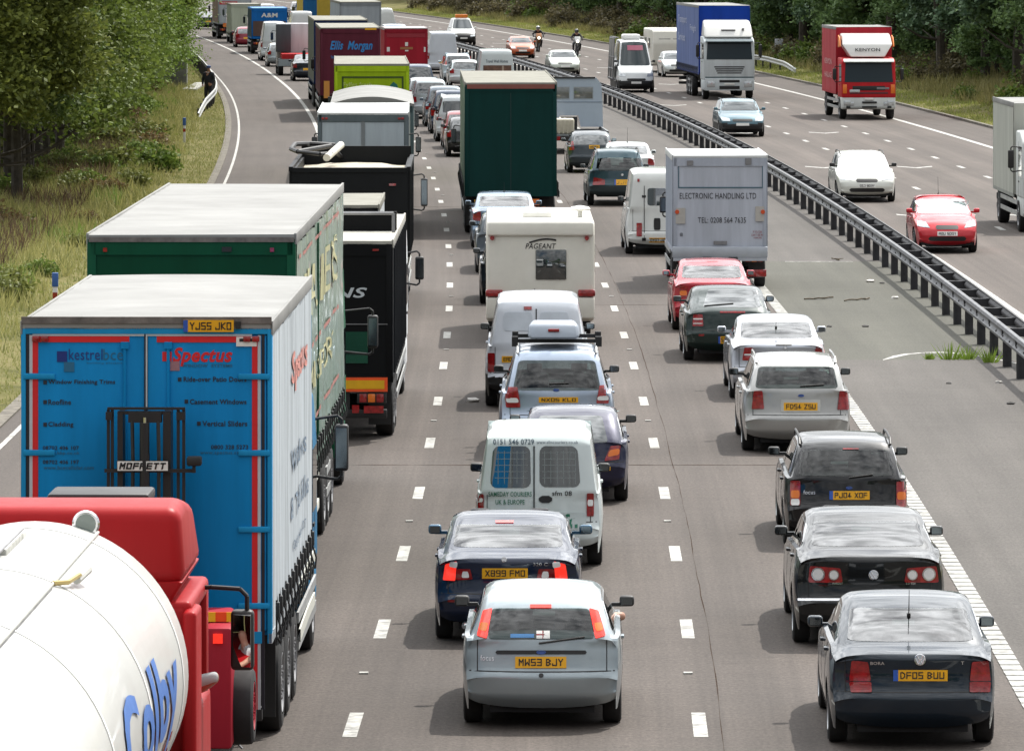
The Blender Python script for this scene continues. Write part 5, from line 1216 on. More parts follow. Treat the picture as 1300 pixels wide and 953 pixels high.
# further middle lane cars
def small(name, kind, px, Z, label, c, L=4.3, W=1.74, H=1.45, grp=QG, **k):
    d = dict(kind=kind, L=L, W=W, H=H, paint=c if not isinstance(c, (str, tuple)) else paint(c), far=1, wr=.31, lights=[([(.60 * W / 1.74, .74), (.83 * W / 1.74, .74), (.83 * W / 1.74, .98), (.62 * W / 1.74, .98)], RED)], plate=(rect(-.26, .60, .26, .72), ''))
    if kind == 'van': d['lights'] = [([(W / 2 - .13, .85), (W / 2 - .03, .85), (W / 2 - .05, 1.2), (W / 2 - .15, 1.2)], RED)]; d['mirm'] = BLACK
    d.update(k); return car(name, label, 'van' if kind == 'van' else 'car', px, Z, d, grp)
small('hatchback_car', 'hatch', 596, 229, 'black car half hidden left of the tall green lorry', '#15181a')
small('hatchback_car', 'hatch', 591, 237, 'dark red car squeezed behind the black car by the green lorry', '#7a1f24')
small('panel_van', 'van', 580, 245.5, 'small white van just left of the top of the green lorry', paint((.6, .64, .66), 0), L=4.1, W=1.7, H=1.82, wb=1.05, wt=1.6, nowin=1, rwin=[rect(-.55, 1.15, .55, 1.6)])
small('off_roader', 'suv', 574, 255, 'dark navy off-roader with a yellow plate in the middle lane', '#27374c', H=1.78, W=1.82, wb=1.1, wt=1.6, wr=.36, plate=(rect(-.15, .85, .1, 1.05), ''))
small('people_carrier', 'suv', 566, 264, 'dark silver people carrier ahead of the navy off-roader', '#6c7680', H=1.72, W=1.82, wb=1.05, wt=1.55, roofbox=1)
small('off_roader', 'suv', 547, 275, 'silver off-roader with a dark rear window beside the white tilt lorry', '#aab4b8', H=1.75, W=1.8, wb=1.1, wt=1.6, wr=.36)
small('estate_car', 'estate', 540, 286, 'pale silver estate ahead of the silver off-roader', '#b9c4c6', H=1.55)
small('people_carrier', 'suv', 531, 302, 'dark blue people carrier behind the red box van', '#2a3a50', H=1.82, W=1.85, wb=1.1, wt=1.7, plate=(rect(-.26, .7, .26, .82), ''))
# ---- lane beside the median
DG = paint('#10202a', .3)
TLB = [([(.55, .60), (.80, .62), (.82, .84), (.58, .93)], RED)]
car('saloon_car', 'dark green blue saloon cut by the bottom edge, nearest in the right-hand queue', 'car', 1160, 63.6,
    dict(kind='saloon', L=4.38, W=1.735, H=1.44, dk=.98, dlen=.52, slope=.72, paint=paint('#061a28', .1), px=1, mz=1.02,
         lights=[([(1078, 864), (1106, 864), (1102, 840), (1081, 838)], RED), ([(1231, 864), (1258, 864), (1255, 838), (1234, 840)], RED), ([(1080, 878), (1107, 878), (1106, 865), (1078, 865)], RED), ([(1231, 878), (1257, 878), (1258, 865), (1231, 865)], RED)],
         plate=(q4(1134, 864, 1203, 850), 'DF05 BUU', 1), badge=(1168, 837, .06, 'vw'), txt=[('BORA', 1105, 843.5, 1123, 839.5, CHROME, .02), ('T', 1220, 843, 1224, 839, CHROME, .02)], aerial=(1.05, .28)), Q3)
car('saloon_car', 'black saloon with round clear lamps in its red tail lights', 'car', 1105, 72.6,
    dict(kind='saloon', L=4.76, W=1.80, H=1.47, dk=1.07, dlen=.50, slope=.85, paint=paint('#070b0d', .1), px=1, wr=.33, mz=1.08,
         lights=[([(1026, 739), (1070, 739), (1067, 721), (1028, 718)], RED, [([(1030, 737), (1047, 737), (1047, 720), (1030, 720)], RINGED), ([(1052, 736), (1065, 736), (1065, 723), (1052, 723)], RINGED)]),
                 ([(1148, 739), (1192, 739), (1189, 718), (1151, 721)], RED, [([(1152, 736), (1165, 736), (1165, 723), (1152, 723)], RINGED), ([(1171, 737), (1188, 737), (1188, 720), (1171, 720)], RINGED)])],
         recess=[(q4(1010, 762, 1072, 759), CHROME)], badge=(1109, 729.5, .06, 'vw'), txt=[('PASSAT', 1057, 741.5, 1070, 739, CHROME, .02), ('2.0 TDI', 1150, 741.5, 1162, 739, CHROME, .02)]), Q3)
car('estate_car', 'black estate with roof rails ahead of the black saloon', 'car', 1075, 84.2,
    dict(kind='estate', L=4.46, W=1.70, H=1.47, wb=.97, wt=1.33, slope=.30, paint=paint('#0b0c10', .25), px=1, rails=1, railm=BLACK,
         lights=[(q4(1003, 641, 1016, 610), RED, [(q4(1004, 632, 1015, 622), AMBER), (q4(1004, 641, 1015, 633), CLEAR)]), (q4(1138, 643, 1151, 611), RED, [(q4(1139, 634, 1150, 624), AMBER)])],
         plate=(q4(1053, 634, 1104, 623), 'PJ04 XOF', 1), badge=(1078, 619, .045, 'oval'), hi=(q4(1070, 570, 1090, 568.5), RED), txt=[('focus', 1020, 627, 1035, 622, CHROME, 0)], wiper=((1078, 606), (1108, 602)), mirm=BLACK), Q3)
car('estate_car', 'champagne silver estate with roof rails, right beside the solid edge line', 'car', 1012, 99.6,
    dict(kind='estate', L=4.7, W=1.76, H=1.51, wb=1.02, wt=1.38, slope=.30, paint=paint((.38, .38, .37), .5, .3), px=1, rails=1, railm=paint((.38, .38, .37), .5, .3),
         lights=[([(954, 519), (970, 519), (968, 496), (957, 496)], RED), ([(1063, 520), (1078, 520), (1076, 496), (1066, 496)], RED)],
         plate=(q4(995, 521, 1038, 511), 'FD54 ZSU'), badge=(1017, 502, .05, 'oval'), recess=[(q4(991, 523, 1042, 507), mat('plate_surround', (.5, .5, .47), .3, .5))], wiper=((1016, 490), (1046, 488)), mirm=BLACK), Q3)
car('saloon_car', 'silver saloon with tapered red lights ahead of the champagne estate', 'car', 988, 110.8,
    dict(kind='saloon', L=4.53, W=1.73, H=1.43, dk=1.0, dlen=.55, slope=.75, paint=paint((.42, .44, .48), .6, .28), px=1,
         lights=[([(942, 457.5), (963, 457), (955, 441), (945, 441)], RED, [([(944, 451), (959, 451), (958, 449), (945, 449)], CLEAR)]), ([(1033, 449), (1048, 449), (1044, 437), (1038, 438)], RED)], hi=(q4(985, 438, 1005, 436.5), BLACK), aerial=(1.0, .15), badge=(997, 441, .03, 'ring')), Q3)
car('hatchback_car', 'dark green hatchback with slatted tail lights behind the red hatchback', 'car', 925, 120.6,
    dict(kind='hatch', L=4.19, W=1.74, H=1.42, wb=.98, wt=1.26, slope=.62, paint=paint('#08231f', .15), px=1, solidrear=1, rwin=[[(892, 390), (975, 390), (966, 367), (899, 367)]],
         lights=[([(879, 414), (893, 414), (892, 399), (880, 399)], RED, [([(880, 411), (892, 411), (892, 410), (880, 410)], WHT), ([(880, 405.5), (892, 405.5), (892, 404), (880, 404)], WHT)]), ([(971, 414), (982, 413), (981, 399), (972, 399)], RED)],
         hi=(q4(914, 397, 946, 395), RED), plate=(q4(912, 436, 940, 427), 'S318 GNP', 1), wiper=((894, 388), (931, 385)), marks=[(q4(887, 426.5, 894, 424), RED, 'reflector')], mirm=BLACK), Q3)
car('hatchback_car', 'bright red hatchback tucked behind the white electronics box lorry', 'car', 905, 129.8,
    dict(kind='saloon', L=4.2, W=1.70, H=1.44, dk=1.02, dlen=.35, slope=.60, paint=paint('#a3182c', .2), px=1, rwin=None,
         lights=[([(862, 377), (873, 377), (873, 363), (864, 362)], RED, [([(863, 375), (872, 375), (872, 369), (863, 369)], AMBER)]), ([(936, 377), (948, 377), (947, 362), (937, 363)], RED)], hi=(q4(897, 331.5, 911, 330.5), RED), badge=(884, 367, .035, 'ring')), Q3)
# white box lorry
sx = lambda p_: (p_ - 914) * 145 / FP; sz = lambda p_: CH - (p_ + 90) * 145 / FP
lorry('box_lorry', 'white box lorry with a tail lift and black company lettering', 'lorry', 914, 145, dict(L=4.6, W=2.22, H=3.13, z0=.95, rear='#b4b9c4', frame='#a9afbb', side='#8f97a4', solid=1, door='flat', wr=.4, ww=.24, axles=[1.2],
    roofm=mat('box_roof', (.6, .62, .62), .4, var=.05), guard=False,
    patch=[('door_trim', sx(861), sz(239), sx(969), sz(237.5), mat('teal_seal', (.05, .12, .16), .5)), ('door_trim', sx(861), sz(208.5), sx(969), sz(207), mat('teal_seal', (.05, .12, .16), .5)), ('door_trim', sx(861), sz(238), sx(862.2), sz(208), mat('teal_seal', (.05, .12, .16), .5)), ('door_trim', sx(967.5), sz(238), sx(969), sz(208), mat('teal_seal', (.05, .12, .16), .5)),
           ('light_panel', sx(858), sz(284), sx(870), sz(264), mat('cream_panel', (.45, .43, .40), .5), -.01), ('light_panel', sx(959), sz(281), sx(970), sz(262), mat('cream_panel', (.45, .43, .40), .5), -.01),
           ('hinge', sx(872), sz(210), sx(880), sz(204), GREYM, -.02), ('hinge', sx(946), sz(209), sx(954), sz(201), GREYM, -.02), ('step_plate', sx(906), sz(310.5), sx(923), sz(306), GREYM, -.01)],
    txt=[('ELECTRONIC HANDLING LTD', sx(863), sz(252.5), sx(960), sz(245), INK, 0), ('TEL: 0208 564 7635', sx(886), sz(283), sx(947), sz(276), INK, 0), ('@', sx(863), sz(300), sx(867), sz(295.5), INK, .01),
         ('IF YOU CAN', sx(956), sz(296), sx(967), sz(293), RED, 0), ("CAN'T SEE MY", sx(954), sz(300), sx(969), sz(297), RED, 0), ('MIRRORS', sx(957), sz(303), sx(967), sz(301), RED, 0)],
    cab=dict(H=2.4, col='#c0c4c8', W=2.0, L=1.7, mz0=1.5, mz1=1.9, reach=.12, zt=2.2, zs=1.35)), Q3)
t = thing('tail_lift', 'grey folded tail lift platform on the back of the white box lorry', 'tail lift', (pw(914, 145)[0], 144.97, 0), head(145))
bpy.data.objects.remove(t)
lo = [o for o in bpy.data.objects if o.name.startswith('box_lorry')][-1]
m = MB(); m.box(-1.11, 1.11, -.09, -.012, sz(327), sz(313), 0, .02); m.box(-1.09, 1.09, -.10, -.02, sz(331), sz(327)); m.build('tail_lift', mat('lift_platform', (.42, .45, .5), .4, .3), lo)
for s in (-1, 1):
    m = MB(); m.box(s * .30 - .11, s * .30 + .11, -.16, -.05, sz(334), sz(326), 0, .02); m.build('lift_arm', BLACK, lo)
    m = MB(); m.cyl((s * 1.0 + (.0 if s > 0 else .0), -.035, sz(269)), (s * 1.0, -.01, sz(269)), .05, 12); m.build('marker_light', mat('red_amber_lens', (.6, .08, .02), .3), lo)
    m = MB(); m.box(*sorted((s * .62, s * 1.08)), -.08, .0, sz(351), sz(342), 0, .01); m.build('tail_light', RED, lo)
# LDV van
car('camper_van', 'white high van with square rear windows left of the white box lorry', 'van', 842, 160.3,
    dict(kind='van', L=4.8, W=1.95, H=2.18, wb=1.2, wt=1.95, slope=.05, nose=.9, tumble=.10, ledge=.02, paint=paint((.66, .68, .66), 0, .4), px=1, wr=.33, fbz=1.2,
         rwin=[q4(822, 261, 846, 239), q4(852, 261, 874, 239)], rrnd=.1, lights=[(q4(808, 300, 815, 283), RED)], plate=(q4(824, 308, 848, 302), 'OY07 JZT'), marks=[(q4(830, 292, 838.5, 277), BLACK, 'door_lock'), (q4(809, 231, 812, 227), RED, 'marker_light'), (q4(817.5, 303, 818.3, 236), BLACK, 'door_seam', 0), (q4(815, 251, 820, 248), BLACK, 'hinge', 0), (q4(815, 306, 820, 302), BLACK, 'hinge', 0)], mirm=BLACK, panel=1), Q3)
car('off_roader', 'teal grey off-roader with a yellow plate ahead of the white high van', 'car', 785, 188.6,
    dict(kind='suv', L=4.67, W=1.87, H=1.70, wb=1.10, wt=1.5, slope=.35, wr=.37, zb=.3, sill=.3, paint=paint('#2c4650', .3), px=1, lights=[([(752, 235), (768, 235), (768, 228), (754, 225)], RED), ([(806, 235), (818, 235), (816, 226), (806, 228)], RED)],
         rwin=[[(759, 217), (819, 217), (814, 201), (764, 201)]], plate=(q4(780, 235, 803, 228), 'SP57 FYW', 1), rails=1, badge=(790, 222, .04, 'ring'), mirm=BLACK, trim=.6, trimm=mat('dark_teal_trim', (.03, .045, .05), .5)), Q3)
small('saloon_car', 'saloon', 799, 201.5, 'white saloon peeping out right of the teal off-roader', paint((.62, .66, .66), .1), dk=1.0, aerial=(1.5, .5), grp=Q3)
small('hatchback_car', 'hatch', 751, 214, 'dark grey hatchback behind the flatbed trailer', '#2f3940', L=3.8, W=1.66, H=1.42, grp=Q3, plate=(rect(-.08, .84, .28, .96), 'W694'), lights=[([(.58, .80), (.76, .78), (.78, 1.05), (.62, 1.1)], RED)])
# trailer with vehicle body carried sideways
X = pw(735, 232)[0]; tr = thing('flatbed_trailer', 'low flatbed trailer with dark wheels carrying the pale grey vehicle shell', 'trailer', (X, 232, 0), head(232))
m = MB(); m.box(-1.1, 1.1, .2, 6.5, .62, .74, 0, .01); m.box(-1.12, -1.06, .1, 6.5, .74, .86); m.box(1.06, 1.12, .1, 6.5, .74, .86); m.build('deck', mat('trailer_grey', (.2, .21, .22), .6, .3), tr)
m = MB(); m.box(-.9, .9, .1, .2, .5, .66); m.box(-1.0, -.7, .05, .12, .52, .66, 1); m.box(.7, 1.0, .05, .12, .52, .66, 1); m.build('light_bar', [BLACK, RED], tr)
place_wheels(tr, [2.2, 3.1], 1.0, .32, .2, GREYM)
X = pw(716, 228)[0]; m = MB(); m.hull([(x, y, z) for x in (-.55, .42) for y in (0, .9) for z in (.88, 1.45)], [(0, 1, 3, 2), (4, 6, 7, 5), (0, 4, 5, 1), (2, 3, 7, 6), (0, 2, 6, 4), (1, 5, 7, 3)], 0, .08, 3)
for k in range(6): m.box(-.5 + k * .16, -.44 + k * .16, -.02, .0, .9, 1.4)
shift(m, (X, 232.3, -.14)); tag(m.build('ribbed_canopy', mat('cream_canvas', (.5, .47, .38), .7)), 'cream ribbed canvas cover on the rear of the flatbed trailer', 'cover')
lr = thing('vehicle_shell', 'pale grey square vehicle shell with two side windows carried sideways on the trailer', 'vehicle shell', (pw(719, 237)[0], 237, .74), head(237))
LRM = paint('#a9b6c3', 0, .45); m = MB()
bl_ = [(-2.1, 0), (-2.1, 1.85), (-2.0, 1.98), (1.15, 1.98), (1.33, 1.75), (1.38, 1.0), (1.4, .12), (.55, .12), (.45, .55), (-.25, .55), (-.4, .0)]
n_ = len(bl_); m.add([(x, 0, z) for x, z in bl_] + [(x, 1.7, z) for x, z in bl_], [tuple(range(n_)), tuple(range(2 * n_ - 1, n_ - 1, -1))] + [(i, i + n_, (i + 1) % n_ + n_, (i + 1) % n_) for i in range(n_)]); m.build('body', LRM, lr, 25)
for a, b in ((-.62, .1), (.3, 1.0)):
    m = MB(); m.box(a, b, -.015, .0, 1.2, 1.62, 0, .01); m.box(a - .03, b + .03, -.008, -.001, 1.17, 1.65, 1); m.build('side_window', [mat('dusty_glass', (.10, .11, .10), .1, spec=1, ior=1.7), mat('shell_seal', (.3, .34, .37), .5)], lr)
m = MB(); m.box(-2.0, 1.35, -.012, -.002, 1.05, 1.09); m.box(-2.0, 1.1, -.04, .1, 1.96, 2.02, 1); m.build('waist_moulding', [paint('#8794a3', 0), BLACK], lr)
m = MB(); m.box(-.2, .42, .05, .1, 0, .5); m.cyl((-.05, -.02, .38), (-.05, .05, .38), .1, 14, 1); m.build('wheel_arch', [BLACK, WHT], lr)
# far end of that lane
small('panel_van', 'van', 631, 309, 'white van with a large brown picture on its rear doors', paint((.62, .68, .68), 0), L=5.2, W=2.0, H=2.42, wb=1.2, wt=2.2, slope=.06, nowin=1, grp=Q3, panel=1, tumble=.12, ledge=.02,
      marks=[(rect(-.68, .9, .72, 1.62), mat('brown_picture', (.16, .08, .05), .4, var=.6, vs_=4), 'picture', 0), (rect(-.25, .95, .2, 1.3), mat('dark_picture', (.03, .025, .02), .4), 'picture', .2), (rect(-.2, 1.02, .08, 1.14), mat('gold_picture', (.35, .22, .05), .4), 'picture', .3), (rect(.25, .95, .34, 1.6), mat('pale_picture', (.4, .32, .25), .4), 'picture', 0)],
      txt=[('Travel Well Homes', -.55, 1.75, .55, 1.9, NAVY, .01)])
small('hatchback_car', 'hatch', 591, 330, 'white hatchback nearest behind the top of the green lorry in the median lane', paint('#c8d4d6', .2), grp=Q3, L=3.9, hi=(rect(-.5, 1.28, .5, 1.33), BLACK))
small('hatchback_car', 'suv', 582, 340, 'silver white people carrier second in line below the plain white van', paint('#bccad2', .2), grp=Q3, L=4.0, H=1.58, W=1.72, lights=[([(.62, .95), (.80, .95), (.76, 1.4), (.66, 1.4)], mat('pink_lens', (.6, .12, .1), .3))])
small('panel_van', 'van', 563, 361, 'plain white high panel van right of the red box van', paint((.60, .64, .70), 0), L=5.2, W=1.9, H=2.45, wb=1.2, wt=2.3, slope=.06, nowin=1, grp=Q3, panel=1, tumble=.12, ledge=.02)
small('panel_van', 'van', 502, 398, 'white blue van above the red box van near the horizon bend', paint((.55, .62, .72), 0), L=4.8, W=1.9, H=2.3, wb=1.2, wt=2.1, nowin=1, grp=Q3, panel=1, tumble=.12)
small('panel_van', 'van', 492, 432, 'distant white van above the blue white van', paint((.66, .68, .66), 0), L=4.8, W=1.9, H=2.9, wb=1.2, wt=2.6, nowin=1, grp=Q3, panel=1)
# red mail box van
t = lorry('box_van', 'red box van with white square panels in the middle lane', 'van', 515.5, 321, dict(L=5, W=2.24, H=3.3, z0=.9, rear='#9c2130', frame='#8d1c2b', side='#9c2130', solid=1, door='flat', wr=.4, ww=.24, axles=[1.3], roofm=mat('red_roof', (.5, .45, .45), .4), nobars=1,
    patch=[('notice', -.99, 2.07, -.84, 2.3, WHT), ('notice', .92, 2.05, 1.07, 2.3, WHT), ('notice', -.05, 2.35, .1, 2.55, WHT), ('notice', -.05, 2.08, .12, 2.15, WHT), ('crest', -.3, 2.18, .35, 2.3, mat('gold_line', (.35, .14, .05), .5)), ('top_flap', -1.0, 2.8, 1.0, 3.0, mat('mail_red_flap', srgb('#8f1c2b'), .5))],
    cab=dict(H=2.4, col='#9c2130', W=2.0, L=1.7, mz0=1.5, mz1=1.9, zt=2.2, zs=1.35)), QG)
# ================================================================ lorry lane
BLU = gpaint('#0a79b4'); 
bsx = lambda p_: (p_ - 186) * 63 / FP; bsz = lambda p_: CH - (p_ + 90) * 63 / FP
DRED = mat('vivid_red', '#d01c22', .45); INK2 = mat('dark_blue_ink', (.01, .02, .035), .5); PALEI = mat('faint_ink', (.012, .11, .20), .5); KB = mat('kestrel_blue', '#12397c', .5); TEAL = mat('teal_square', '#1c6488', .5)
tx = []
def T(s, x0, yb, x1, yt, c, b=0, sh=0): tx.append((s, bsx(x0), bsz(yb), bsx(x1), bsz(yt), c, b, sh, .010))
T('kestrel', 87, 457, 130, 443, KB, .006); T('bce', 131, 457, 156, 443, TEAL, 0); T('building plastics', 110, 462.5, 155, 459.5, TEAL)
T('Spectus', 219, 465, 295, 441, DRED, .03, .25); T('WINDOW  SYSTEMS', 231, 466, 295, 462, PALEI, .02)
T('Window Finishing Trims', 61, 489, 146, 482, INK2, .025); T('Roofline', 61, 514, 90, 507, INK2, .025); T('Cladding', 61, 543, 93, 535.5, INK2, .025)
T('Ride-over Patio Doors', 233, 484.5, 313, 478, INK2, .025); T('Casement Windows', 241, 513, 313, 506.5, INK2, .025); T('Vertical Sliders', 257, 541, 314, 534, INK2, .025)
T('08702 406 107', 54, 571, 100, 566, INK2, .02); T('www.kbp.co.uk', 55, 578, 101, 573, PALEI, .01); T('08702 406 197', 54, 589, 100, 584, INK2, .02); T('www.bcecellular.com', 55, 596, 119, 591, PALEI, .01)
T('0800 328 5273', 268, 570, 315, 564.5, INK2, .02); T('www.spectus.co.uk', 254, 577.5, 314, 572, PALEI, .01)
pt = []
def Pt(nm, x0, yb, x1, yt, m_, y=.006): pt.append((nm, bsx(x0), bsz(yb), bsx(x1), bsz(yt), m_, y))
for x, y in ((57, 485.5), (57, 510.5), (57, 539), (228, 481.5), (236.5, 509.5), (252.5, 537.5)): Pt('bullet', x - 2.3, y + 2.5, x + 2.3, y - 2.5, INK2, .009)
Pt('logo_square', 72, 459.5, 85, 446, mat('logo_navy', '#0b2a78', .5), .009); Pt('logo_square', 81, 472, 94, 459.6, TEAL, .009)
Pt('logo_square', 206, 458.5, 218, 446.5, DRED, .009); Pt('logo_square', 216, 470.5, 228, 458.6, mat('logo_pink', '#9a7078', .5), .009)
WST = mat('white_stripe', '#b9c0c6', .5); DSTR = mat('black_stripe', (.01, .012, .02), .5)
for (a, b, c, d, mt, y) in ((41, 900, 48, 428, DRED, .008), (37, 900, 41, 425.5, WST, .009), (33, 900, 36.6, 421, DSTR, .010), (320, 900, 327, 430, DRED, .008), (327.2, 900, 331, 425.5, WST, .009), (332, 900, 336, 421, DSTR, .010),
                            (41, 434.5, 164, 427, DRED, .007), (199, 434.5, 320, 427, DRED, .007), (41, 426.6, 183, 423.6, WST, .006), (186.5, 426.6, 320, 423.6, WST, .006), (33, 423.4, 336, 419.6, DSTR, .012), (183, 900, 184.6, 424, DSTR, .005), (185, 520, 187, 424, WST, .004)):
    Pt('stripe', a, b, c, d, mt, y)
Pt('maker_plate', 300, 439.5, 326, 427.5, WHT, .0); Pt('maker_plate', 304, 433.5, 322, 429.5, BLACK, -.004); Pt('top_rail', 27, 410.5, 345, 402, mat('weathered_rail', (.16, .14, .13), .7, var=.5, vs_=5), -.016)
Pt('door_gasket', 333, 722, 335.5, 700, BLACK, -.004); Pt('reverse_light', 299, 417, 306, 408, BLACK, -.03)
SIDEB = mat('printed_curtain', '#b4bcc2', .6, var=.45, vs_=1.2, bump=.15, bs=4, streak=7)
blue = lorry('curtainsider_lorry', 'bright blue rear doored lorry with white roof and a forklift hung on the back', 'lorry', 186, 63, dict(L=8.4, W=2.54, H=4.42, z0=1.25, arch=.02, ftop=.12, fpost=.045, rear='#0a80be', frame='#1e8cc2', side='#93a5b8', sidem=SIDEB, roofm=SHEET,
    axles=[2.3, 3.6, 4.9], txt=tx, patch=pt, toplights=RED, plate=(bsx(233), bsz(421), bsx(297), bsz(406), 'YJ55 JKO', 1), plate_y=-.03, nh=4, railm=mat('rail_grey', (.3, .32, .34), .5), wr=.5,
    sidetxt=[('Spectus', 3.9, 3.4, 7.0, 3.85, mat('faded_red', '#d08a80', .6, var=.5, streak=9), .03, .1), ('Windows', 3.8, 2.55, 6.8, 2.8, mat('faded_ink', '#66788c', .6), .01, 0), ('& Trade Sales', 3.8, 2.05, 7.2, 2.3, mat('faded_ink', '#66788c', .6), .01, 0), ('08702 406 107', 4.2, 1.7, 6.8, 1.8, mat('faded_ink', '#66788c', .6), .0, 0)],
    cab=dict(H=3.0, col='#2f6d94', W=2.45, gap=.3, reach=.30, mz0=2.0, mz1=2.55)), Q1)
# white sweeping side guards of the blue lorry
for z0_, z1_ in ((1.12, .98), (.62, .48)):
    m = MB()
    m.grid([[(1.27 + .02 * s, y, z0_ + (1 - ((y - 6.8) / 1.6) ** 2) * .02 + d * .14 + (y - 5.4) * .02) for y in np.linspace(5.5, 8.9, 10)] for s, d in ((0, -.5), (1, -.5), (1, .5), (0, .5))]); m.build('side_guard', mat('cream_fairing', (.6, .6, .54), .5), blue)
# ---- truck mounted forklift
fk = thing('forklift', 'red truck mounted forklift with a black mast hung on the back of the blue lorry', 'forklift', (pw(186, 62.6)[0], 62.6, .55), head(63))
fx = lambda p_: (p_ - 186) * 62.4 / FP; fz = lambda p_: CH - (p_ + 90) * 62.4 / FP - .55
m = MB()
for a, b in ((150, 157), (208, 218)): m.box(fx(a), fx(b), -.12, .22, -.1, fz(524))
m.box(fx(137), fx(236), -.10, -.05, fz(521), fz(518)); m.box(fx(164), fx(206), -.14, .0, fz(537), fz(524)); m.box(fx(150), fx(218), -.1, -.02, fz(527), fz(523)); m.build('mast', BLACK, fk)
m = MB()
for a in (138, 143, 227, 234): m.box(fx(a) - .015, fx(a) + .015, -.08, -.04, -.1, fz(521))
m.box(fx(135), fx(143), -.12, -.02, fz(534), fz(524)); m.box(fx(225), fx(236), -.12, -.02, fz(534), fz(524)); m.build('guide_rails', BLACK, fk)
m = MB(); m.cyl((fx(185), -.16, .4), (fx(185), -.16, fz(537)), .05, 12); m.box(fx(181), fx(191), -.2, -.1, .2, fz(576)); m.cyl((fx(185.5), -.17, fz(576)), (fx(185.5), -.17, fz(530)), .018, 8, 1); m.build('lift_cylinder', [BLACK, CHROME], fk)
m = MB()
for a in (169, 202): m.tube([(fx(a), -.15, .3), (fx(a) + .01, -.17, fz(580)), (fx(a), -.13, fz(535))], .02, 6)
m.build('hydraulic_hose', BLACK, fk)
m = MB(); m.box(fx(134), fx(250), -.17, -.13, fz(600), fz(595.5)); m.build('crossbar', BLACK, fk)
m = MB(); m.box(fx(150), fx(216), -.20, -.18, fz(598), fz(584.5), 1); m.box(fx(151), fx(215), -.205, -.20, fz(597.2), fz(585.3), 0); gv, gf = stroke_geo('MOFFETT', .24); bf = box_fn('rear', fx(153), fz(595.5), fx(213), fz(587), -.21); m.add([bf(u * .97 + v * .03, v) for u, v in gv], gf, 1); m.build('name_plate', [WHT, INK], fk)
m = MB(); m.box(fx(239), fx(258), -.25, -.12, fz(591), fz(579), 0, .02); m.box(fx(246), fx(250), -.2, -.15, fz(600), fz(590)); m.build('work_lamp', BLACK, fk)
FR = gpaint('#96202f')
m = MB(); m.box(fx(90), fx(300), -1.0, -.2, -.1, fz(770), 0, .04); m.box(fx(272), fx(306), -1.5, -.15, -.2, fz(778), 0, .03); m.box(fx(66), fx(100), -1.5, -.15, -.2, fz(778), 0, .03); m.build('body', FR, fk)
m = MB(); m.box(fx(283), fx(295), -1.53, -1.5, fz(797), fz(785)); m.build('brake_light', REDLIT, fk)
m = MB(); m.box(fx(262), fx(317), -1.02, -1.0, fz(777), fz(765), 0); m.box(fx(272), fx(282), -1.026, -1.02, fz(777), fz(765), 1); m.box(fx(296), fx(306), -1.026, -1.02, fz(777), fz(765), 1); m.build('hazard_strip', [mat('hazard_orange', '#e8531c', .4), mat('hazard_yellow', '#e6b81c', .4)], fk)
for s in (-1, 1):
    h, t_ = wheel_mb(.38, .28, True); wo = h.build('wheel', FR, fk); t_.build('tyre', RUBBER, wo); wo.location = (s * 1.0, -.9, .15)
m = MB()
for k in range(26):
    a = k / 25; c = Vector((fx(318) - .12 * math.sin(a * 2.6), -.6, fz(820) - a * .95)); tl = Vector((.02, 0, -.02)) if k % 2 else Vector((-.012, .02, -.02)); m.cyl(c - tl, c + tl, .013, 5)
m.build('chain', GREYM, fk)
# ---- tanker in the corner
RD = gpaint('#9c1a1e', .4, .05); ta_h = head(50); TX = pw(50, 51.7)[0]
tk = thing('tanker_lorry', 'white tank lorry with a red high roof cab in the bottom left corner', 'lorry', (TX, 51.7, 0), ta_h)
TW = mat('tank_white', (.50, .50, .48), .35, 0, .2, .07, .9); TR, TZ = 1.27, 2.25
m = MB(); m.lathe((0, -14, TZ), (0, 1, 0), [(0, .02), (.05, TR * .6), (.25, TR * .93), (.5, TR), (13.6, TR), (13.85, TR * .93), (14.0, TR * .6), (14.05, .02)], 72); tb = m.build('tank', TW, tk, 60)
for yy in (-1.0, -4.2, -7.4):
    m = MB(); m.lathe((0, yy, TZ), (0, 1, 0), [(-.04, TR), (-.04, TR + .008), (.04, TR + .008), (.04, TR)], 72); m.build('tank_band', mat('tank_white_band', (.70, .70, .69), .45), tb)
def tp(th, y, r_=.0): return Vector(((TR + r_) * math.cos(th), y, TZ + (TR + r_) * math.sin(th)))
m = MB(); th = R(66); m.tube([tp(th, y, .02) for y in np.arange(-13, -.05, .7)], .012, 5); m.tube([tp(th, y, .0) for y in np.arange(-13, -4.2, .4)], .022, 6, 1)
m.tube([tp(th, -4.4, .02), tp(th - .07, -4.2, .05), tp(th - .10, -3.8, .09)], .02, 6, 2); m.cyl(tp(th - .1, -3.85, .05), tp(th - .12, -3.5, .12), .035, 8, 0); m.build('gutter_pipe', [mat('gutter_white', (.5, .5, .47), .5), mat('pipe_grey', (.2, .2, .2), .6, var=.5), mat('brass', (.4, .3, .1), .4, .5)], tb)
m = MB(); m.cyl((.42, -.35, TZ + TR * .85), (.42, -.35, TZ + TR - .0), .045, 8); m.lathe((.42, -.35, TZ + TR * .94 + .05), (0, -1, 0), [(-.06, .05), (-.02, .1), (.02, .115), (.04, .1), (.045, .001)], 20); lb = m.build('work_lamp', CHROME, tb)
m = MB(); m.cyl((.42, -.396, TZ + TR * .94 + .05), (.42, -.40, TZ + TR * .94 + .05), .085, 18); m.build('lens', mat('lamp_glass', (.12, .16, .14), .08, 0, 1), lb)
for x in (-.7, -.45, -.2, .02):
    m = MB(); m.tube([tp(math.acos(x / TR), y, .05) for y in (-6, -4, -2.6, -1.6)], .012, 5); m.build('walkway_rail', GREYM, tb)
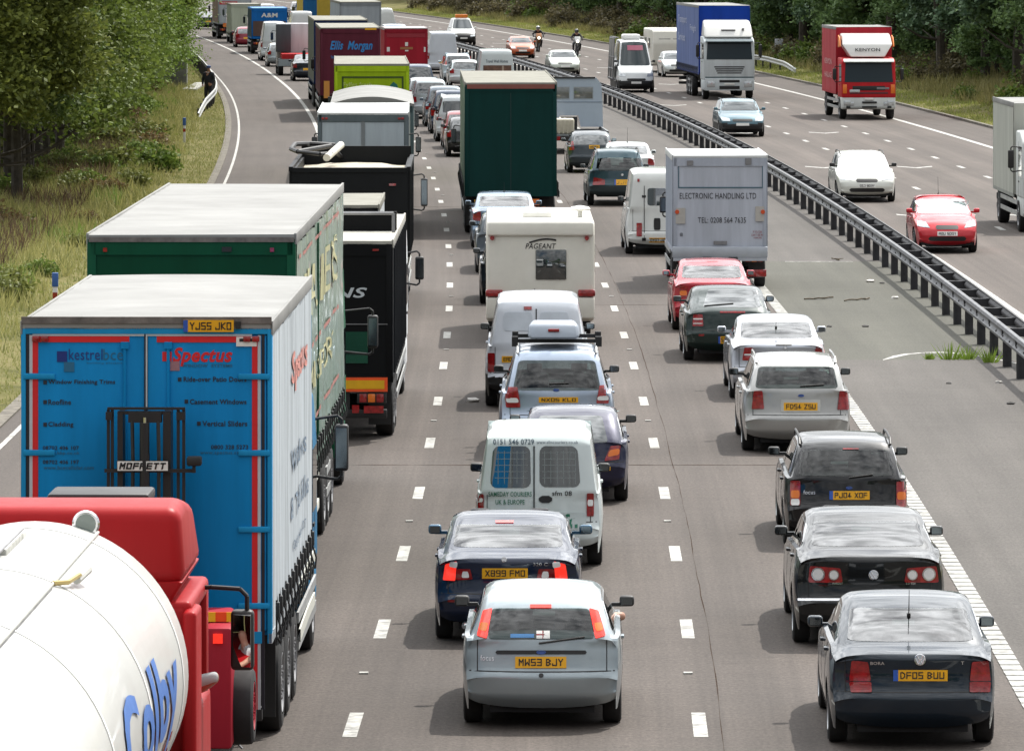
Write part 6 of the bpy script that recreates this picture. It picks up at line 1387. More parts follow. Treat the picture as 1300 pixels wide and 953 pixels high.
m = MB(); m.box(-.75, .05, -3.2, -1.6, TZ + TR - .04, TZ + TR + .05, 0, .02); m.build('walkway', mat('grubby_white', (.4, .4, .37), .6, var=.5, vs_=6), tb)
m = MB(); m.cyl((-.3, -4.5, TZ + TR - .05), (-.3, -4.5, TZ + TR + .1), .26, 20); m.cyl((-.3, -4.5, TZ + TR + .1), (-.3, -4.5, TZ + TR + .14), .2, 16); m.box(-.5, .0, -4.55, -4.45, TZ + TR + .13, TZ + TR + .17, 1, .01)
m.build('hatch', [mat('grubby_white', (.5, .5, .46), .6, var=.5, vs_=6), BLACK], tb)
m = MB(); tv, tf = text_cut('Colby', .03, .12, 14); m.add([tp(R(-16 + 38 * v), lerp(-6.6, -1.6, u), .014) for u, v in tv], tf); m.build('lettering', mat('script_blue', '#2f63ad', .45), tb)
m = MB(); m.text('s', lambda u, v: tp(R(-22 + 12 * v), lerp(-3.2, -2.0, u), .012), 0, .02, .2); m.build('lettering', RED, tb)
m = MB(); m.box(-.5, .5, -13.5, .5, .6, 1.05); m.build('chassis', DARK, tk); place_wheels(tk, [-12.5, -11.2, -9.9], 1.1, .5, .3, GREYM, True)
# cab
m = MB(); m.prism_x([(.35, 1.0), (.35, 1.82), (2.56, 1.82), (2.62, 1.7), (2.66, 1.0)], -1.25, 1.25, 0, .06, 3); m.box(-1.247, 1.247, .353, .80, 1.7, 2.775, 0, .09, 4); m.box(-1.243, 1.243, .36, 2.42, 2.62, 2.78, 0, .05, 3)
for s in (-1, 1): m.box(*sorted((s * 1.14, s * 1.24)), 2.28, 2.46, 1.75, 2.7, 0, .03)
cb = m.build('cab', RD, tk)
m = MB(); m.prism_x([(.30, 2.92), (.30, 3.56), (.9, 3.60), (1.7, 3.50), (2.35, 2.92)], -1.19, 1.19, 0, .12, 4, lambda y, z: 1 - .05 * (z - 2.92)); m.build('high_roof', RD, cb)
m = MB(); m.hull([(s * x, y, z) for s in (-1, 1) for x, y, z in ((1.0, .42, 2.66), (1.18, .31, 2.95), (1.0, 2.3, 2.66), (1.18, 2.3, 2.95))], [(0, 1, 3, 2), (4, 6, 7, 5), (0, 4, 5, 1), (2, 3, 7, 6), (0, 2, 6, 4), (1, 5, 7, 3)], 0, .03, 2); m.build('roof_skirt', RD, cb)
m = MB(); m.hull([(x, y, z) for x in (-.05, .82) for y in (1.2, 1.9) for z in (3.5, 3.60)], [(0, 1, 3, 2), (4, 6, 7, 5), (0, 4, 5, 1), (2, 3, 7, 6), (0, 2, 6, 4), (1, 5, 7, 3)], 0, .03, 2); m.build('sunroof', BLACK, cb)
for s in (-1, 1):
    m = MB(); m.hull([(s * x, y, z) for x in (1.18, 1.30) for y in (.1, .75) for z in (.7, 2.72)], [(0, 1, 3, 2), (4, 6, 7, 5), (0, 4, 5, 1), (2, 3, 7, 6), (0, 2, 6, 4), (1, 5, 7, 3)], 0, .04, 3); m.build('side_fairing', RD, cb)
    if s < 0: m = MB(); m.box(-1.245, -1.23, .8, 2.3, 1.82, 2.62); m.build('side_window', GLASS, cb)
    x0 = s * 1.25; m = MB(); m.tube([(x0 - s * .05, 2.0, 2.72), (x0 + s * .05, 1.95, 2.73), (x0 + s * .30, 1.9, 2.72), (x0 + s * .36, 1.9, 2.66), (x0 + s * .36, 1.9, 2.5)], .02, 8)
    m.hull([(x0 + s * a, y, z) for a in (.22, .42) for y in (1.86, 2.0) for z in (2.02, 2.54)], [(0, 1, 3, 2), (4, 6, 7, 5), (0, 4, 5, 1), (2, 3, 7, 6), (0, 2, 6, 4), (1, 5, 7, 3)], 0, .04, 3); mi_ = m.build('wing_mirror', BLACK, cb)
    m = MB(); mc = (x0 + s * .32, 1.80, 2.28); gg = [[(mc[0] + a, mc[1] - s * .69 * a - .14 * b + (a * a + b * b) / 2.0, mc[2] + b) for a in np.linspace(-.078, .078, 12)] for b in np.linspace(-.225, .225, 24)]; m.grid(gg); rg_ = gg[0] + [r_[-1] for r_ in gg[1:]] + gg[-1][-2::-1] + [r_[0] for r_ in gg[-2::-1]]; m.grid([rg_, [(p[0], 1.9, p[2]) for p in rg_]], 1); m.build('mirror_glass', [mat('cab_mirror', (.8, .82, .84), .02, 1, var=.0), BLACK], mi_)
m = MB(); m.box(-1.14, 1.14, 2.42, 2.45, 1.8, 2.62); m.build('windscreen', SCREEN, cb)
m = MB(); m.box(.5, 1.02, 1.0, 1.15, 1.7, 2.25, 0, .04); m.build('seat', SEATM, cb)
h, t_ = wheel_mb(.5, .3, True)
for s in (-1, 1): wo = h.build('wheel', GREYM, tk); t_.build('tyre', RUBBER, wo); wo.location = (s * 1.08, 1.6, .5)
# driver of the tanker, elbow out of the window
dl = tk.matrix_basis if False else None
rotz = Matrix.Rotation(ta_h, 3, 'Z'); o3 = lambda v: Vector((TX, 51.7, 0)) + rotz @ Vector(v)
HV = mat('hi_vis_yellow', (.55, .75, .05), .7); TSH = mat('grey_tshirt', (.45, .46, .47), .8); TR_ = mat('navy_trousers', (.03, .04, .07), .8)
person('tanker driver in a hi vis vest resting an elbow out of the cab window', o3((0.78, 1.5, 0)), ta_h,
    dict(pelvis=((0, 0, 1.35), .15), belly=((0, 0, 1.55), .15), chest=((0, .02, 1.80), .16), neck=((0, .03, 2.0), .06), head=((0, .05, 2.14), (.09, .10)), top=((0, .05, 2.24), .06), shr=((.19, .02, 1.90), .065), elr=((.60, -.0, 2.02), .05), her=((.46, .26, 1.88), .035), har=((.42, .32, 1.86), .032),
         shl=((-.19, .02, 1.90), .065), ell=((-.28, .16, 1.68), .045), hal=((-.2, .42, 1.70), .033), hipr=((.1, .02, 1.33), .09), kner=((.14, .45, 1.38), .07), ftr=((.14, .55, 1.0), .05), hipl=((-.1, .02, 1.33), .09), knel=((-.14, .45, 1.38), .07), ftl=((-.14, .55, 1.0), .05)),
    [('pelvis', 'belly'), ('belly', 'chest'), ('chest', 'neck'), ('neck', 'head'), ('head', 'top'), ('chest', 'shr'), ('shr', 'elr'), ('elr', 'her'), ('her', 'har'), ('chest', 'shl'), ('shl', 'ell'), ('ell', 'hal'), ('pelvis', 'hipr'), ('hipr', 'kner'), ('kner', 'ftr'), ('pelvis', 'hipl'), ('hipl', 'knel'), ('knel', 'ftl')],
    [HV, SKIN, TSH, TR_], dict(belly=0, chest=0, neck=1, head=1, top=1, shr=2, elr=2, her=1, har=1, shl=2, ell=2, hal=1, hipr=3, kner=3, ftr=3, hipl=3, knel=3, ftl=3))
# ---- big green curtainsider
GCU = mat('green_curtain', '#84998c', .35, 0, .4, .3, 1.5, bump=.4, bs=7, streak=9)  # pale grey-green puts the glare on the darker curtain into its colour
YT = mat('pale_yellow', '#b5b288', .6, var=.5, streak=9); RT = mat('pale_crimson', '#a86e66', .6, var=.5)  # lettering paled to sit with the painted glare on the curtain
green = lorry('curtainsider_lorry', 'green curtainsider with white roof right in front of the blue lorry', 'lorry', 243, 77.5, dict(L=15.4, W=2.60, H=4.6, camp=.022, z0=1.3, arch=.0, rear='#05402a', frame='#0a4a32', side='#8ea395', sidem=GCU, nobars=1, roofm=SHEET, door='flat',
    axles=[9.0, 10.3, 11.6], railm=mat('green_rail', (.12, .2, .16), .5), patch=[('marker_light', -1.1, 4.38, -1.05, 4.43, RED, -.02), ('marker_light', .98, 4.38, 1.03, 4.43, RED, -.02), ('marker_light', .38, 4.38, .5, 4.44, BLACK, -.02), ('top_rail', -1.28, 4.5, 1.28, 4.56, mat('weathered_rail', (.16, .14, .13), .7, var=.5, vs_=5), -.012)],
    sidetxt=[('WALKERS', .8, 3.35, 12.6, 4.0, YT, .0, .0), ('TRANSPORT', 1.2, 2.35, 11.2, 2.7, YT, .0, .0), ('________', .6, 2.9, 12.8, 2.96, RT, .01, 0), ('________', .6, 1.9, 12.8, 1.96, RT, .01, 0), ('________', .6, 4.26, 12.8, 4.31, RT, .01, 0)],
    cab=dict(H=3.3, col='#14543a', W=2.5, gap=.35, reach=.42, mz0=2.0, mz1=2.5)), Q1)
m = MB(); m.box(1.302, 1.33, 6.1, 6.26, 1.4, 4.45); m.build('curtain_post', gpaint('#0a4a32'), green)
for y0_, z0_ in ((9.4, .95), (9.4, .5)): pass
# green lorry side guards
for z in (.52, .95):
    m = MB(); m.box(1.24, 1.29, 2.0, 7.2, z, z + .14, 0, .01); m.build('side_guard', mat('cream_fairing', (.6, .6, .54), .5), green)
truck_mirror(green, 1.28, 2.4, 1.62, 2.05, 1, .35, .22) if False else None
# ---- black rigid / container lorries
ksx = lambda p_: (p_ - 402) * 102 / FP; ksz = lambda p_: CH - (p_ + 90) * 102 / FP
BK = '#0b0c0f'
blk = lorry('box_lorry', 'black high sided lorry with white logo letters and an orange reflective board', 'lorry', 402, 102, dict(L=9.5, W=2.5, H=3.3, z0=1.05, rear=BK, frame=BK, side='#24272b', solid=1, ribs=.8, nobars=1, door='flat', roofm=mat('dull_roof', (.38, .37, .33), .6, var=.3, vs_=2), axles=[1.4, 2.7],
    txt=[('NS', ksx(422), ksz(378), ksx(466), ksz(365), WST, .02, .25)], bothtxt=1, sidetxt=[('NS', 3.0, 2.1, 6.5, 2.75, WST, .02, .2)],
    patch=[('reflective_board', ksx(380), ksz(497), ksx(492), ksz(479), mat('hazard_orange', '#e8531c', .4), -.01), ('reflective_inset', ksx(384), ksz(493.5), ksx(488), ksz(482.5), mat('board_yellow', '#d9a412', .4), -.016),
           ('window', ksx(430), ksz(461), ksx(467), ksz(421), GLASS, -.008), ('marker_light', ksx(473), ksz(318.5), ksx(481), ksz(316), RED, -.02), ('panel_seam', ksx(340), ksz(412), ksx(492), ksz(411), GREYM, -.004), ('tail_light', ksx(462), ksz(524), ksx(487), ksz(515), RED, -.03), ('warning_triangle', ksx(447), ksz(524), ksx(456), ksz(514), RED, -.03)],
    cab=dict(H=3.0, col='#d5d8da', W=2.5, reach=.22, mz0=2.0, mz1=2.42)), Q1)
m = MB(); m.box(-1.24, 1.24, 3.2, 3.32, 3.3, 3.62); m.tube([(-1.2, 2.6, 3.3), (-1.2, 2.6, 3.62), (1.2, 2.6, 3.62), (1.2, 2.6, 3.3)], .03, 6, 1); m.build('headboard', [gpaint(BK), GREYM], blk)
wh2 = lorry('box_lorry', 'lorry with a cream white roof and black rear just ahead of the black logo lorry', 'lorry', 398, 118.5, dict(L=5.2, W=2.5, H=3.15, z0=1.05, rear='#131518', frame='#101114', side='#b8bdc0', solid=1, nobars=1, door='flat', roofm=CREAM, axles=[1.4],
    plate=(.22, 2.64, .82, 2.78, 'AJ04 GVW', 1), plate_y=-.02, patch=[('marker_light', 1.02, 2.78, 1.13, 2.93, RED, -.02), ('ledge', -1.2, 2.62, .95, 2.65, GREYM, -.01)], cab=dict(H=2.9, col='#cfd3d5', W=2.4, reach=.30, mz0=2.1, mz1=2.55)), Q1)
# ---- tipper / grab lorry
tp_ = thing('tipper_lorry', 'black grab tipper lorry with a cream load and a folded crane arm', 'lorry', (pw(444, 134.5)[0], 134.5, 0), head(134.5), Q1)
BG = gpaint('#17191b'); m = MB(); wh = 1.25; m.box(-wh, wh, 0, .08, 1.3, 3.2); m.box(-wh, wh, 7.4, 7.5, 1.3, 3.45); m.box(-wh, -wh + .07, .08, 7.4, 1.3, 3.2); m.box(wh - .07, wh, .08, 7.4, 1.3, 3.2); m.box(-wh + .07, wh - .07, .08, 7.4, 1.3, 1.4)
for s in (-1, 1):
    for k in range(8): m.box(*sorted((s * wh, s * (wh + .06))), .1 + k * 1.0, .2 + k * 1.0, 1.3, 3.2)
    m.box(*sorted((s * (wh - .02), s * (wh + .07))), 0, 7.5, 3.16, 3.26)
m.box(-wh, wh, -.03, .1, 3.14, 3.24); m.build('tipper_body', BG, tp_)
m = MB(); r_ = random.Random(9)
m.grid([[(lerp(-1.17, 1.17, i / 12), lerp(.1, 7.3, j / 20), 3.02 + .05 * math.sin(i / 12 * math.pi) + r_.uniform(-.03, .03)) for i in range(13)] for j in range(21)]); m.build('load_sheet', mat('load_cream', (.42, .38, .30), .8, var=.3), tp_)
m = MB(); m.box(.85, 1.0, -.05, -.02, 2.85, 2.9); m.build('marker_light', RED, tp_)
m = MB(); m.tube([(-.35, 7.4, 3.2), (-.55, 6.0, 3.5), (-1.25, 4.6, 3.42), (-1.42, 5.2, 3.46), (-1.38, 6.6, 3.52), (-1.1, 7.6, 3.5), (-.5, 7.9, 3.45)], .055, 8); m.tube([(-1.25, 4.6, 3.42), (-.75, 4.2, 3.38), (-.5, 4.6, 3.38)], .045, 8)
m.cyl((-.60, 4.2, 3.30), (-.32, 6.0, 3.52), .085, 10, 1); m.build('crane_arm', [BLACK, mat('crane_cream', (.55, .54, .48), .5)], tp_)
chassis(tp_, 9.6, 2.5, [1.6, 2.9], .5, zt=1.3, twin=False)
cab(tp_, 8.4, dict(H=3.05, col='#dcdccf', W=2.45, L=2.1, reach=.3, mz0=1.95, mz1=2.6, beacons=1, zs=1.7), False)
for s in (-1, 1): h, t_ = wheel_mb(.5, .3, True); wo = h.build('wheel', GREYM, tp_); t_.build('tyre', RUBBER, wo); wo.location = (s * 1.06, 9.3, .5)
# ---- further up the lorry lane
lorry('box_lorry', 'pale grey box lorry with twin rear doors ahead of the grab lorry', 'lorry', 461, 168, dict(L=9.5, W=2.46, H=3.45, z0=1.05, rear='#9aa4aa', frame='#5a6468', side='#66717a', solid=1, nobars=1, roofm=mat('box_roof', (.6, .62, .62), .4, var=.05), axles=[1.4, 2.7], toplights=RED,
    patch=[('door_post', -.05, 1.1, .05, 3.2, mat('post_grey', (.16, .18, .19), .5), .0)], cab=dict(H=3.0, col='#46555a', W=2.4, reach=.3)), Q1)
lorry('tilt_lorry', 'lorry with a rounded white tilt canopy behind the lime green box', 'lorry', 472.5, 186.5, dict(L=14, W=2.5, H=3.15, arch=.22, z0=1.2, rear='#c8ccc8', frame='#56686a', side='#c8ccc8', nobars=1, door='flat', roofm=SHEET, axles=[2, 3.3, 4.6], nostrap=1, cab=dict(H=3.0, col='#4a565a', W=2.4)), Q1)
lime = lorry('box_lorry', 'lime green box lorry with a teal leaf emblem on its rear', 'lorry', 472, 207.5, dict(L=13, W=2.5, H=3.9, z0=1.2, rear='#9ab71c', frame='#a6c41f', side='#9ab71c', solid=1, nobars=1, door='flat', roofm=CREAM, axles=[2, 3.3, 4.6],
    patch=[('panel_edge', -1.0, 1.5, -.94, 3.45, mat('dark_lime', srgb('#3c5212'), .5)), ('panel_edge', 1.0, 1.5, 1.06, 3.45, mat('dark_lime', srgb('#3c5212'), .5)), ('panel_edge', -1.0, 3.42, 1.06, 3.48, mat('dark_lime', srgb('#3c5212'), .5))],
    txt=[('Fyffes fresh', -.95, 3.1, .0, 3.28, mat('pale_lime', '#c5d480', .5), .0)], cab=dict(H=3.4, col='#1e5c45', W=2.4)), Q1)
m = MB(); m.add([(.35, .006, 2.7), (.95, .006, 2.7), (.85, .006, 3.2), (.72, .006, 3.3), (.5, .006, 3.05)], [(0, 1, 2, 3, 4)]); m.add([(.62, .003, 2.7), (.72, .003, 2.7), (.72, .003, 3.3)], [(0, 1, 2)]); m.build('leaf_emblem', mat('emblem_teal', '#166a63', .5), lime)
lorry('curtainsider_lorry', 'maroon lorry with blue script writing across its rear', 'lorry', 444.5, 272, dict(L=13, W=2.62, H=4.1, z0=1.2, rear='#5a2433', frame='#5a2433', side='#5a2433', solid=1, nobars=1, door='flat', roofm=CREAM, axles=[2, 3.3, 4.6],
    txt=[('Ellis  Morgan', -.88, 3.0, .98, 3.5, mat('script_cyan', '#2a80c4', .5), .03, .3), ('TRANSPORT', -.85, 2.72, -.5, 2.85, mat('script_cyan', '#2a80c4', .5), 0)], patch=[('hazard_panel', -1.15, 1.0, -.9, 1.75, mat('hazard_amber', '#c98a3c', .4), -.01), ('hazard_panel', .9, 1.0, 1.15, 1.75, mat('hazard_amber', '#c98a3c', .4), -.01), ('roof_plate', .65, 3.98, 1.15, 4.06, YEL, -.01)], cab=dict(H=3.3, col='#5a2433', W=2.4)), Q1)
lorry('curtainsider_lorry', 'dark navy lorry with a grey side and white roof in front of the maroon lorry', 'lorry', 432.5, 292, dict(L=13.5, W=2.52, H=4.15, z0=1.2, rear='#13254a', frame='#13254a', side='#6a6f68', solid=1, nobars=1, door='flat', roofm=CREAM, axles=[2, 3.3, 4.6], cab=dict(H=3.3, col='#2a3c5c', W=2.4)), Q1)
lorry('box_lorry', 'tall pale grey lorry filling the middle lane near the top of the picture', 'lorry', 457.5, 372, dict(L=13, W=2.5, H=4.05, z0=1.2, rear='#9ba2a8', frame='#7f8488', side='#9ba2a8', solid=1, nobars=1, door='flat', roofm=CREAM, axles=[2, 3.3], cab=dict(H=3.3, col='#7f8488', W=2.4)), QG)
def lane1(Z, off=-3.2): return 650 + RX(off, Z) * FP / Z
small('saloon_car', 'saloon', 391, 343, 'dark saloon low behind the navy lorry in the left lane', '#1c2530', grp=Q1)
# tractor unit
tu = thing('tractor_unit', 'red tractor unit without trailer showing its white cab back', 'lorry', (pw(379, 356)[0], 356, 0), head(356), Q1)
m = MB(); m.box(-.95, .95, 0, 3.2, .75, 1.25, 0, .03); m.box(-1.15, 1.15, -.02, .1, .55, .95, 1); m.build('chassis', [gpaint('#a8262a'), gpaint('#8e979c')], tu)
m = MB(); m.box(-.35, .35, -.05, -.02, .6, .85); m.build('marker_board', AMBER, tu)
cab(tu, 3.3, dict(H=2.95, col='#cfcfd2', W=2.3)); place_wheels(tu, [1.0, 5.0], 1.0, .5, .3, GREYM, True)
m = MB(); m.box(-1.2, -.35, 2.6, 3.2, 1.3, 2.9, 0, .03); m.build('exhaust_stack', gpaint('#4c5358'), tu)
small('estate_car', 'hatch', 357, 379, 'silver hatchback between the tractor unit and the white van', '#98a0a6', grp=Q1)
small('panel_van', 'van', 349, 396, 'white panel van left of the red tractor unit', paint((.60, .64, .66), 0), L=5.2, W=1.85, H=2.5, wb=1.2, wt=2.2, nowin=1, grp=Q1, panel=1, tumble=.13, plate=(rect(-.3, 1.0, .3, 1.15), ''))
lorry('flatbed_lorry', 'bright blue lorry with white initials behind the white panel van', 'lorry', 342, 418, dict(L=6, W=2.4, H=3.1, z0=1.1, rear='#1668b4', frame='#1668b4', side='#243c44', solid=1, nobars=1, door='flat', roofm=mat('blue_roof', '#3d7fbc', .5), axles=[1.4], txt=[('A&M', -.55, 2.45, .55, 2.75, WHT, .03)], patch=[('tailboard', -1.1, 1.2, 1.1, 2.2, mat('brown_tailboard', (.10, .06, .05), .7), -.02)], cab=dict(H=2.8, col='#26485a', W=2.3)), Q1)
small('hatchback_car', 'hatch', 314, 441, 'dark red hatchback behind the cream box lorry', '#8c2436', grp=Q1)
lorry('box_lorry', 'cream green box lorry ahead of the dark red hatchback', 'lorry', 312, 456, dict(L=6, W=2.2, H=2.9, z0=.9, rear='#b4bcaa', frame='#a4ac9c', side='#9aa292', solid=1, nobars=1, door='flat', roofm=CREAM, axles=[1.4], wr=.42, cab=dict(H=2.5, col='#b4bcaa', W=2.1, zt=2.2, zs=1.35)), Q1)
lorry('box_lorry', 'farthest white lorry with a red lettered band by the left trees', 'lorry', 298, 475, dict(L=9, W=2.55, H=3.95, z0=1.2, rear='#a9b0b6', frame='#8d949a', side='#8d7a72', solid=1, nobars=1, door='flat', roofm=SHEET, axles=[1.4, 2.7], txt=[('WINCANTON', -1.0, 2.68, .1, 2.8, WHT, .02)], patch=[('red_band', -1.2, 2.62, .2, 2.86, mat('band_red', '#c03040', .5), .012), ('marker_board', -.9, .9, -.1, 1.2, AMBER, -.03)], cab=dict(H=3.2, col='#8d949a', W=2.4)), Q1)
small('saloon_car', 'saloon', 264, 520, 'dark car glimpsed under the overhanging trees at the far left lane', '#2c3136', grp=Q1)
small('panel_van', 'van', 384, 452, 'white high roofed van in the middle lane above the tractor unit', paint((.66, .68, .68), 0), L=5.2, W=1.95, H=2.42, wb=1.2, wt=2.2, nowin=1, panel=1, tumble=.12)
small('panel_van', 'van', 382, 490, 'white van with a sloping nose beyond the high roofed van', paint((.7, .7, .7), 0), L=5, W=1.85, H=2.65, wb=1.2, wt=2.3, tumble=.18)
lorry('box_lorry', 'blue and yellow lorry near the top edge beside the tall grey lorry', 'lorry', 404, 470, dict(L=8, W=2.3, H=3.3, z0=1.1, rear='#1f5a8a', frame='#1f5a8a', side='#b09a20', solid=1, nobars=1, door='flat', roofm=CREAM, axles=[1.4], patch=[('yellow_panel', -.1, 1.2, 1.1, 3.1, mat('mustard', '#a8902a', .5), .0)], cab=dict(H=2.8, col='#1f5a8a', W=2.2)), QG)
small('panel_van', 'van', 340, 505, 'white pickup with an orange stripe at the top edge beside the farthest lorry', paint((.7, .7, .68), 0), L=5, W=1.95, H=2.3, wb=1.2, wt=1.9, marks=[(rect(-.6, 1.9, .6, 2.0), AMBER, 'stripe')])
# ================================================================ opposite carriageway
def onc(name, kind, px, Z, label, c, L=4.3, W=1.74, H=1.45, **k):
    d = dict(kind=kind, L=L, W=W, H=H, paint=c if not isinstance(c, (str, tuple)) else paint(c), far=Z > 200, wr=.31, fplate=(rect(-.26, .46, .26, .57), k.pop('pt', '')))
    s = W / 1.74
    if kind != 'van': d['hlights'] = [([(.46 * s, .64), (.78 * s, .66), (.80 * s, .80), (.50 * s, .76)], HEADL)]
    d.update(k); return car(name, label, 'van' if kind == 'van' else 'car', px, Z, d, QO, onc=True)
onc('hatchback_car', 'hatch', 1203, 161, 'bright red hatchback driving towards the bridge with a white front plate', '#b8202c', L=3.82, W=1.66, H=1.43, wb=.95, pt='YD02 UGM', aerial=(.9, .45), mz=1.05,
    hlights=[([(.44, .66), (.76, .70), (.74, .84), (.54, .80)], HEADL)], grw=.30, badge=None)
onc('estate_car', 'estate', 1101, 191, 'white estate with roof rails coming towards the bridge', paint((.66, .67, .62), .1), L=4.5, W=1.84, H=1.50, rails=1, pt='YK06 CZO', hlights=[([(.46, .68), (.80, .70), (.82, .82), (.50, .78)], HEADL)], mirm=BLACK, grw=.34)
onc('estate_car', 'estate', 943, 251, 'dark teal estate with bright windscreen coming down the inner lane', '#4a6a76', L=4.7, W=1.86, H=1.48, rails=1, trim=.55, pt='')
onc('saloon_car', 'saloon', 718, 357, 'silver saloon approaching in the inner lane below the motorcycles', '#b4bab0', L=4.6, W=1.78, H=1.42)
onc('saloon_car', 'hatch', 664, 403, 'orange bonneted car beside the first motorcycle', '#b4562e', L=4.2, W=1.66, H=1.42)
r1, s1 = onc('pickup_van', 'van', 589, 449, 'white van with an orange beacon bar on its roof', paint((.68, .70, .68), 0), L=4.9, W=1.85, H=1.95, wb=1.2, wt=1.75, trim=.85, fbz=1.15)
m = MB(); m.box(-.45, .45, 2.4, 2.7, 1.95, 2.2, 0, .04); m.build('beacon_bar', mat('beacon_orange', (.8, .22, .03), .3), r1)
onc('saloon_car', 'hatch', 861, 352, 'white car towing the touring caravan, nearly hidden by the blue and white lorry', '#c4cac8', L=4.3, W=1.7, H=1.45)
caravan(853, 363, 2.2, 2.55, 6.2, 'white touring caravan behind the blue and white lorry', front=True)
# white van with ladder frames
r2, s2 = onc('panel_van', 'van', 808, 319, 'white high roof van with a glass carrying frame on its side', paint((.68, .70, .70), 0), L=5.6, W=1.95, H=2.7, wb=1.2, wt=2.4, tumble=.14, trim=.62, fbz=1.35, zz=1, nose=.8, mirm=BLACK, grw=.5, mz=1.6,
    hlights=[([(.55, .82), (.88, .84), (.88, .98), (.58, .98)], HEADL)])
m = MB()
for y in (1.2, 2.6, 4.2): m.tube([(.9, y, .6), (1.12, y, .65), (1.02, y, 2.8), (.8, y, 2.8)], .03, 6)
for z in (.7, 1.2, 1.8, 2.4, 2.75): m.tube([(1.12 - .05 * (z - .7), 1.0, z), (1.12 - .05 * (z - .7), 4.4, z)], .03, 6)
m.box(1.03, 1.06, 1.1, 4.3, .75, 2.7, 1); m.build('carrying_frame', [GREYM, mat('frame_sheet', (.22, .22, .21), .5)], r2)
m = MB(); m.hull([(x, y, z) for x in (-.4, .5) for y in (1.8, 3.2) for z in (2.68, 2.95)], [(0, 1, 3, 2), (4, 6, 7, 5), (0, 4, 5, 1), (2, 3, 7, 6), (0, 2, 6, 4), (1, 5, 7, 3)], 0, .1, 3); m.build('roof_pod', WHT, r2)
m = MB(); pad(m, s2.front, rect(-.45, 2.15, .35, 2.4), 6, 2, .02, 0); m.build('name_sign', mat('maroon_sign', '#8a2f4e', .5), r2)
# red and white box lorry
KW = '#c9ccca'
def fr(nm, x0, z0, x1, z1, mt, dp=.02): return (nm, x0, z0, x1, z1, mt, dp)
kr = lorry('box_lorry', 'red box lorry with a white air deflector driving down the outer lane', 'lorry', 1103, 274, dict(L=6.4, W=2.48, H=4.05, z0=1.15, rear='#9c1f2b', frame='#9c1f2b', side='#a8323c', front='#a02330', solid=0, nostrap=1, roofm=SHEET, axles=[1.6], amp=1,
    sidetxt=[], cab=dict(H=2.72, zt=2.55, zs=1.62, col='#b3242a', bump='#c9ccca', W=2.38, L=1.9, gap=.2, reach=.30, mz0=1.75, mz1=2.25, defl=None, visor=gpaint('#d8dcda'),
      front=[fr('grille', -.72, 1.28, .72, 1.48, BLACK), fr('grille', -.85, 1.12, .85, 1.22, mat('dark_red', (.12, .01, .015), .5)), fr('headlight', .4, 1.2, .85, 1.32, HEADL, .03), fr('name_strip', -.9, 1.33, -.35, 1.42, GREYM, .03), fr('indicator', -1.15, 1.15, -.97, 1.55, AMBER, .03), fr('indicator', .97, 1.15, 1.15, 1.55, AMBER, .03),
             fr('number_plate', -.2, .86, .2, .95, WHT, .04), fr('bumper_slot', -.35, .72, .3, .8, BLACK, .05), fr('bumper_slot', -.35, .52, .3, .6, BLACK, .05), fr('headlight', -1.1, .66, -.8, .84, HEADL, .05), fr('headlight', .8, .66, 1.1, .84, HEADL, .05), fr('fog_light', -1.0, .5, -.82, .6, BLACK, .05), fr('fog_light', .82, .5, 1.0, .6, BLACK, .05)])), QO, onc=True)
cbo = [c for c in kr.children if c.name.startswith('cab')][0]; kc = 6.4 + .2
m = MB(); m.hull([(s * x, y, z) for s in (-1, 1) for x, y, z in ((.75, kc + .1, 2.74), (.75, kc + 1.5, 2.74), (1.18, kc + .1, 3.35), (1.14, kc + 1.25, 3.30), (1.1, kc + .1, 3.78), (1.05, kc + .8, 3.70))],
    [(0, 1, 3, 5, 4, 2), (6, 8, 10, 11, 9, 7), (0, 6, 7, 1), (1, 7, 9, 3), (3, 9, 11, 5), (5, 11, 10, 4), (4, 10, 8, 2), (2, 8, 6, 0)], 0, .06, 3)
wd = m.build('air_deflector', mat('deflector_white', (.70, .70, .68), .3, 0, .4, .04), cbo)
for s in (-1, 1):
    m = MB(); m.hull([(s * x, kc + y, z) for x in (1.16, 1.21) for y, z in ((.3, 3.15), (1.18, 3.2), (.3, 3.7), (.8, 3.62))], [(0, 1, 3, 2), (4, 6, 7, 5), (0, 4, 5, 1), (2, 3, 7, 6), (0, 2, 6, 4), (1, 5, 7, 3)], 0, .015, 1); m.build('orange_edge', mat('deflector_orange', '#e07a1c', .4), wd)
yf_ = lambda v: lerp(kc + 1.50, kc + 1.31, (v - 2.9) / .4) + .02
m = MB(); m.text('KENYON', lambda u, v: (lerp(.55, -.55, u), yf_(lerp(3.0, 3.14, v)), lerp(3.0, 3.14, v)), 0, .02, 0); m.build('lettering', INK, wd)
for k, (z0_, z1_) in enumerate(((2.35, 2.6), (1.75, 2.0))):
    m = MB(); m.text(('KENYON', 'HAULAGE')[k], lambda u, v: (1.28, lerp(1.6, 4.8, u), lerp(z0_, z1_, v)), 0, .01); m.build('lettering', mat('pale_pink_ink', (.55, .35, .34), .5), kr)
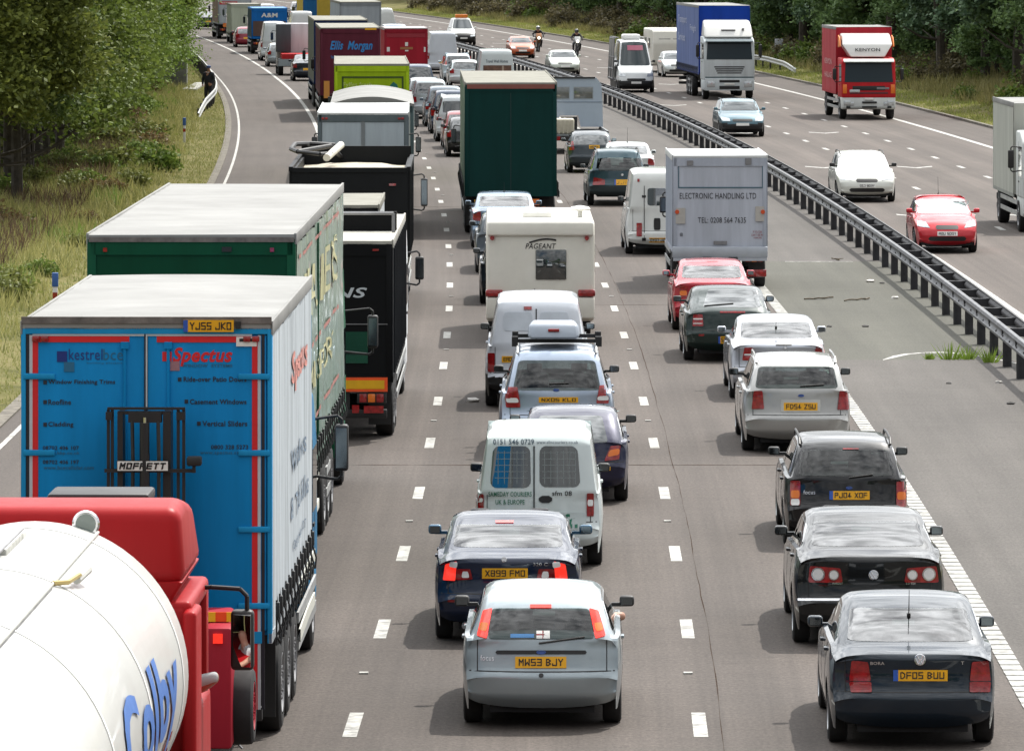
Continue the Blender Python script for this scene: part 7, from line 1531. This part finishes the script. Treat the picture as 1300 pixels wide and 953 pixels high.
# blue and white artic
IV = lorry('curtainsider_lorry', 'articulated lorry with a white cab and deep blue trailer in the far centre lane', 'lorry', 926, 306, dict(L=13.2, W=2.55, H=4.6, z0=1.25, rear='#123a8c', frame='#123a8c', side='#5a6c9c', front='#0d3894', solid=0, nostrap=0, roofm=SHEET, axles=[6.2, 7.5, 8.8], railm=gpaint('#2a448a'),
    cab=dict(H=3.1, zt=2.85, zs=1.95, col='#c3cacd', bump='#c3cacd', W=2.5, L=2.2, gap=.5, reach=.30, mz0=2.1, mz1=2.7, visor=gpaint('#5c686e'),
      front=[fr('lower_bumper', -1.2, .45, 1.2, 1.05, gpaint('#c3cacd'), .05), fr('dark_seam', -1.2, 1.07, 1.2, 1.13, mat('teal_seam', (.05, .09, .10), .5), .03), fr('grille', -.75, 1.58, .75, 1.64, BLACK), fr('grille', -.70, 1.48, .70, 1.54, BLACK), fr('grille', -.65, 1.38, .65, 1.44, BLACK), fr('grille', -.6, 1.28, .6, 1.34, BLACK),
             fr('intake', -.5, .85, .5, .97, BLACK, .07), fr('intake', -.5, .52, .5, .68, BLACK, .07), fr('number_plate', -.25, .72, .25, .82, WHT, .07), fr('headlight', -1.12, .62, -.72, .9, HEADL, .07), fr('headlight', .72, .62, 1.12, .9, HEADL, .07)])), QO, onc=True)
cbo = [c for c in IV.children if c.name.startswith('cab')][0]; kc = 13.2 + .5
m = MB(); m.prism_x([(kc + .05, 3.05), (kc + .05, 3.9), (kc + .7, 3.88), (kc + 1.35, 3.62), (kc + 1.85, 3.05)], -1.22, 1.22, 0, .12, 4, lambda y, z: 1 - .07 * (z - 3.0)); hr = m.build('high_roof', mat('deflector_white', (.70, .70, .68), .3, 0, .4, .04), cbo)
m = MB(); m.box(-.35, .35, kc + 1.50, kc + 1.60, 3.38, 3.44); m.box(-.78, -.68, kc + 1.48, kc + 1.6, 3.40, 3.50); m.build('roof_badge', GREYM, hr)
for k, (z0_, z1_, y0_, y1_) in enumerate(((3.5, 4.0, 1.5, 6.5), (2.7, 3.1, 1.5, 5.5), (3.2, 3.6, 8.5, 12))):
    m = MB(); m.text(('BLUE LINE', 'EXPRESS', 'EXPRESS')[k] if False else ('Transport', 'Services', 'Freight')[k], lambda u, v: (1.315, lerp(y0_, y1_, u), lerp(z0_, z1_, v)), 0, .01); m.build('lettering', mat('pale_blue_ink', (.40, .44, .58), .5), IV)
# white lorry at the right edge
WL = lorry('box_lorry', 'white box lorry cut by the right edge of the picture', 'lorry', 1351, 171.5, dict(L=6.0, W=2.4, H=3.55, z0=1.0, rear='#aeb0a8', frame='#8e918c', side='#aeb0a8', front='#aeb0a8', solid=1, nostrap=1, roofm=SHEET, axles=[1.5], wr=.45,
    cab=dict(H=2.8, zt=2.5, zs=1.5, col='#c8ccca', W=2.3, L=1.9, gap=.2, reach=.3, mz0=1.8, mz1=2.3)), QO, onc=True)
# ---- motorcycles
def bike(px, Z, label, body_c):
    X = pw(px, Z)[0]; rz = head(Z) + math.pi; t = thing('motorcycle', label, 'motorcycle', (X, Z, 0), rz, 'motorcycles riding together'); BP = paint(body_c)
    for y in (-.72, .72):
        h, t_ = wheel_mb(.31, .14 if y < 0 else .11); wo = h.build('wheel', RIM, t); t_.build('tyre', RUBBER, wo); wo.location = (0, y, .31)
    m = MB(); m.prism_x([(-.45, .5), (-.3, .78), (.1, .95), (.45, .98), (.62, .8), (.55, .5), (.2, .32), (-.2, .32)], -.13, .13, 0, .05, 3); m.build('tank_body', BP, t)
    m = MB(); m.prism_x([(.45, .95), (.78, .85), (.80, 1.0), (.55, 1.3)], -.2, .2, 0, .05, 3); f = m.build('fairing', BP, t)
    m = MB(); m.lathe((0, .80, .96), (0, 1, 0), [(-.02, .1), (.02, .1), (.04, .05), (.045, .001)], 16); m.build('headlight', mat('lit_headlamp', (1, .95, .8), .2, emit=2.2), f)
    m = MB(); m.tube([(-.38, .42, 1.02), (0, .55, 1.06), (.38, .42, 1.02)], .02, 6); m.tube([(-.08, .58, .95), (-.08, .72, .31)], .025, 6); m.tube([(.08, .58, .95), (.08, .72, .31)], .025, 6)
    for s in (-1, 1): m.tube([(s * .3, .48, 1.04), (s * .36, .5, 1.22)], .01, 5); m.box(s * .40 - .06, s * .40 + .06, .49, .52, 1.2, 1.28)
    m.build('handlebar', BLACK, t)
    m = MB(); m.prism_x([(-.85, .82), (-.8, .9), (-.1, .86), (.0, .78)], -.14, .14, 0, .03, 2); m.build('seat', BLACK, t)
    m = MB(); m.cyl((.2, -.7, .35), (.16, .0, .3), .05, 8); m.build('exhaust', CHROME, t)
    K = mat('black_leathers', (.012, .013, .016), .6)
    person('rider in black leathers and a ' + ('silver' if px < 700 else 'dark grey') + ' helmet on the ' + ('left' if px < 700 else 'right') + ' of the two motorcycles', (X, Z, 0), rz,
        dict(pelvis=((0, -.25, .92), .14), belly=((0, -.2, 1.10), .14), chest=((0, -.05, 1.35), .17), neck=((0, .02, 1.50), .07), head=((0, .05, 1.62), .095), top=((0, .05, 1.70), .07), shr=((.2, -.03, 1.42), .08), elr=((.36, .12, 1.18), .06), har=((.33, .40, 1.06), .045), shl=((-.2, -.03, 1.42), .08), ell=((-.36, .12, 1.18), .06), hal=((-.33, .40, 1.06), .045),
             hipr=((.12, -.2, .90), .1), kner=((.24, .22, .78), .08), anr=((.22, -.05, .40), .055), ftr=((.22, .12, .33), .045), hipl=((-.12, -.2, .90), .1), knel=((-.24, .22, .78), .08), anl=((-.22, -.05, .40), .055), ftl=((-.22, .12, .33), .045)),
        [('pelvis', 'belly'), ('belly', 'chest'), ('chest', 'neck'), ('neck', 'head'), ('head', 'top'), ('chest', 'shr'), ('shr', 'elr'), ('elr', 'har'), ('chest', 'shl'), ('shl', 'ell'), ('ell', 'hal'), ('pelvis', 'hipr'), ('hipr', 'kner'), ('kner', 'anr'), ('anr', 'ftr'), ('pelvis', 'hipl'), ('hipl', 'knel'), ('knel', 'anl'), ('anl', 'ftl')],
        [K, SKIN], dict(neck=1, head=1, top=1), [('helmet', MB().lathe((0, .05, 1.52), (0, 0, 1), [(0, .09), (.03, .125), (.12, .145), (.2, .12), (.25, .06), (.26, .001)], 18), mat('helmet_' + ('silver' if px < 700 else 'grey'), (.5, .52, .54) if px < 700 else (.10, .11, .12), .25, .3)),
         ('visor', MB().lathe((0, .065, 1.60), (0, 0, 1), [(0, .135), (.08, .137)], 18), GLASS)], 'motorcycle riders')
bike(683, 425, 'leading motorcycle beside the orange bonneted car with its headlamp lit', '#8a5a30'); bike(732, 412, 'motorcycle above the silver saloon with a pale fairing', '#a8aaa8')
# ---- man behind the left barrier
Z = 296; X = pw(264.5, Z)[0]; zg = gz(X + dev(Z), Z); KB_ = mat('black_uniform', (.008, .010, .016), .75); 
def uv(*a): return a
person('man in black clothing and dark blue cap leaning behind the pale left barrier', (X, Z, zg + .02), R(150),
    dict(pelvis=((0, 0, .98), .17), belly=((.0, .0, 1.15), .18), chest=((-.02, 0, 1.42), .22), neck=((-.03, .02, 1.60), .06), head=((-.04, .04, 1.72), (.08, .095)), top=((-.04, .03, 1.82), .06), shr=((.22, 0, 1.50), .085), elr=((.30, .02, 1.2), .07), wrr=((.24, .12, .98), .045), har=((.22, .16, .90), .035),
         shl=((-.26, 0, 1.50), .085), ell=((-.34, .02, 1.2), .07), wrl=((-.26, .14, 1.02), .045), hal=((-.22, .18, .94), .035), hipr=((.11, 0, .92), .12), kner=((.12, .03, .50), .09), anr=((.12, 0, .1), .06), ftr=((.12, .16, .05), .05), hipl=((-.11, 0, .92), .12), knel=((-.12, .03, .50), .09), anl=((-.12, 0, .1), .06), ftl=((-.12, .16, .05), .05)),
    [('pelvis', 'belly'), ('belly', 'chest'), ('chest', 'neck'), ('neck', 'head'), ('head', 'top'), ('chest', 'shr'), ('shr', 'elr'), ('elr', 'wrr'), ('wrr', 'har'), ('chest', 'shl'), ('shl', 'ell'), ('ell', 'wrl'), ('wrl', 'hal'), ('pelvis', 'hipr'), ('hipr', 'kner'), ('kner', 'anr'), ('anr', 'ftr'), ('pelvis', 'hipl'), ('hipl', 'knel'), ('knel', 'anl'), ('anl', 'ftl')],
    [KB_, SKIN], dict(neck=1, head=1, top=1, har=1, hal=1), [('cap', MB().lathe((-.04, .03, 1.78), (0, 0, 1), [(0, .105), (.05, .11), (.09, .10), (.12, .05), (.125, .001)], 18).box(-.11, .03, .1, .21, 1.775, 1.795), mat('navy_cap', (.03, .06, .16), .7)),
      ('collar', MB().lathe((-.03, .02, 1.54), (0, 0, 1), [(0, .10), (.05, .085)], 14), mat('pale_collar', (.4, .42, .45), .7))])
# ---- drivers of the nearest cars
TOPS = [mat('blue_shirt', (.06, .10, .2), .8), mat('dark_jumper', (.03, .03, .035), .8), mat('white_shirt', (.5, .5, .5), .8), mat('red_top', (.3, .04, .04), .8)]
HAIR = [mat('brown_hair', (.04, .025, .015), .7), mat('dark_hair', (.012, .01, .01), .7), mat('grey_hair', (.2, .19, .18), .7)]
for i, (lab, loc, rz, yb_, H_, ow) in enumerate(DRIVERS):
    dz = H_ - 1.45; x = .36; e = ((.50, .12, .93), .05) if ow else ((.26, .14, .66 + dz), .045); hn = ((.40, .42, .90), .033) if ow else ((.12, .38, .74 + dz), .033)
    o = Matrix.Rotation(rz, 3, 'Z') @ Vector((x, yb_ + .28, 0)); nm = 'driver behind the wheel of the ' + ' '.join(lab.split(',')[0].split()[:8])
    person(nm, Vector((loc.x + o.x, loc.y + o.y, 0)), rz,
        dict(pelvis=((0, 0, .52 + dz * .5), .13), belly=((0, -.02, .68 + dz), .13), chest=((0, -.04, .86 + dz), .15), neck=((0, -.02, 1.02 + dz), .055), head=((0, .0, 1.13 + dz), (.085, .095)), top=((0, .0, 1.21 + dz), .065),
             shr=((.17, -.03, .95 + dz), .06), elr=e, har=hn, shl=((-.17, -.03, .95 + dz), .06), ell=((-.26, .14, .72 + dz), .045), hal=((-.14, .38, .80 + dz), .033), hipr=((.1, .05, .50), .08), kner=((.12, .45, .55), .065), ftr=((.12, .75, .32), .045), hipl=((-.1, .05, .50), .08), knel=((-.12, .45, .55), .065), ftl=((-.12, .75, .32), .045)),
        [('pelvis', 'belly'), ('belly', 'chest'), ('chest', 'neck'), ('neck', 'head'), ('head', 'top'), ('chest', 'shr'), ('shr', 'elr'), ('elr', 'har'), ('chest', 'shl'), ('shl', 'ell'), ('ell', 'hal'), ('pelvis', 'hipr'), ('hipr', 'kner'), ('kner', 'ftr'), ('pelvis', 'hipl'), ('hipl', 'knel'), ('knel', 'ftl')],
        [TOPS[i % 4], SKIN, TR_], dict(neck=1, head=1, top=1, har=1, hal=1, elr=1 if ow else 0, hipr=2, kner=2, ftr=2, hipl=2, knel=2, ftl=2),
        [('hair', MB().lathe((0, -.01, 1.12 + dz), (0, -.15, 1), [(-.06, .075), (0, .10), (.07, .105), (.12, .08), (.15, .03), (.152, .001)], 16), HAIR[i % 3])])
# ---- the overbridge the picture is taken from, and the wood behind it; out of view, added to darken reflections and rear faces
m = MB(); m.box(-60, 60, -10, -1.2, 5.6, 6.5, 0, .05); m.box(-60, 60, -1.5, -1.2, 6.5, 7.4); m.box(-60, 60, -10, -9.7, 6.5, 7.4); m.box(-60, -24, -9.8, -1.4, -.5, 5.6); m.box(34, 60, -9.8, -1.4, -.5, 5.6)
tag(m.build('road_bridge', mat('bridge_concrete', (.22, .21, .2), .9, var=.3)), 'concrete road bridge over the motorway at the viewpoint', 'bridge')
for k in range(46):
    s_ = -1 if k % 2 else 1; y = -20 - (k // 2) * 7.5; put(protoR[k % 3], 1, (s_ * (30 + rd.uniform(0, 6)) + 3, y, 0), rd.uniform(0, 6), rd.uniform(.9, 1.2))
for k in range(14): put(protoR[k % 3], 1, (-42 + k * 6.5, -200, 0), rd.uniform(0, 6), 1.1)
# ---- haze
HAZE = False
if HAZE:
    hm = bpy.data.materials.new('haze'); hm.use_nodes = True; t = hm.node_tree; t.nodes.clear(); o_ = t.nodes.new('ShaderNodeOutputMaterial'); v = t.nodes.new('ShaderNodeVolumePrincipled')
    v.inputs['Color'].default_value = (.80, .88, 1, 1); v.inputs['Density'].default_value = .0006; v.inputs['Anisotropy'].default_value = .3; t.links.new(v.outputs[0], o_.inputs['Volume'])
    m = MB(); m.box(-950, 950, -40, 1500, -3, 24); h = m.build('haze', hm); h['kind'] = 'stuff'
